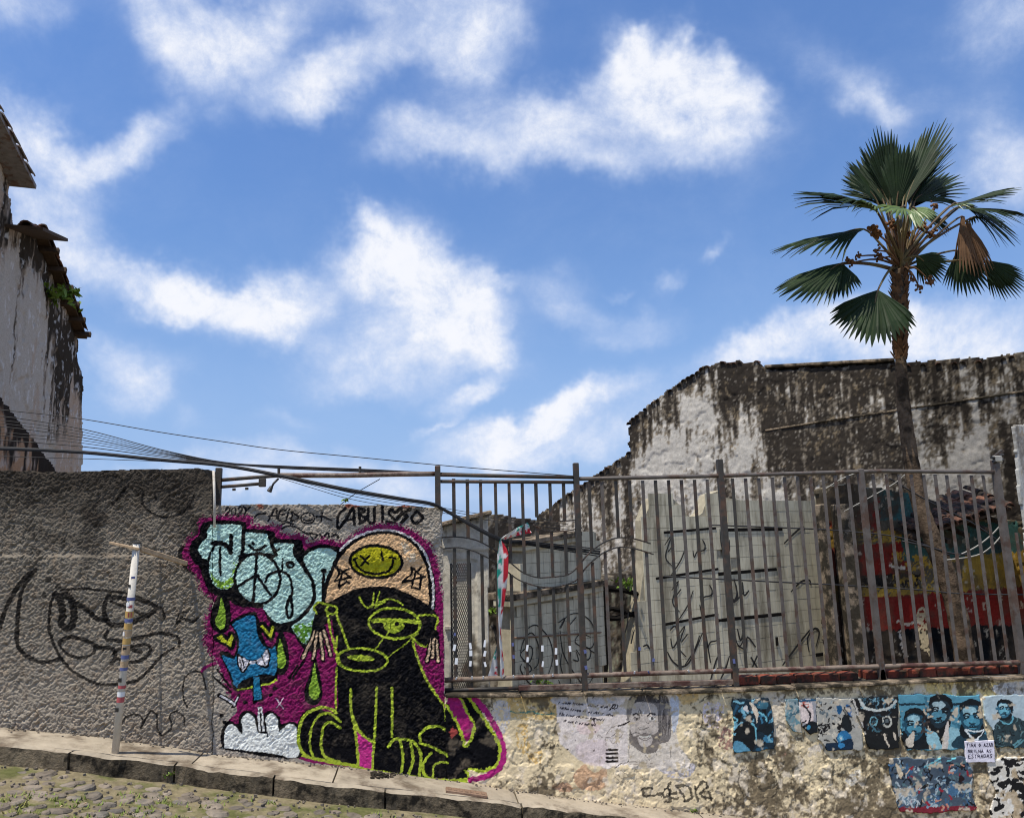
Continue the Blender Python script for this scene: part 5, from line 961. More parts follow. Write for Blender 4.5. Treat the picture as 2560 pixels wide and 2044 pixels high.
for u in us:
    mt = M['iron'] if u < 1450 else (M['ironlight'] if u > 1850 else random.choice((M['iron'], M['iron'], M['ironlight'])))
    cuts = []
    for a_, b_ in ((WV3, WV4), (WV1, WV2)):
        um = u_at(u, a_[:, 1].mean())
        if a_[:, 0].min() < um < a_[:, 0].max(): cuts.append((np.interp(um, a_[:, 0], a_[:, 1]), np.interp(um, b_[:, 0], b_[:, 1])))
    v = top_y(u)+8 if u < 2500 else 1330
    for c0, c1 in cuts: barseg(u, v, c0, mt); v = c1
    barseg(u, v, bot_y(u), mt)
# expanded metal panel behind the first two bars
em = MB(); a = FP.P(1128, 1408); b = FP.P(1180, 1732); x0, x1, z1, z0 = a[0], b[0]-.004, a[2], b[2]; nx_, nz_ = 9, 46
for j in range(nz_):
    for i in range(nx_):
        cx = x0+(x1-x0)*(i+.5+(.25 if j % 2 else -.25))/nx_; cz = z0+(z1-z0)*(j+.5)/nz_; dx = (x1-x0)/nx_*.5; dz_ = (z1-z0)/nz_
        for s in (-1, 1): em.box((cx+s*dx/2, .082, cz), (math.hypot(dx, dz_)*1.02, .004, .0042), (dx*s, 0, dz_), (0, 0, 1) if dx > dz_ else (1, 0, 0))
em.box((x0-.002, .083, (z0+z1)/2), (.012, .006, z1-z0)); em.box((x1+.006, .083, (z0+z1)/2), (.012, .006, z1-z0)); em.build('mesh_panel', M['iron'], fence)
# stickers on the bars and rails
for u, v, w, h, m in ((1136, 1618, 10, 18, 'sticker'), (1141, 1652, 11, 18, 'sticker'), (1176, 1614, 9, 18, 'sticker'), (1177, 1632, 11, 16, 'sticker'), (1176, 1658, 9, 15, 'sticker'), (1212, 1608, 8, 20, 'sticker'), (1212, 1633, 9, 16, 'sticker'), (1213, 1660, 8, 14, 'sticker'), (1318, 1619, 8, 18, 'sticker'), (1319, 1648, 8, 14, 'sticker'), (1356, 1620, 9, 17, 'sticker'), (1357, 1659, 7, 16, 'sticker'), (1390, 1627, 9, 18, 'sticker'), (1392, 1655, 9, 16, 'sticker'), (1425, 1621, 9, 17, 'sticker'), (1137, 1585, 8, 8, 'stickerblue'), (1282, 1610, 8, 10, 'stickerblue'), (1284, 1641, 8, 10, 'stickerblue'), (1463, 1628, 10, 10, 'stickerblue'), (1465, 1668, 10, 11, 'stickerblue'), (1599, 1621, 9, 10, 'stickerblue'), (1634, 1649, 9, 10, 'stickerblue'), (1835, 1652, 9, 13, 'stickerblue')):
    P = FP.P(u, v, .012+.012*(u in (1463, 1465, 1835))); MB().box(P, (w/520, .003, h/420), (1, 0, random.uniform(-.25, .25))).build('sticker', M[m], fence)
for u, m in ((1140, 'sticker'), (1180, 'sticker'), (1208, 'sticker'), (1255, 'sticker'), (1284, 'sticker'), (1333, 'sticker'), (1382, 'sticker'), (1586, 'sticker'), (1622, 'stickerblue'), (1722, 'sticker'), (1786, 'sticker')):
    P = FP.P(u, bot_y(u)-2, .0182); MB().box(P, (.010, .003, .03), (1, 0, random.uniform(-.8, .8)), (0, -.4, .9)).build('sticker', M[m], fence)

# overhead pipe beam above the mural
bm = thing('pipe_beam', FP.P(800, 1190), 'dark double pipe beam spanning from the short post to the fence above the mural', 'beam')
BPn = Plane((0, .10))
MB().tube([BPn.P(u, v) for u, v in ((548, 1200), (620, 1194), (690, 1189), (760, 1187))], .0135, 10).build('pipe', M['iron'], bm, True)
MB().tube([BPn.P(u, v) for u, v in ((700, 1188), (860, 1188), (1000, 1185), (1090, 1184))], .0185, 10).build('pipe', M['rail'], bm, True)
MB().tube([BPn.P(u, v) for u, v in ((548, 1217), (600, 1213), (658, 1208))], .012, 10).build('lower_pipe', M['iron'], bm, True)
MB().box(BPn.P(656, 1206), (.045, .04, .06), bev=.004).build('clamp', M['iron'], bm)
for u, v in ((585, 1220), (617, 1218)): MB().tube([BPn.P(u, v), BPn.P(u, v+6)], .012, 8).build('bolt', M['iron'], bm)
a = [BPn.P(696, 1196, .03), BPn.P(684, 1208, .05), BPn.P(677, 1222, .06)]; MB().tube(a, .008, 8).build('lamp_arm', M['blackplastic'], bm, True); MB().tube([BPn.P(679, 1216, .06), BPn.P(673, 1228, .07)], [.012, .018], 10).build('lamp_socket', M['blackplastic'], bm)
for u, v0, v1 in ((697, 1170, 1184), (900, 1166, 1184)): MB().tube([BPn.P(u, v0), BPn.P(u, v1)], .010, 8).build('stub', M['iron'], bm)
# small junction device on the end post
q = X(2490, 1152); jd = thing('junction_box', q, 'small grey metal cable fitting on the right end post of the fence', 'cable fitting')
MB().box(q+np.array([0, -.01, .015]), (.06, .05, .05), bev=.006).build('housing', M['cablegrey'], jd)
for dx, dz_ in ((-.06, .01), (-.05, -.02), (.05, .03), (.045, -.01)): MB().tube([q+np.array([dx*.4, -.02, dz_+.01]), q+np.array([dx, -.03, dz_+.015])], .012, 8).build('clamp', M['blackplastic'], jd)
MB().box(q+np.array([.03, 0, .06]), (.10, .02, .02), (1, 0, .6)).build('bracket', M['iron'], jd)
# torn banner knotted on the fence
def strip(pts, wid, tw, name, parent, draw, n=60):
    P = smooth_pts(np.array(pts, float), False, 12); k = np.linspace(0, 1, len(P)); w = np.interp(k, np.linspace(0, 1, len(wid)), wid); a = np.interp(k, np.linspace(0, 1, len(tw)), tw)
    V = []; col = []; m = 9; T = np.gradient(P, axis=0)
    for i in range(len(P)):
        tt = unit(T[i]); sd = unit(np.cross(tt, [0, -1., 0])); nn = np.cross(sd, tt); d = sd*cos(a[i])+nn*sin(a[i])
        for j in range(m):
            s = j/(m-1)-.5; V.append(P[i]+d*w[i]*s+nn*.006*sin(9*s+i*.6)); col.append(draw(k[i], s+.5))
    F = np.array([(i*m+j, i*m+j+1, (i+1)*m+j+1, (i+1)*m+j) for i in range(len(P)-1) for j in range(m-1)])
    return mesh_np(name, np.array(V), F, M['paper'], parent, True, np.array(col))
def bcol(k, s):
    a = float(vn(np.array([k*34]), np.array([s*3.2]), 501)[0]); b = float(vn(np.array([k*26]), np.array([s*4+9]), 503)[0])
    if s < .45 and a > .45: return lin((196, 44, 58))
    if s > .55 and k < .5 and b > .52: return lin((40, 146, 130))
    return lin((214, 212, 210))
bn = thing('banner', FP.P(1250, 1350, .03), 'torn white banner with red and green print twisted down the fence', 'banner')
strip([FP.P(1324, 1318, -.03), FP.P(1290, 1330, .02), FP.P(1252, 1348, .03)], [.08, .06, .03], [0, .5, 1.0], 'upper_tail', bn, bcol)
strip([FP.P(1252, 1346, .03), FP.P(1257, 1385, .035), FP.P(1256, 1440, .035), FP.P(1252, 1520, .03), FP.P(1250, 1580, .03), FP.P(1254, 1640, .03), FP.P(1255, 1690, .03)], [.03, .085, .085, .05, .03, .035, .04], [.9, .25, .3, .6, .9, .8, .5], 'hanging_strip', bn, bcol)
strip([FP.P(1247, 1600, -.01), FP.P(1240, 1650, -.01), FP.P(1232, 1694, -.01)], [.02, .06, .08], [.8, .4, .3], 'loose_end', bn, bcol)
tag(MB().tube([FP.P(u, v, .05) for u, v in ((2060, 1716), (2110, 1713), (2200, 1710), (2330, 1705), (2390, 1700), (2434, 1695), (2500, 1692), (2680, 1688))], .009, 8).build('conduit', M['cablegrey'], None, True), 'pale conduit sagging along the crest of the low wall', 'conduit')

# ================================================================== RUINED BUILDING BEHIND THE FENCE
def sub_plane(uR, depth, ang):
    r = ray(uR, 1200); s = depth/ (r[1]); o = EYE+r*s; return Plane((o[0], o[1]), (sin(radians(ang)), cos(radians(ang))))
UPn = sub_plane(2560, 10.5, -55)             # upper facade: near at the right, running away to the left
def masonry_paint(zone, light=(192, 187, 178), dark=(58, 53, 48), mid=(124, 115, 102), sc=1.0, tone=None):
    def f(x, z, U, V):
        n = fbm(x*3*sc, z*1.6*sc, 601, 5, .6); s = fbm(x*11*sc, z*.8*sc, 607, 4, .6); f3 = fbm(x*22*sc, z*15*sc, 613, 4, .65); f4 = fbm(x*7*sc, z*6*sc, 619, 4, .6)
        b = zone(U, V); t = 1.7*(.36*n+.30*s+.34*f3 - .5) + b
        c = lin(light)*np.ones((len(x), 1)); k = sstep(-.10, .0, t)[:, None]; c = c*(1-k)+lin(mid)*k; k = sstep(.0, .13, t)[:, None]; c = c*(1-k)+lin(dark)*k
        sp = sstep(.60, .72, f4)*sstep(.46, .62, f3)*.5*sstep(-.3, .05, t); c = c*(1-sp[:, None])+lin((168, 150, 122))*sp[:, None]
        sp = sstep(.66, .76, f3)*.45; c = c*(1-sp[:, None])+lin((176, 168, 156))*sp[:, None]
        c = c*(.8+.4*fbm(x*30, z*30, 631, 2)[:, None]); c = c if tone is None else c*tone(U, V)[:, None]; return c, np.zeros(len(x), int)
    return f
def top_line(U): return np.interp(U, [1340, 1478, 1572, 1573, 1760, 1800, 1895, 1912, 1930, 2230, 2400, 2500, 2560, 2700], [1285, 1190, 1128, 1050, 912, 902, 900, 916, 922, 905, 894, 886, 872, 850])
def u_zone(U, V):
    d = V-top_line(U); b = .20*sstep(150, 10, d)
    g = lambda cx, cy, rx, ry: np.exp(-((U-cx)/rx)**2-((V-cy)/ry)**2)
    b = b + .02 - .22*g(1730, 1120, 100, 110) - .22*g(1650, 1180, 90, 70) - .30*g(1870, 1120, 40, 90) - .20*g(1760, 1010, 50, 60) - .10*g(1520, 1330, 110, 120)
    b = b + .20*g(2060, 1130, 160, 110) + .10*g(2080, 960, 160, 60) - .22*g(2400, 1170, 110, 90) - .12*g(2350, 960, 120, 50)+.25*g(2520, 1200, 40, 200)
    b = b + .2*g(1825, 960, 30, 160)
    b = b + (fbm(U/9, V/160, 659, 3)-.5)*.55*sstep(330, 20, d)
    return b
def ruin_rel(x, z, U, V):
    p = fbm(x*2.5, z*2.5, 641, 4, .6); st = sstep(.47, .50, p); return .012*st+.022*(fbm(x*16, z*14, 645, 4, .65)-.5)+.04*(fbm(x*1.2, z*1.2, 649, 2)-.5)
UW = [(1340, 1290), (1400, 1245), (1478, 1192), (1572, 1128), (1570, 1052), (1660, 980), (1760, 914), (1800, 904), (1850, 902), (1895, 902), (1912, 917), (1930, 923), (2100, 914), (2230, 906), (2400, 895), (2500, 887), (2640, 862), (2640, 1560), (1900, 1600), (1340, 1560)]
rc = UPn.P(2000, 1400); ruin = thing('ruined_building', (rc[0], rc[1], YARD), 'ruined building with a tall mould-blackened plaster facade behind the iron fence', 'building')
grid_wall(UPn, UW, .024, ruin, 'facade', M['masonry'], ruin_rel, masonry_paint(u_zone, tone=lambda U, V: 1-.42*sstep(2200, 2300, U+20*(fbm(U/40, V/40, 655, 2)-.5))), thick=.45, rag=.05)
# string course and the tiles along the broken roof line
sc_ = [UPn.P(u, v, .0) for u, v in ((1914, 1076), (2050, 1054), (2160, 1038), (2280, 1020), (2400, 1002), (2560, 978))]
for a, b in zip(sc_[:-1], sc_[1:]): MB().box((a+b)/2, (np.linalg.norm(b-a), .06, .03), b-a, bev=.008).build('string_course', M['kerb'], ruin)
def barrel(L, R, n=5):
    mb = MB(); V = []
    for z, rr in ((0, R), (L, R*.82)):
        for k in range(n+1): a = pi*k/n; V.append((z, rr*cos(a), rr*sin(a)*.8))
        for k in range(n+1): a = pi*k/n; V.append((z, rr*.8*cos(a), rr*.8*sin(a)*.8-.01))
    m = 2*(n+1); F = []
    for k in range(n): F += [(k, k+1, m+k+1, m+k), (n+1+k, m+n+1+k, m+n+2+k, n+2+k), (k, n+1+k, n+2+k, k+1), (m+k, m+k+1, m+n+2+k, m+n+1+k)]
    F += [(0, m, m+n+1, n+1), (n, 2*n+1, m+2*n+1, m+n)]
    return free_mesh(mb.add(V, F), 'roof_tile', M['rooftile'])
TILE = barrel(.42, .10)
def axes(xd, zd):
    xd = unit(xd); zd = np.asarray(zd, float); zd = unit(zd-xd*(zd@xd)); yd = np.cross(zd, xd)
    return Matrix(((xd[0], yd[0], zd[0], 0), (xd[1], yd[1], zd[1], 0), (xd[2], yd[2], zd[2], 0), (0, 0, 0, 1)))
def tiles_along(plane, line, step, parent, off=0.0, lift=.0, jit=.04, skip=0.0, mesh=None, perp=True, ts=.48):
    P = np.array([plane.P(u, v, off) for u, v in line]); d = np.r_[0, np.cumsum(np.linalg.norm(np.diff(P, axis=0), axis=1))]
    for s in np.arange(0, d[-1], step):
        if random.random() < skip: continue
        q = np.array([np.interp(s, d, P[:, k]) for k in range(3)]); t = np.array([np.interp(min(s+.1, d[-1]), d, P[:, k]) for k in range(3)])-q
        if np.linalg.norm(t) < 1e-5: continue
        upv = np.array([0, 0, 1.]); xd = (plane.n*-1+np.array([0, 0, .18])) if perp else t
        m = axes(xd+np.array([random.uniform(-1, 1), random.uniform(-1, 1), random.uniform(-.6, .6)])*jit, np.cross(t, plane.n)*(1 if np.cross(t, plane.n)[2] > 0 else -1))
        shared('roof_tile', mesh or TILE, parent, q+np.array([0, 0, lift+random.uniform(-.015, .015)])+plane.n*.04, mat4=m @ Matrix.Scale(ts*random.uniform(.8, 1.1), 4))
tiles_along(UPn, [(1572, 1052), (1660, 982), (1760, 914), (1800, 904), (1895, 902)], .10, ruin, lift=-.05, skip=.3)
tiles_along(UPn, [(1400, 1246), (1478, 1192), (1572, 1128)], .13, ruin, lift=-.06, skip=.2)
tiles_along(UPn, [(2230, 906), (2400, 895), (2500, 886), (2620, 866)], .11, ruin, lift=-.09, skip=.5)
MB().box((UPn.P(1915, 922, -.20)+UPn.P(2240, 905, -.20))/2, (np.linalg.norm(UPn.P(1915, 922)-UPn.P(2240, 905)), .5, .05), UPn.P(2240, 905)-UPn.P(1915, 922), bev=.01).build('parapet_cap', M['kerb'], ruin)

# white tiled rooms laid open in front of the facade
TPl = Plane((2.10, 3.0), (cos(radians(18)), sin(radians(18))))
APl = Plane((.90, 1.8), (cos(radians(40)), sin(radians(40))))
tid = [0]
TM = free_mesh(MB().box((0, 0, 0), (1, .012, 1), bev=.0), 'wall_tile', M['tile'])
def tiled(plane, poly, parent, size=(.115, .13), cap=300, holes=()):
    ps = np.array([plane.st(*q) for q in poly]); lo, hi = ps.min(0), ps.max(0); c0 = 0; extra = MB(); L = []
    hs = [np.array([plane.st(*q) for q in h]) for h in holes]
    for j in range(int((hi[1]-lo[1])/size[1])+1):
        for i in range(int((hi[0]-lo[0])/size[0])+1):
            c = np.array([lo[0]+(i+.5)*size[0], lo[1]+(j+.5)*size[1]])
            if not inpoly(c[:1], c[1:], ps)[0] or any(inpoly(c[:1], c[1:], h)[0] for h in hs): continue
            L.append(c)
    L.sort(key=lambda c: -c[1]-.3*random.random())
    for c in L:
        if random.random() < .006: continue
        P = plane.at(c[0], c[1], .006+random.uniform(-.001, .001)); mm = axes(plane.d, (0, 0, 1)); sc = Matrix.Diagonal((size[0]-.0035, 1, size[1]-.0035, 1))
        if c0 < cap: shared('wall_tile', TM, parent, P, mat4=mm @ sc); c0 += 1
        else: extra.box(P, (size[0]-.0035, .012, size[1]-.0035), plane.d)
    if extra.v: tag(extra.build('more_wall_tiles', M['tile'], parent), kind='stuff')
    mb = MB(); mb.prism([plane.at(q[0], q[1], -.002) for q in ps], plane.n*-.18); mb.build('wall', M['grout'], parent)
def spray(plane, tg, L, w, parent, off=.016):
    for pts in L:
        q = smooth_pts(px(tg, pts), False, 4); P = np.array([plane.P(u, v, off) for u, v in q]); w2 = w*CR[tg][2]/1900*np.linalg.norm(P[0]-EYE); V = []
        T = np.gradient(P, axis=0); w2 *= 1.15
        for i in range(len(P)):
            s = unit(np.cross(T[i], plane.n))*w2/2*(.5+.5*sin(pi*(i+.5)/len(P))+.15); V += [P[i]-s, P[i]+s]
        mesh_np('graffiti_line', np.array(V), [(2*i, 2*i+1, 2*i+3, 2*i+2) for i in range(len(P)-1)], M['spray'], parent)
o = TPl.P(1650, 1500); tw = thing('tiled_wall', (o[0], o[1], YARD), 'white tiled wall with black tag writing and three broken ledges behind the fence', 'wall')
tiled(TPl, [(1610, 1300), (1630, 1246), (1672, 1236), (1700, 1262), (1728, 1300), (1756, 1282), (1772, 1236), (1800, 1225), (1800, 1790), (1560, 1800), (1600, 1500), (1612, 1400)], tw, (.118, .135))
tiled_lo = thing('tiled_wall', (APl.P(1400, 1600)[0], APl.P(1400, 1600)[1], YARD), 'low tiled wall with black tag writing under the pale ledges behind the banner', 'wall')
tiled(APl, [(1282, 1508), (1400, 1492), (1508, 1470), (1508, 1790), (1280, 1790)], tiled_lo, (.085, .10))
tiled(APl, [(1310, 1360), (1450, 1336), (1490, 1330), (1500, 1470), (1400, 1480), (1300, 1490)], tiled_lo, (.085, .10))
APf = Plane((APl.o+APl.n*.10)[:2], APl.d[:2])
def ledge(plane, u0, v0, u1, v1, th, mat, parent, name='ledge', dep=.22, out=.06):
    a, b = plane.P(u0, v0, out), plane.P(u1, v1, out); t = th/1900*np.linalg.norm(a-EYE)
    MB().box((a+b)/2-plane.n*dep/2-np.array([0, 0, t/2]), (np.linalg.norm(b-a), dep, t), b-a, bev=.008).build(name, mat, parent)
ledge(APl, 1312, 1362, 1452, 1338, 15, M['tile'], tiled_lo); ledge(APl, 1310, 1350, 1455, 1326, 14, M['kerb'], tiled_lo, 'slab_edge', .3, .09)
ledge(APl, 1276, 1500, 1508, 1462, 17, M['tile'], tiled_lo); ledge(APl, 1282, 1484, 1512, 1448, 17, M['kerb'], tiled_lo, 'slab_edge', .34, .10)
ledge(APl, 1285, 1592, 1505, 1578, 4, M['plate'], tiled_lo, 'tile_trim', .05, .03)
for (u0, v0, u1, v1) in ((1660, 1327, 1790, 1316), (1640, 1442, 1942, 1418), (1660, 1557, 1958, 1531)):
    u1 = min(u1, 1796); v1 = v0+(v1-v0)*(u1-u0)/max(u1-u0, 1)
    ledge(TPl, u0, v0, u1, v1, 7, M['dark'], tw, 'broken_joint', .03, .018)
spray(APl, 'o', [[(290, 1110), (340, 1080), (390, 1100), (470, 1190), (510, 1320), (500, 1430), (430, 1640)], [(220, 1330), (250, 1220), (320, 1150), (380, 1260), (380, 1420), (340, 1470)], [(220, 1330), (300, 1270), (330, 1310), (310, 1400), (270, 1410), (220, 1350), (250, 1300)], [(230, 1430), (220, 1480), (280, 1580), (350, 1640)], [(240, 1400), (300, 1440), (320, 1480), (290, 1500), (250, 1450)], [(560, 1060), (620, 1020), (580, 1110)], [(570, 1110), (640, 1000), (750, 980), (850, 1050), (885, 1150), (880, 1240), (840, 1290), (740, 1260), (710, 1220), (760, 1160), (850, 1190)], [(660, 1080), (720, 1010)], [(575, 1130), (600, 1320), (680, 1480), (780, 1620)], [(720, 1300), (770, 1370), (830, 1390), (850, 1310), (780, 1260)], [(690, 1390), (740, 1400), (720, 1320)], [(850, 1310), (910, 1360), (900, 1480), (840, 1600)], [(590, 1340), (580, 1440), (610, 1560)], [(560, 1570), (600, 1650), (680, 1690), (770, 1640)]], 9, tiled_lo)
for dv, dx in ((0, 0), (335, 52), (668, 100)):
    sh = lambda L: [[(x+dx, y+dv) for x, y in s] for s in L]
    spray(TPl, 'i', sh([[(480, 600), (530, 530), (495, 640), (490, 700), (540, 760)], [(505, 650), (550, 590)], [(690, 640), (700, 690), (720, 650), (760, 640), (790, 620)], [(760, 560), (780, 600), (770, 650)], [(640, 600), (600, 710), (530, 820)], [(890, 480), (900, 600), (930, 680), (960, 640), (960, 560)]]), 8, tw)
spray(TPl, 'i', [[(500, 1390), (540, 1460), (600, 1500), (660, 1470), (720, 1350), (760, 1250)], [(520, 1230), (560, 1200), (580, 1290), (540, 1360), (525, 1290)], [(820, 1600), (860, 1460), (890, 1400)], [(890, 1600), (930, 1520), (960, 1420)], [(740, 1040), (780, 1240), (820, 1470)], [(150, 1340), (200, 1200), (210, 1100)], [(230, 1330), (250, 1240)], [(320, 1350), (350, 1340), (370, 1370)]], 10, tw)
spray(TPl, 'h', [[(720, 570), (780, 510), (830, 470), (840, 490)], [(760, 860), (820, 800), (870, 790), (880, 820)], [(710, 1300), (800, 1180), (880, 1080)], [(870, 1220), (860, 1140), (900, 1080), (930, 1100)], [(440, 1180), (490, 1200), (500, 1130), (550, 1190)], [(380, 900), (420, 920), (480, 860)], [(520, 1250), (570, 1330)], [(560, 1240), (530, 1310)]], 9, tw)
# recess with plants between the two tiled walls, its dark cavity painted on
dk = thing('broken_wall', (TPl.P(1560, 1600)[0], TPl.P(1560, 1600)[1], YARD), 'broken wall opening between the two tiled walls, its dark cavity put into the colour', 'wall')
RPl = Plane((1.95, 3.35), (cos(radians(10)), sin(radians(10))))
grid_wall(RPl, [(1490, 1440), (1640, 1420), (1650, 1800), (1480, 1800)], .02, dk, 'wall_face', M['masonry'], lambda x, z, U, V: .05*fbm(x*5, z*5, 661, 4), masonry_paint(lambda U, V: .25*sstep(1560, 1530, V)-.1, light=(150, 152, 132)), thick=.2, rag=.03)
for pts in ([(1508, 1466), (1512, 1560), (1516, 1640), (1512, 1740)], [(1500, 1540), (1540, 1545), (1600, 1535), (1640, 1590)], [(1520, 1470), (1580, 1480), (1640, 1500)], [(1480, 1545), (1530, 1520), (1600, 1545)]):
    MB().tube([RPl.P(u, v, .25) for u, v in smooth_pts(pts, False, 4)], np.linspace(.035, .022, 4*(len(pts)-1)+1), 7, jit=.5).build('root', M['dark'], dk)  # near-black tubes stand in for the darkness of the crack and cavity
# weathered wall left of the banner and the white gate pillar
BPl = Plane((0, 2.4), (1, .05)); o = BPl.P(1300, 1600)
bw = thing('weathered_wall', (o[0], o[1], YARD), 'dark weathered wall with a flat top behind the white gate pillar', 'wall')
grid_wall(BPl, [(1190, 1282), (1222, 1280), (1330, 1296), (1400, 1306), (1400, 1800), (1190, 1800)], .016, bw, 'wall_face', M['masonry'], lambda x, z, U, V: .03*fbm(x*6, z*6, 671, 4), masonry_paint(lambda U, V: .10+.12*sstep(1360, 1290, V)-.1*sstep(1400, 1700, V), light=(168, 160, 146)), thick=.3, rag=.02)
GP = Plane((0, .55)); a, b = GP.P(1103, 1310), GP.P(1222, 1282)
gp = thing('gate_pillar', ((a[0]+b[0])/2, .55, YARD), 'cream painted gate pillar with a sloping mossy top at the end of the mural', 'pillar')
grid_wall(GP, [(1100, 1316), (1160, 1302), (1222, 1286), (1226, 1800), (1100, 1800)], .010, gp, 'pillar_face', M['masonry'], lambda x, z, U, V: .012*sstep(1380, 1372, np.abs(V-1340)+1340)-.010*((U > 1128) & (U < 1190) & (V > 1400))+.004*fbm(x*20, z*20, 681, 3), masonry_paint(lambda U, V: -.22+.34*sstep(1560, 1640, V)*sstep(1140, 1200, U)+.14*sstep(1325, 1290, V), light=(212, 206, 192), mid=(150, 142, 128), dark=(92, 84, 74)), thick=.3, rag=.006)
GT = [GP.P(u, v, .05) for u, v in ((1096, 1312), (1228, 1280))]; MB().box((GT[0]+GT[1])/2+np.array([0, .2, 0]), (np.linalg.norm(GT[1]-GT[0]), .5, .035), GT[1]-GT[0], bev=.008).build('cap', M['kerb'], gp)
MB().box(GP.P(1120, 1568, .01), (.05, .03, .02)).build('moulding', M['whitepaint'], gp)
pl = thing('plank', GP.P(1216, 1640), 'narrow pale plank leaning beside the gate pillar', 'plank'); MB().prism([GP.P(u, v, -.25) for u, v in ((1213, 1555), (1222, 1558), (1228, 1650), (1219, 1650))], (0, .02, 0)).build('board', M['stick'], pl)

# painted wall of yellow, red and black bands at the right
CPl = Plane((0, 3.5), (1, .02))
def band_paint(x, z, U, V):
    n = fbm(x*4, z*4, 701, 4, .6); f3 = fbm(x*15, z*15, 707, 4, .6); st = fbm(x*12, z*1.5, 711, 4, .6)
    c = lin((92, 84, 70))*np.ones((len(x), 1))*(.7+.6*f3[:, None]); p = Paint(U, V, c, wob=4, seed=35, grain=.4)
    Q = lambda pts, k, cov=.9, **kw: p.poly('x', pts, k, None, sm=False, cover=cov, **kw)
    R_, Y_, K_, T_ = (124, 40, 34), (168, 136, 58), (24, 26, 28), (60, 92, 88)
    Q([(2040, 1305), (2120, 1290), (2200, 1240), (2200, 1330), (2045, 1345)], R_, .62); Q([(2045, 1320), (2400, 1330), (2400, 1360), (2048, 1368)], Y_, .55); Q([(2050, 1368), (2270, 1352), (2270, 1438), (2062, 1446)], R_, .95); Q([(2062, 1440), (2300, 1434), (2300, 1465), (2066, 1470)], K_, .7)
    Q([(2200, 1222), (2330, 1240), (2330, 1300), (2200, 1300)], T_, .7); Q([(2255, 1318), (2540, 1300), (2560, 1385), (2255, 1402)], T_, .85); Q([(2410, 1390), (2640, 1368), (2640, 1460), (2400, 1476)], Y_, .92); Q([(2230, 1380), (2400, 1400), (2400, 1470), (2230, 1470)], Y_, .45)
    Q([(2060, 1464), (2420, 1472), (2420, 1494), (2062, 1500)], Y_, .72); Q([(2070, 1497), (2420, 1478), (2640, 1456), (2640, 1560), (2440, 1566), (2090, 1582)], R_, .93); Q([(2080, 1580), (2440, 1565), (2640, 1555), (2640, 1760), (2090, 1760)], K_, .95)
    Q([(2050, 1320), (2085, 1320), (2095, 1365), (2055, 1370)], Y_, .8); Q([(2064, 1462), (2100, 1462), (2105, 1502), (2068, 1506)], Y_, .8)
    dk_ = sstep(2165, 2140, U-.05*(V-1400))*sstep(2070, 2095, U-.05*(V-1400))*sstep(.35, .5, f3+.15)
    p.col[:] = p.col*(1-dk_[:, None]*.85)+lin((66, 54, 42))*dk_[:, None]*.85
    d2 = np.clip(.6*sstep(1330, 1290, V)*sstep(.4, .55, n)+.8*sstep(.56, .64, n)*sstep(1500, 1400, V)*sstep(2200, 2240, U)*sstep(2420, 2380, U)+.5*sstep(2500, 2540, U)*sstep(1480, 1560, V), 0, .9); p.col[:] = p.col*(1-d2[:, None])+lin((60, 54, 46))*d2[:, None]
    dd = (sstep(.42, .68, n)*.5+.25*sstep(.5, .7, st))[:, None]; p.col[:] = p.col*(1-dd)+lin((76, 66, 54))*dd
    fl = sstep(.66, .72, f3)*sstep(.5, .6, st)*.6; p.col[:] = p.col*(1-fl[:, None])+lin((190, 176, 152))*fl[:, None]
    p.poly('x', [(2290, 1530), (2310, 1520), (2325, 1570), (2320, 1640), (2300, 1600)], (190, 174, 140), cover=.6); p.strokes('x', [[(2240, 1552), (2270, 1560), (2300, 1556)], [(2250, 1580), (2262, 1640)], [(2222, 1412), (2260, 1420)]], 7, (196, 184, 164))
    return p.col, p.id*0
o = CPl.P(2300, 1600); cw = thing('painted_wall', (o[0], o[1], YARD), 'crumbling wall painted in yellow, red and black bands behind the right half of the fence', 'wall')
grid_wall(CPl, [(2044, 1222), (2080, 1212), (2120, 1208), (2300, 1235), (2420, 1290), (2550, 1300), (2680, 1310), (2680, 1800), (2076, 1800)], .014, cw, 'wall_face', M['masonry'], lambda x, z, U, V: .012*sstep(.46, .5, fbm(x*4, z*4, 721, 4))+.008*(fbm(x*12, z*12, 725, 4, .6)-.5), band_paint, thick=.08, rag=.03)
for u0, w, m in ((2100, .17, 'kerb'), (2050, .06, 'kerb')):
    a = CPl.P(u0, 1260, .14); MB().box((a[0], a[1], (a[2]+YARD)/2), (w, .16, a[2]-YARD), bev=.015).build('pilaster', M[m], cw)
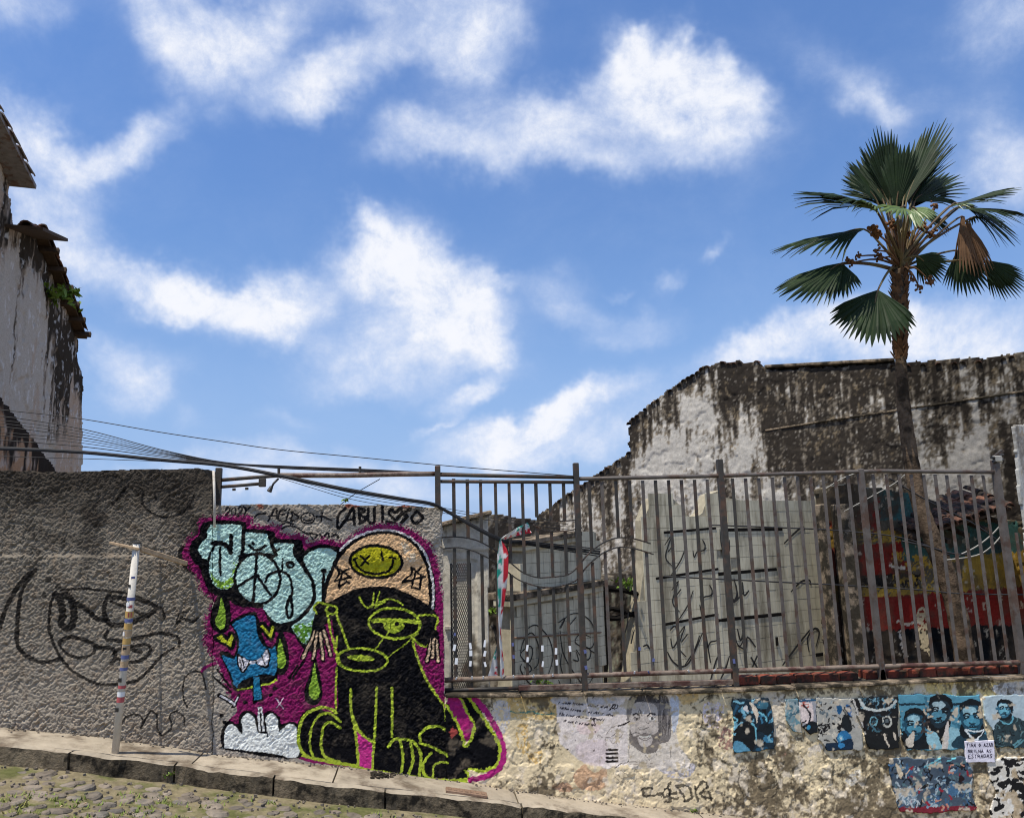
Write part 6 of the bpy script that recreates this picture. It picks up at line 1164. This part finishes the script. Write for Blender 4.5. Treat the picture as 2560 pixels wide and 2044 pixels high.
# white tiled return between the tiled and the painted wall
QPl = Plane((TPl.P(1790, 1500)[0], TPl.P(1790, 1500)[1]), (cos(radians(24)), sin(radians(24))))
tq = thing('tiled_wall', (QPl.P(1950, 1500)[0], QPl.P(1950, 1500)[1], YARD), 'white tiled wall end next to the red and yellow painted wall', 'wall')
tiled(QPl, [(1796, 1240), (1900, 1258), (2028, 1256), (2052, 1420), (2076, 1560), (2088, 1800), (1796, 1800)], tq, (.125, .14))
for (u0, v0, u1, v1) in ((1796, 1320, 1956, 1318), (1796, 1430, 1942, 1418), (1796, 1546, 1960, 1530), (2040, 1632, 2082, 1627)): ledge(QPl, u0, v0, u1, v1, 8, M['dark'], tq, 'broken_joint', .03, .02)
spray(QPl, 'h', [[(720, 570), (780, 510), (830, 470), (840, 490)], [(340, 500), (350, 600), (370, 640), (390, 560)], [(420, 780), (440, 880), (420, 910), (390, 870), (380, 800)], [(470, 800), (480, 880), (510, 850)], [(760, 860), (820, 800), (870, 790), (880, 820)], [(710, 1300), (800, 1180), (880, 1080)], [(870, 1220), (860, 1140), (900, 1080), (930, 1100), (910, 1190)], [(440, 1180), (490, 1200), (500, 1130), (550, 1190)], [(440, 1080), (460, 1150), (480, 1080)], [(520, 1250), (570, 1330)], [(560, 1240), (530, 1310)]], 9, tq)
MB().box(QPl.P(1942, 1602, .02), (.03, .02, .10)).build('hole', M['dark'], tq)
# tiled lean-to roof at the right
LPl = Plane((0, 3.15), (1, .02)); lr = thing('lean_to_roof', LPl.P(2420, 1300), 'small broken clay tile lean-to roof below the right end of the facade', 'roof')
a, b = LPl.P(2290, 1335), LPl.P(2520, 1262); dv = (b-a)
for r_ in range(4):
    for k in range(13):
        if random.random() < .08: continue
        q = a+dv*(k+.5)/13+np.array([0, r_*.16, r_*.055]); m = axes(np.array([random.uniform(-.12, .12), 1, .35]), np.array([random.uniform(-.1, .1), -.3, 1])); shared('roof_tile', TILE, lr, q+np.array([0, -.1, random.uniform(-.02, .02)]), mat4=m @ Matrix.Scale(.62, 4))
MB().prism([a+np.array([-.05, 0, -.06]), b+np.array([.05, 0, -.06]), b+np.array([.05, .75, .18]), a+np.array([-.05, .75, .18])], (0, 0, .03)).build('deck', M['wood'], lr)
for k in range(5): q = a+dv*(k+.5)/5; MB().box(q+np.array([0, .3, -.09]), (.05, .75, .05), (1, 0, 0), (0, -.3, 1)).build('rafter', M['wood'], lr)
# pale neighbouring house corner
HPl = Plane((0, .9), (1, .3)); a = HPl.P(2530, 1062); ho = thing('white_house', (a[0]+.6, a[1], YARD), 'pale grey rendered house corner at the right edge', 'house')
grid_wall(HPl, [(2534, 1064), (2600, 1052), (2760, 1020), (2760, 1500), (2572, 1500), (2560, 1290), (2550, 1250)], .02, ho, 'wall', M['masonry'], lambda x, z, U, V: .01*fbm(x*8, z*8, 741, 4), masonry_paint(lambda U, V: -.06, light=(176, 176, 172), mid=(140, 137, 132), dark=(100, 96, 90)), thick=.03, rag=.02)

# ================================================================== HOUSE AT THE LEFT
r0 = ray(0, 1100); r1 = ray(203, 1100); P0 = EYE+r0*(9.6/r0[1]); P1 = EYE+r1*(13.6/r1[1]); LPn = Plane(P0[:2], (P1-P0)[:2])
o = LPn.P(100, 1100); lh = thing('old_house', (o[0], o[1], YARD), 'tall old house with streaked peeling gable wall and clay tile eaves at the left edge', 'house')
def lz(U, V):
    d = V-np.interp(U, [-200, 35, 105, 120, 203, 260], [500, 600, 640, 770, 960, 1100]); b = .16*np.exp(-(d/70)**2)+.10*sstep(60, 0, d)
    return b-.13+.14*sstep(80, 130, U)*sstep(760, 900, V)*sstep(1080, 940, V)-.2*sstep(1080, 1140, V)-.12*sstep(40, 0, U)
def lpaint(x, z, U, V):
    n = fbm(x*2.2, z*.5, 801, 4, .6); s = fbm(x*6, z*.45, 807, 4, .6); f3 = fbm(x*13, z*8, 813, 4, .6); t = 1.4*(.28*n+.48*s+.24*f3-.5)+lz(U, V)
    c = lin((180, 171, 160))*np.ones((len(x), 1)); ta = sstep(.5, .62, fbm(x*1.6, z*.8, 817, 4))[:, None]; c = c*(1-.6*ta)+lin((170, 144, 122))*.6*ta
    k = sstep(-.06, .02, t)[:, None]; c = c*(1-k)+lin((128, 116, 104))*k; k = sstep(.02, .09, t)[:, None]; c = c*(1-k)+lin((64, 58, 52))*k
    w = sstep(.66, .70, f3)*.7; c = c*(1-w[:, None])+lin((206, 204, 202))*w[:, None]; return c, np.zeros(len(x), int)
LH = [(-160, 130), (-40, 330), (4, 410), (22, 462), (24, 520), (29, 566), (86, 596), (106, 640), (150, 735), (192, 848), (194, 902), (205, 930), (206, 980), (204, 1180), (204, 1300), (-160, 1300)]
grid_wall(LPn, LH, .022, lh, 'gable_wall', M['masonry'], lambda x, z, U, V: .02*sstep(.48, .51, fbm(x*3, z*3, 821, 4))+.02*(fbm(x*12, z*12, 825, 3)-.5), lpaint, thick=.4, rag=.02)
GREYTILE = TILE.copy(); GREYTILE.materials.clear(); GREYTILE.materials.append(M['greyroof'])
def eave(line, out, th, mat, step, name, under=True, ts=1.0, tm=None):
    P = [LPn.P(u, v, 0) for u, v in line]; a, b = P[0], P[-1]; d = unit(b-a); nn = LPn.n
    upv = unit(np.cross(nn, d)); upv = upv if upv[2] > 0 else -upv
    mb = MB(); mb.prism([a-nn*.3, b-nn*.3, b+nn*out, a+nn*out], upv*th); mb.build(name, mat, lh)
    L = np.linalg.norm(b-a)
    for k in range(int(L/step)):
        q = a+d*(k+.5)*step+nn*(out-.02)+upv*(th+.0); m = axes(-d+np.array([random.uniform(-.05, .05) for _ in range(3)]), upv); shared('roof_tile', tm or TILE, lh, q, mat4=m @ Matrix.Scale(ts, 4)); 
        q2 = a+d*(k+.5)*step+nn*(out-.25)+upv*(th-.01); shared('roof_tile', tm or TILE, lh, q2, mat4=m @ Matrix.Scale(ts, 4))
    return a, b, d, upv
eave([(-90, 256), (26, 466)], .27, .05, M['greyroof'], .30, 'upper_eave', ts=.6, tm=GREYTILE)
a, b, d, uv = eave([(86, 592), (192, 846)], .15, .035, M['wood'], .2, 'lower_eave', ts=.7)
for k in range(6): q = a+d*np.linalg.norm(b-a)*(k+.5)/6; MB().box(q+LPn.n*.12-uv*.04, (.06, .26, .07), d, uv).build('rafter', M['wood'], lh)
aa, bb = LPn.P(26, 572, .05), LPn.P(92, 598, .05)
MB().box((aa+bb)/2+LPn.n*.1+np.array([0, 0, .03]), (np.linalg.norm(bb-aa)*1.1, .5, .04), bb-aa).build('ridge_board', M['wood'], lh); 
for k in range(4): shared('roof_tile', TILE, lh, aa+(bb-aa)*k/3.2+LPn.n*.15+np.array([0, 0, .07]), mat4=axes(bb-aa, (0, 0, 1)) @ Matrix.Scale(.7, 4))
LP2 = Plane((LPn.o+LPn.n*.55)[:2], LPn.d[:2]); o = LP2.P(60, 1170); l2 = thing('lean_to_wall', (o[0], o[1], YARD), 'lower brown plaster wall with a slanting dark top in front of the left house', 'wall')
def l2p(x, z, U, V):
    d = (V-np.interp(U, [-100, 0, 140, 200], [900, 990, 1176, 1250])); n = fbm(x*4, z*1.2, 841, 4, .6); f = fbm(x*12, z*10, 845, 4); t = n+.2*f-.62+.32*np.exp(-(d/45)**2)
    c = lin((164, 132, 106))*np.ones((len(x), 1)); w = sstep(.52, .6, f)[:, None]; c = c*(1-.5*w)+lin((186, 178, 170))*.5*w; k = sstep(-.05, .08, t)[:, None]; return c*(1-k)+lin((54, 48, 44))*k, np.zeros(len(x), int)
grid_wall(LP2, [(-160, 830), (0, 990), (70, 1076), (140, 1174), (160, 1230), (160, 1300), (-160, 1300)], .022, l2, 'wall_face', M['masonry'], lambda x, z, U, V: .03*(fbm(x*8, z*8, 849, 4)-.5), l2p, thick=.3, rag=.02)

# ================================================================== PALM
palm_y = 3.0
PP = Plane((0, palm_y), (1, 0)); tr = [(2425, 1760), (2415, 1660), (2396, 1550), (2366, 1440), (2332, 1352), (2302, 1270), (2284, 1190), (2270, 1100), (2258, 1000), (2252, 900), (2250, 800), (2250, 720), (2249, 676)]
tp = np.array([PP.P(u, v) for u, v in smooth_pts(tr, False, 6)]); tp[0, 2] = min(tp[0, 2], YARD)
palm = thing('palm_tree', tp[0], 'fan palm with a slender leaning trunk rising behind the fence', 'palm tree')
vv = proj(tp)[1]; kpx = 1/1900*np.linalg.norm(tp[-1]-EYE)
rad = np.interp(-vv, [-1800, -1600, -1400, -1200, -1000, -900, -860, -760, -700, -660], np.array([21, 19.5, 18, 15.5, 13, 11, 12, 14, 16, 13])*kpx)
MB().tube(tp, rad, 14, jit=.12).build('trunk', M['trunk'], palm, True)
bootm = free_mesh(MB().add([(-.5, 0, 0), (.5, 0, 0), (.38, .5, 1.0), (-.38, .5, 1.0), (-.5, .25, -.05), (.5, .25, -.05), (.2, .78, 1.35), (-.2, .78, 1.35)], [(0, 1, 2, 3), (5, 4, 7, 6), (0, 4, 5, 1), (1, 5, 6, 2), (3, 2, 6, 7), (4, 0, 3, 7)]), 'leaf_base', M['boot'])
segs = np.r_[0, np.cumsum(np.linalg.norm(np.diff(tp, axis=0), axis=1))]; s_top = segs[-1]
for i in range(150):
    v_lim = .03; s = s_top-.02-(i/150)**1.0*np.interp(0, [0], [1.15]); q = np.array([np.interp(s, segs, tp[:, k]) for k in range(3)]); r_ = np.interp(s, segs, rad); a = i*2.4+random.uniform(-.3, .3)
    o = np.array([cos(a), sin(a), 0]); m = axes(np.array([sin(a), -cos(a), random.uniform(-.15, .15)]), np.array([cos(a)*random.uniform(-.15, .3), sin(a)*.2, 1])); w = random.uniform(.05, .085)
    shared('leaf_base', bootm, palm, q+o*(r_*.90), mat4=m @ Matrix.Diagonal((w, w*.55*(1 if True else 0), random.uniform(.05, .085), 1)))
crown = tp[-1]; ck = np.linalg.norm(crown-EYE)
toC = unit(EYE-crown)
def P3(u, v, dy): return Plane((0, palm_y+dy), (1, 0)).P(u, v)
def fan(hub, tip, half, face, n=30, mat='frond', split=.42, droop=.12, cup=.10, skew=0., lead=True, root=None):
    """one pleated fan: hub and tip are points in space, half the spread (deg), face 1 turns it to the street, 0 edge on"""
    H = np.asarray(hub, float); D = np.asarray(tip, float)-H; R = np.linalg.norm(D); D = D/R
    n = max(10, int(n*.74)); split *= .92; e = unit(np.cross(np.cross(D, [0, 0, 1.]), D)) if abs(D[2]) < .95 else np.array([0, -1., 0])
    N = unit(toC*face+e*(1-abs(face))); N = unit(N-D*(N@D)); S = np.cross(D, N); mb = MB(); dth = radians(2*half)/n
    for k in range(n):
        th = -radians(half)+dth*(k+.5)+radians(skew)*.0; q = abs(th)/radians(half); RR = R*(1-.34*q*q)*random.uniform(.93, 1.04); b = D*cos(th)+S*sin(th); sd = -D*sin(th)+S*cos(th)
        fold = (1 if k % 2 else -1)*.05
        rs = [.02, .30, 1-split, 1-split*.45, 1.0]; ws = [.014, dth*.30*.70, dth*(1-split)*.72, dth*(1-split)*.50, .003]; L = []; C = []; G = []
        twist = random.uniform(-.3, .3)
        for i, (r_, w_) in enumerate(zip(rs, ws)):
            sag = droop*R*max(0, r_-.45)**1.7*random.uniform(.85, 1.25)*(1+1.2*q); bow = N*cup*R*(r_**2)*(-1)*(.3+q*q)
            c = H+b*RR*r_+bow-np.array([0, 0, sag]); sw = sd*cos(twist*i)+N*sin(twist*i)
            L.append(c-sw*w_*RR); C.append(c+N*w_*RR*.40); G.append(c+sw*w_*RR)
        V = L+C+G; m = 5; mb.add(V, [(i, i+1, m+i+1, m+i) for i in range(4)]+[(m+i, m+i+1, 2*m+i+1, 2*m+i) for i in range(4)])
    o = mb.build('frond', M[mat], palm)
    if root is not None:
        a = np.asarray(root, float); mid = (a+H)/2+np.array([0, 0, .04])+toC*.02
        MB().tube(smooth_pts([a, mid, H, H+D*R*.25], False, 5), np.linspace(.020, .006, 16), 7).build('petiole', M['petiole'], o)
    return o
Y = lambda x, y, dy: P3(1900+x*.4067, 260+y*.4067, dy)
base = Y(862, 1000, 0)
FANS = [((800, 600, .0), (745, 140, -.15), 22, .55, 24, 'frond', .34, .0), ((900, 600, .1), (1085, 85, .05), 21, .45, 24, 'frond', .44, .0), ((840, 640, -.25), (880, 225, -.45), 24, .9, 20, 'frond', .28, .0), ((880, 600, .2), (1000, 190, .5), 22, .7, 22, 'frond', .36, .0), ((780, 600, .15), (625, 250, .1), 24, .4, 22, 'frond', .42, .04), ((930, 600, .1), (1150, 215, .0), 18, .35, 20, 'frond', .46, .04),
 ((780, 640, .3), (545, 400, .6), 32, .5, 24, 'frond', .36, .08), ((930, 640, .3), (1140, 380, .6), 32, .5, 24, 'frond', .38, .08), ((850, 660, .35), (835, 300, .7), 34, .8, 24, 'frond', .32, .0),
 ((720, 600, .0), (545, 345, .05), 38, .45, 26, 'frond', .42, .05), ((760, 600, .25), (610, 300, .45), 44, .8, 26, 'frond', .36, .03), ((700, 640, -.1), (235, 490, -.3), 34, .30, 30, 'frond', .38, .16), ((950, 600, .15), (1130, 430, .3), 52, .75, 26, 'frond', .40, .12),
 ((640, 770, .1), (105, 850, -.1), 32, .35, 30, 'frond', .40, .12), ((520, 975, -.1), (145, 1160, -.35), 30, .6, 26, 'frond', .36, .08), ((510, 985, -.12), (450, 1190, -.2), 52, .9, 24, 'frond', .36, .02),
 ((725, 1145, -.2), (650, 1470, -.35), 62, .95, 34, 'frond', .32, .02), ((960, 935, -.1), (1150, 1060, -.1), 48, .8, 26, 'frond', .38, .1), ((1150, 640, .0), (1570, 480, -.2), 26, .3, 26, 'frond', .26, .10), ((1200, 640, -.1), (1640, 640, -.3), 34, .35, 30, 'frond', .42, .22), ((1250, 620, .1), (1600, 780, .1), 36, .5, 26, 'frond', .44, .2),
 ((1215, 900, .1), (1330, 1170, .0), 44, .9, 26, 'frond', .42, .04), ((1380, 960, .0), (1620, 1170, -.1), 34, .9, 26, 'frond', .42, .06), ((1300, 700, .2), (1480, 690, .2), 60, .4, 26, 'frond', .45, .35),
 ((1240, 690, -.12), (1290, 1060, -.15), 15, .8, 12, 'deadfrond', .45, .0), ((1270, 720, -.1), (1390, 1070, -.1), 17, .8, 12, 'deadfrond', .45, .0),
 ((890, 640, -.4), (760, 640, -.62), 74, .6, 26, 'frondlight', .45, .30), ((935, 640, -.38), (1060, 700, -.6), 56, .6, 22, 'frondlight', .45, .28), ((720, 660, -.2), (600, 560, -.45), 30, .35, 18, 'frondlight', .4, .3), ((1180, 620, -.15), (1330, 600, -.4), 28, .25, 18, 'frondlight', .4, .3),
 ((1000, 690, .1), (1170, 720, .2), 42, .6, 20, 'frond', .4, .2), ((860, 690, .2), (830, 830, .25), 30, .8, 16, 'frond', .4, .0)]
for h, t_, half, face, n, mt, sp, dr in FANS:
    b2 = base+np.array([random.uniform(-.04, .04), random.uniform(-.04, .04), random.uniform(-.05, .08)])
    fan(Y(*h), Y(*t_), half, face, n, mt, sp, dr, root=b2)
for k in range(16):
    a = random.uniform(-.9, .9); q = Y(860+a*120, 760-abs(a)*0+random.uniform(-60, 60), random.uniform(-.1, .2)); MB().tube(smooth_pts([base+np.array([a*.07, 0, -.02]), (base+q)/2+np.array([a*.06, 0, .0]), q], False, 5), np.linspace(.022, .010, 11), 7).build('petiole', M['petiole'], palm)
for (x, y, dy, s) in ((690, 770, -.1, .05), (720, 800, -.1, .055), (740, 950, -.15, .04), (560, 975, -.15, .035), (600, 935, -.15, .03), (1065, 800, -.1, .042), (1040, 1085, -.2, .040), (980, 1130, -.2, .032), (940, 1085, -.2, .03), (820, 740, -.1, .05), (1010, 760, -.1, .045), (905, 800, -.15, .04), (725, 900, -.15, .035), (1075, 625, -.1, .035)):
    mb = MB(); q = Y(x, y, dy)
    s *= 1.25
    for j in range(16):
        o = np.array([random.gauss(0, s*.55), random.gauss(0, s*.45), random.gauss(0, s*.55)]); r_ = s*random.uniform(.28, .42); V = []
        for zz, rr in ((-1, .3), (-.4, .95), (.4, .95), (1, .3)):
            for i in range(6): V.append(q+o+np.array([cos(i*pi/3)*rr*r_, sin(i*pi/3)*rr*r_, zz*r_]))
        mb.add(V, [(a_*6+i, a_*6+(i+1) % 6, a_*6+6+(i+1) % 6, a_*6+6+i) for a_ in range(3) for i in range(6)]+[(5, 4, 3, 2, 1, 0), (18, 19, 20, 21, 22, 23)])
    fr_ = mb.build('fruit_bunch', M['fruit'], palm, True); MB().tube(smooth_pts([base, (base+q)/2+np.array([0, -.03, .06]), q], False, 4), np.linspace(.016, .008, 9), 6).build('stalk', M['boot'], fr_)

# ================================================================== CABLES
def cable(label, pts, r, mat='cable', group='overhead cables', name='cable', y0=.35):
    q = smooth_pts(np.array([(p[0], p[1]) for p in pts], float), False, 5); ys = np.interp(np.linspace(0, 1, len(q)), np.linspace(0, 1, len(pts)), [p[2] if len(p) > 2 else y0 for p in pts])
    P = np.array([Plane((0, y), (1, 0)).P(u, v) for (u, v), y in zip(q, ys)])
    return tag(MB().tube(P, r, 5).build(name, M[mat], None, True), label, 'cable', group)
cable('single thin cable hanging highest across the sky above the fan of cables', [(-200, 1005, .8), (60, 1030, .8), (205, 1047, .7), (400, 1080, .6), (560, 1104, .6), (700, 1124, .5), (900, 1143, .5), (1140, 1166, .4), (1440, 1190, .3)], .0035)
names_ = ['topmost cable of the fan converging above the mural', None, None, None, None, None, None, None, 'lowest cable of the fan converging above the mural']
for i, v in enumerate((1072, 1079, 1086, 1093, 1100, 1107, 1116, 1130, 1146)):
    vl = (1040, 1050, 1058, 1066, 1080, 1088, 1100, 1115, 1140)[i]
    cable(names_[i] or ('second', 'third', 'fourth', 'fifth', 'sixth', 'seventh', 'eighth')[i-1]+' cable from the top in the fan converging above the mural', [(-200, vl-12, .9), (0, vl, .8), (205, v, .7), (400, v+(1157-v)*.60, .5), (560, 1155+i*.6, .35), (700, 1164+i*.8, .2), (900, 1172+i*.9, .15), (1094, 1181+i*.7, .15), (1440, 1191+i*.5, .15)], .0026 if i % 3 else .0036)
for i in range(4):
    cable(('uppermost thin strand', 'upper thick strand', 'lower thick strand', 'lowest thin strand')[i]+' of the black cable bundle sagging across the mural top', [(-200, 1112+i*2.5, .5), (0, 1118+i*2, .4), (203, 1127+i*2, .3), (400, 1146+i*2, .1), (560, 1160+i*2, -.05), (708, 1187+i*2.2, -.10), (856, 1218+i*2.4, -.12), (1000, 1243+i*2.2, -.10), (1079, 1256+i*2, -.05), (1116, 1274+i*2, .02), (1246, 1342+i*3, .03), (1317, 1352+i*3, .2), (1500, 1372+i*6, .4)], .0075 if i in (1, 2) else .0045)
for i, sh in enumerate((0, 6, 13)):
    cable(('upper', 'middle', 'lowest')[i]+' of the three thin slack wires under the thick black bundle', [(690, 1186+sh*.4, .0), (780, 1206+sh, -.05), (870, 1230+sh*1.2, -.05), (980, 1250+sh*1.2, -.03), (1090, 1266+sh, .03), (1200, 1284+sh, .3), (1420, 1310+sh, .6)], .0022)
cable('thin twig-like wire rising from the mural wall with a single green bud', [(850, 1262, .12), (890, 1232, .12), (950, 1197, .1)], .003)
cable('pair of slack wires crossing behind the right half of the fence, the upper one', [(1780, 1312, .4), (1940, 1318, .5), (2100, 1326, .6), (2260, 1345, .5), (2375, 1388, .4)], .006)
cable('slack wire crossing behind the right half of the fence, the middle one', [(1660, 1440, .5), (1900, 1452, .5), (2100, 1462, .6), (2300, 1474, .5), (2420, 1484, .4), (2660, 1486, .3)], .006)
cable('wire slanting down from the top rail toward the dark trunk', [(2225, 1196, .3), (2320, 1252, .4), (2440, 1312, .5), (2520, 1372, .6)], .006)
cable('black looped wire swinging under the lean-to roof', [(2255, 1352, .4), (2320, 1366, .35), (2376, 1382, .3), (2420, 1386, .3)], .008)
cable('pale wire curving up to the right end post, the upper one', [(2395, 1388, .3), (2440, 1366, .3), (2480, 1335, .25), (2506, 1306, .2)], .006, 'cablegrey')
cable('pale wire curving up to the right end post, the lower one', [(2360, 1400, .3), (2440, 1388, .3), (2480, 1364, .25), (2510, 1330, .2)], .006, 'cablegrey')
cable('pale loose wire crossing above the tiled wall to the top rail', [(2060, 1224, .3), (2105, 1196, .25), (2150, 1180, .2), (2190, 1176, .1)], .004, 'cablegrey')
cable('pale loose wire crossing above the painted wall to the top rail', [(2110, 1278, .4), (2180, 1240, .3), (2236, 1208, .25), (2262, 1186, .2)], .004, 'cablegrey')

# ================================================================== WEEDS
def weed(label, c, s, n, name='weed', flat=.7, up=.5, leaf=.03):
    t = thing(name, c, label, 'plant'); lv = MB(); st = MB()
    for k in range(n):
        a = random.uniform(0, 6.28); e = random.uniform(-.3, 1.2)*up; d = np.array([cos(a)*cos(e), sin(a)*cos(e)*.8, sin(e)]); L = s*random.uniform(.4, 1.); q = np.asarray(c)+d*L; st.tube([c, np.asarray(c)+d*L*.5+np.array([0, 0, .02*s]), q], [.004, .003, .0015], 4)
        for j in range(5):
            b = np.asarray(c)+d*L*random.uniform(.4, 1.05)+np.array([random.gauss(0, .1*s) for _ in range(3)]); w = unit([random.gauss(0, 1) for _ in range(3)]); g = unit(np.cross(w, [random.gauss(0, 1) for _ in range(3)])); l = leaf*random.uniform(.6, 1.3)
            lv.add([b-w*l, b+g*l*.45+np.array([0, 0, l*.1]), b+w*l, b-g*l*.45+np.array([0, 0, l*.1])], [(0, 1, 2, 3)])
    st.build('stem', M['wood'], t); lv.build('foliage', M['leaf'], t)
weed('yellow-green bush growing out of the left house wall', LPn.P(142, 742, .12), .36, 30, 'shrub', leaf=.06)
weed('small green weed on the weathered wall beside the banner', BPl.P(1236, 1530, .05), .14, 9, leaf=.035)
weed('green shoots hanging over the dark opening between the tiled walls', RPl.P(1575, 1462, .3), .22, 14, leaf=.03)
weed('tiny weed at the foot of the kerb under the pole', on_walk(425, 1936, -.06), .05, 6, leaf=.012)
weed('tiny weed where the low wall meets the pavement at the right', np.array([WALL.P(1730, 2018)[0], -.02, foot(WALL.P(1730, 2018)[0])]), .05, 7, leaf=.012)
weed('low yellow-green weeds behind the bottom rail beneath the tag writing', np.array([FP.P(1365, 1726)[0], .2, crest(.4)+.01]), .10, 14, leaf=.018)
weed('single green bud on the wire above the mural', Plane((0, .12)).P(864, 1252), .025, 4, leaf=.02)
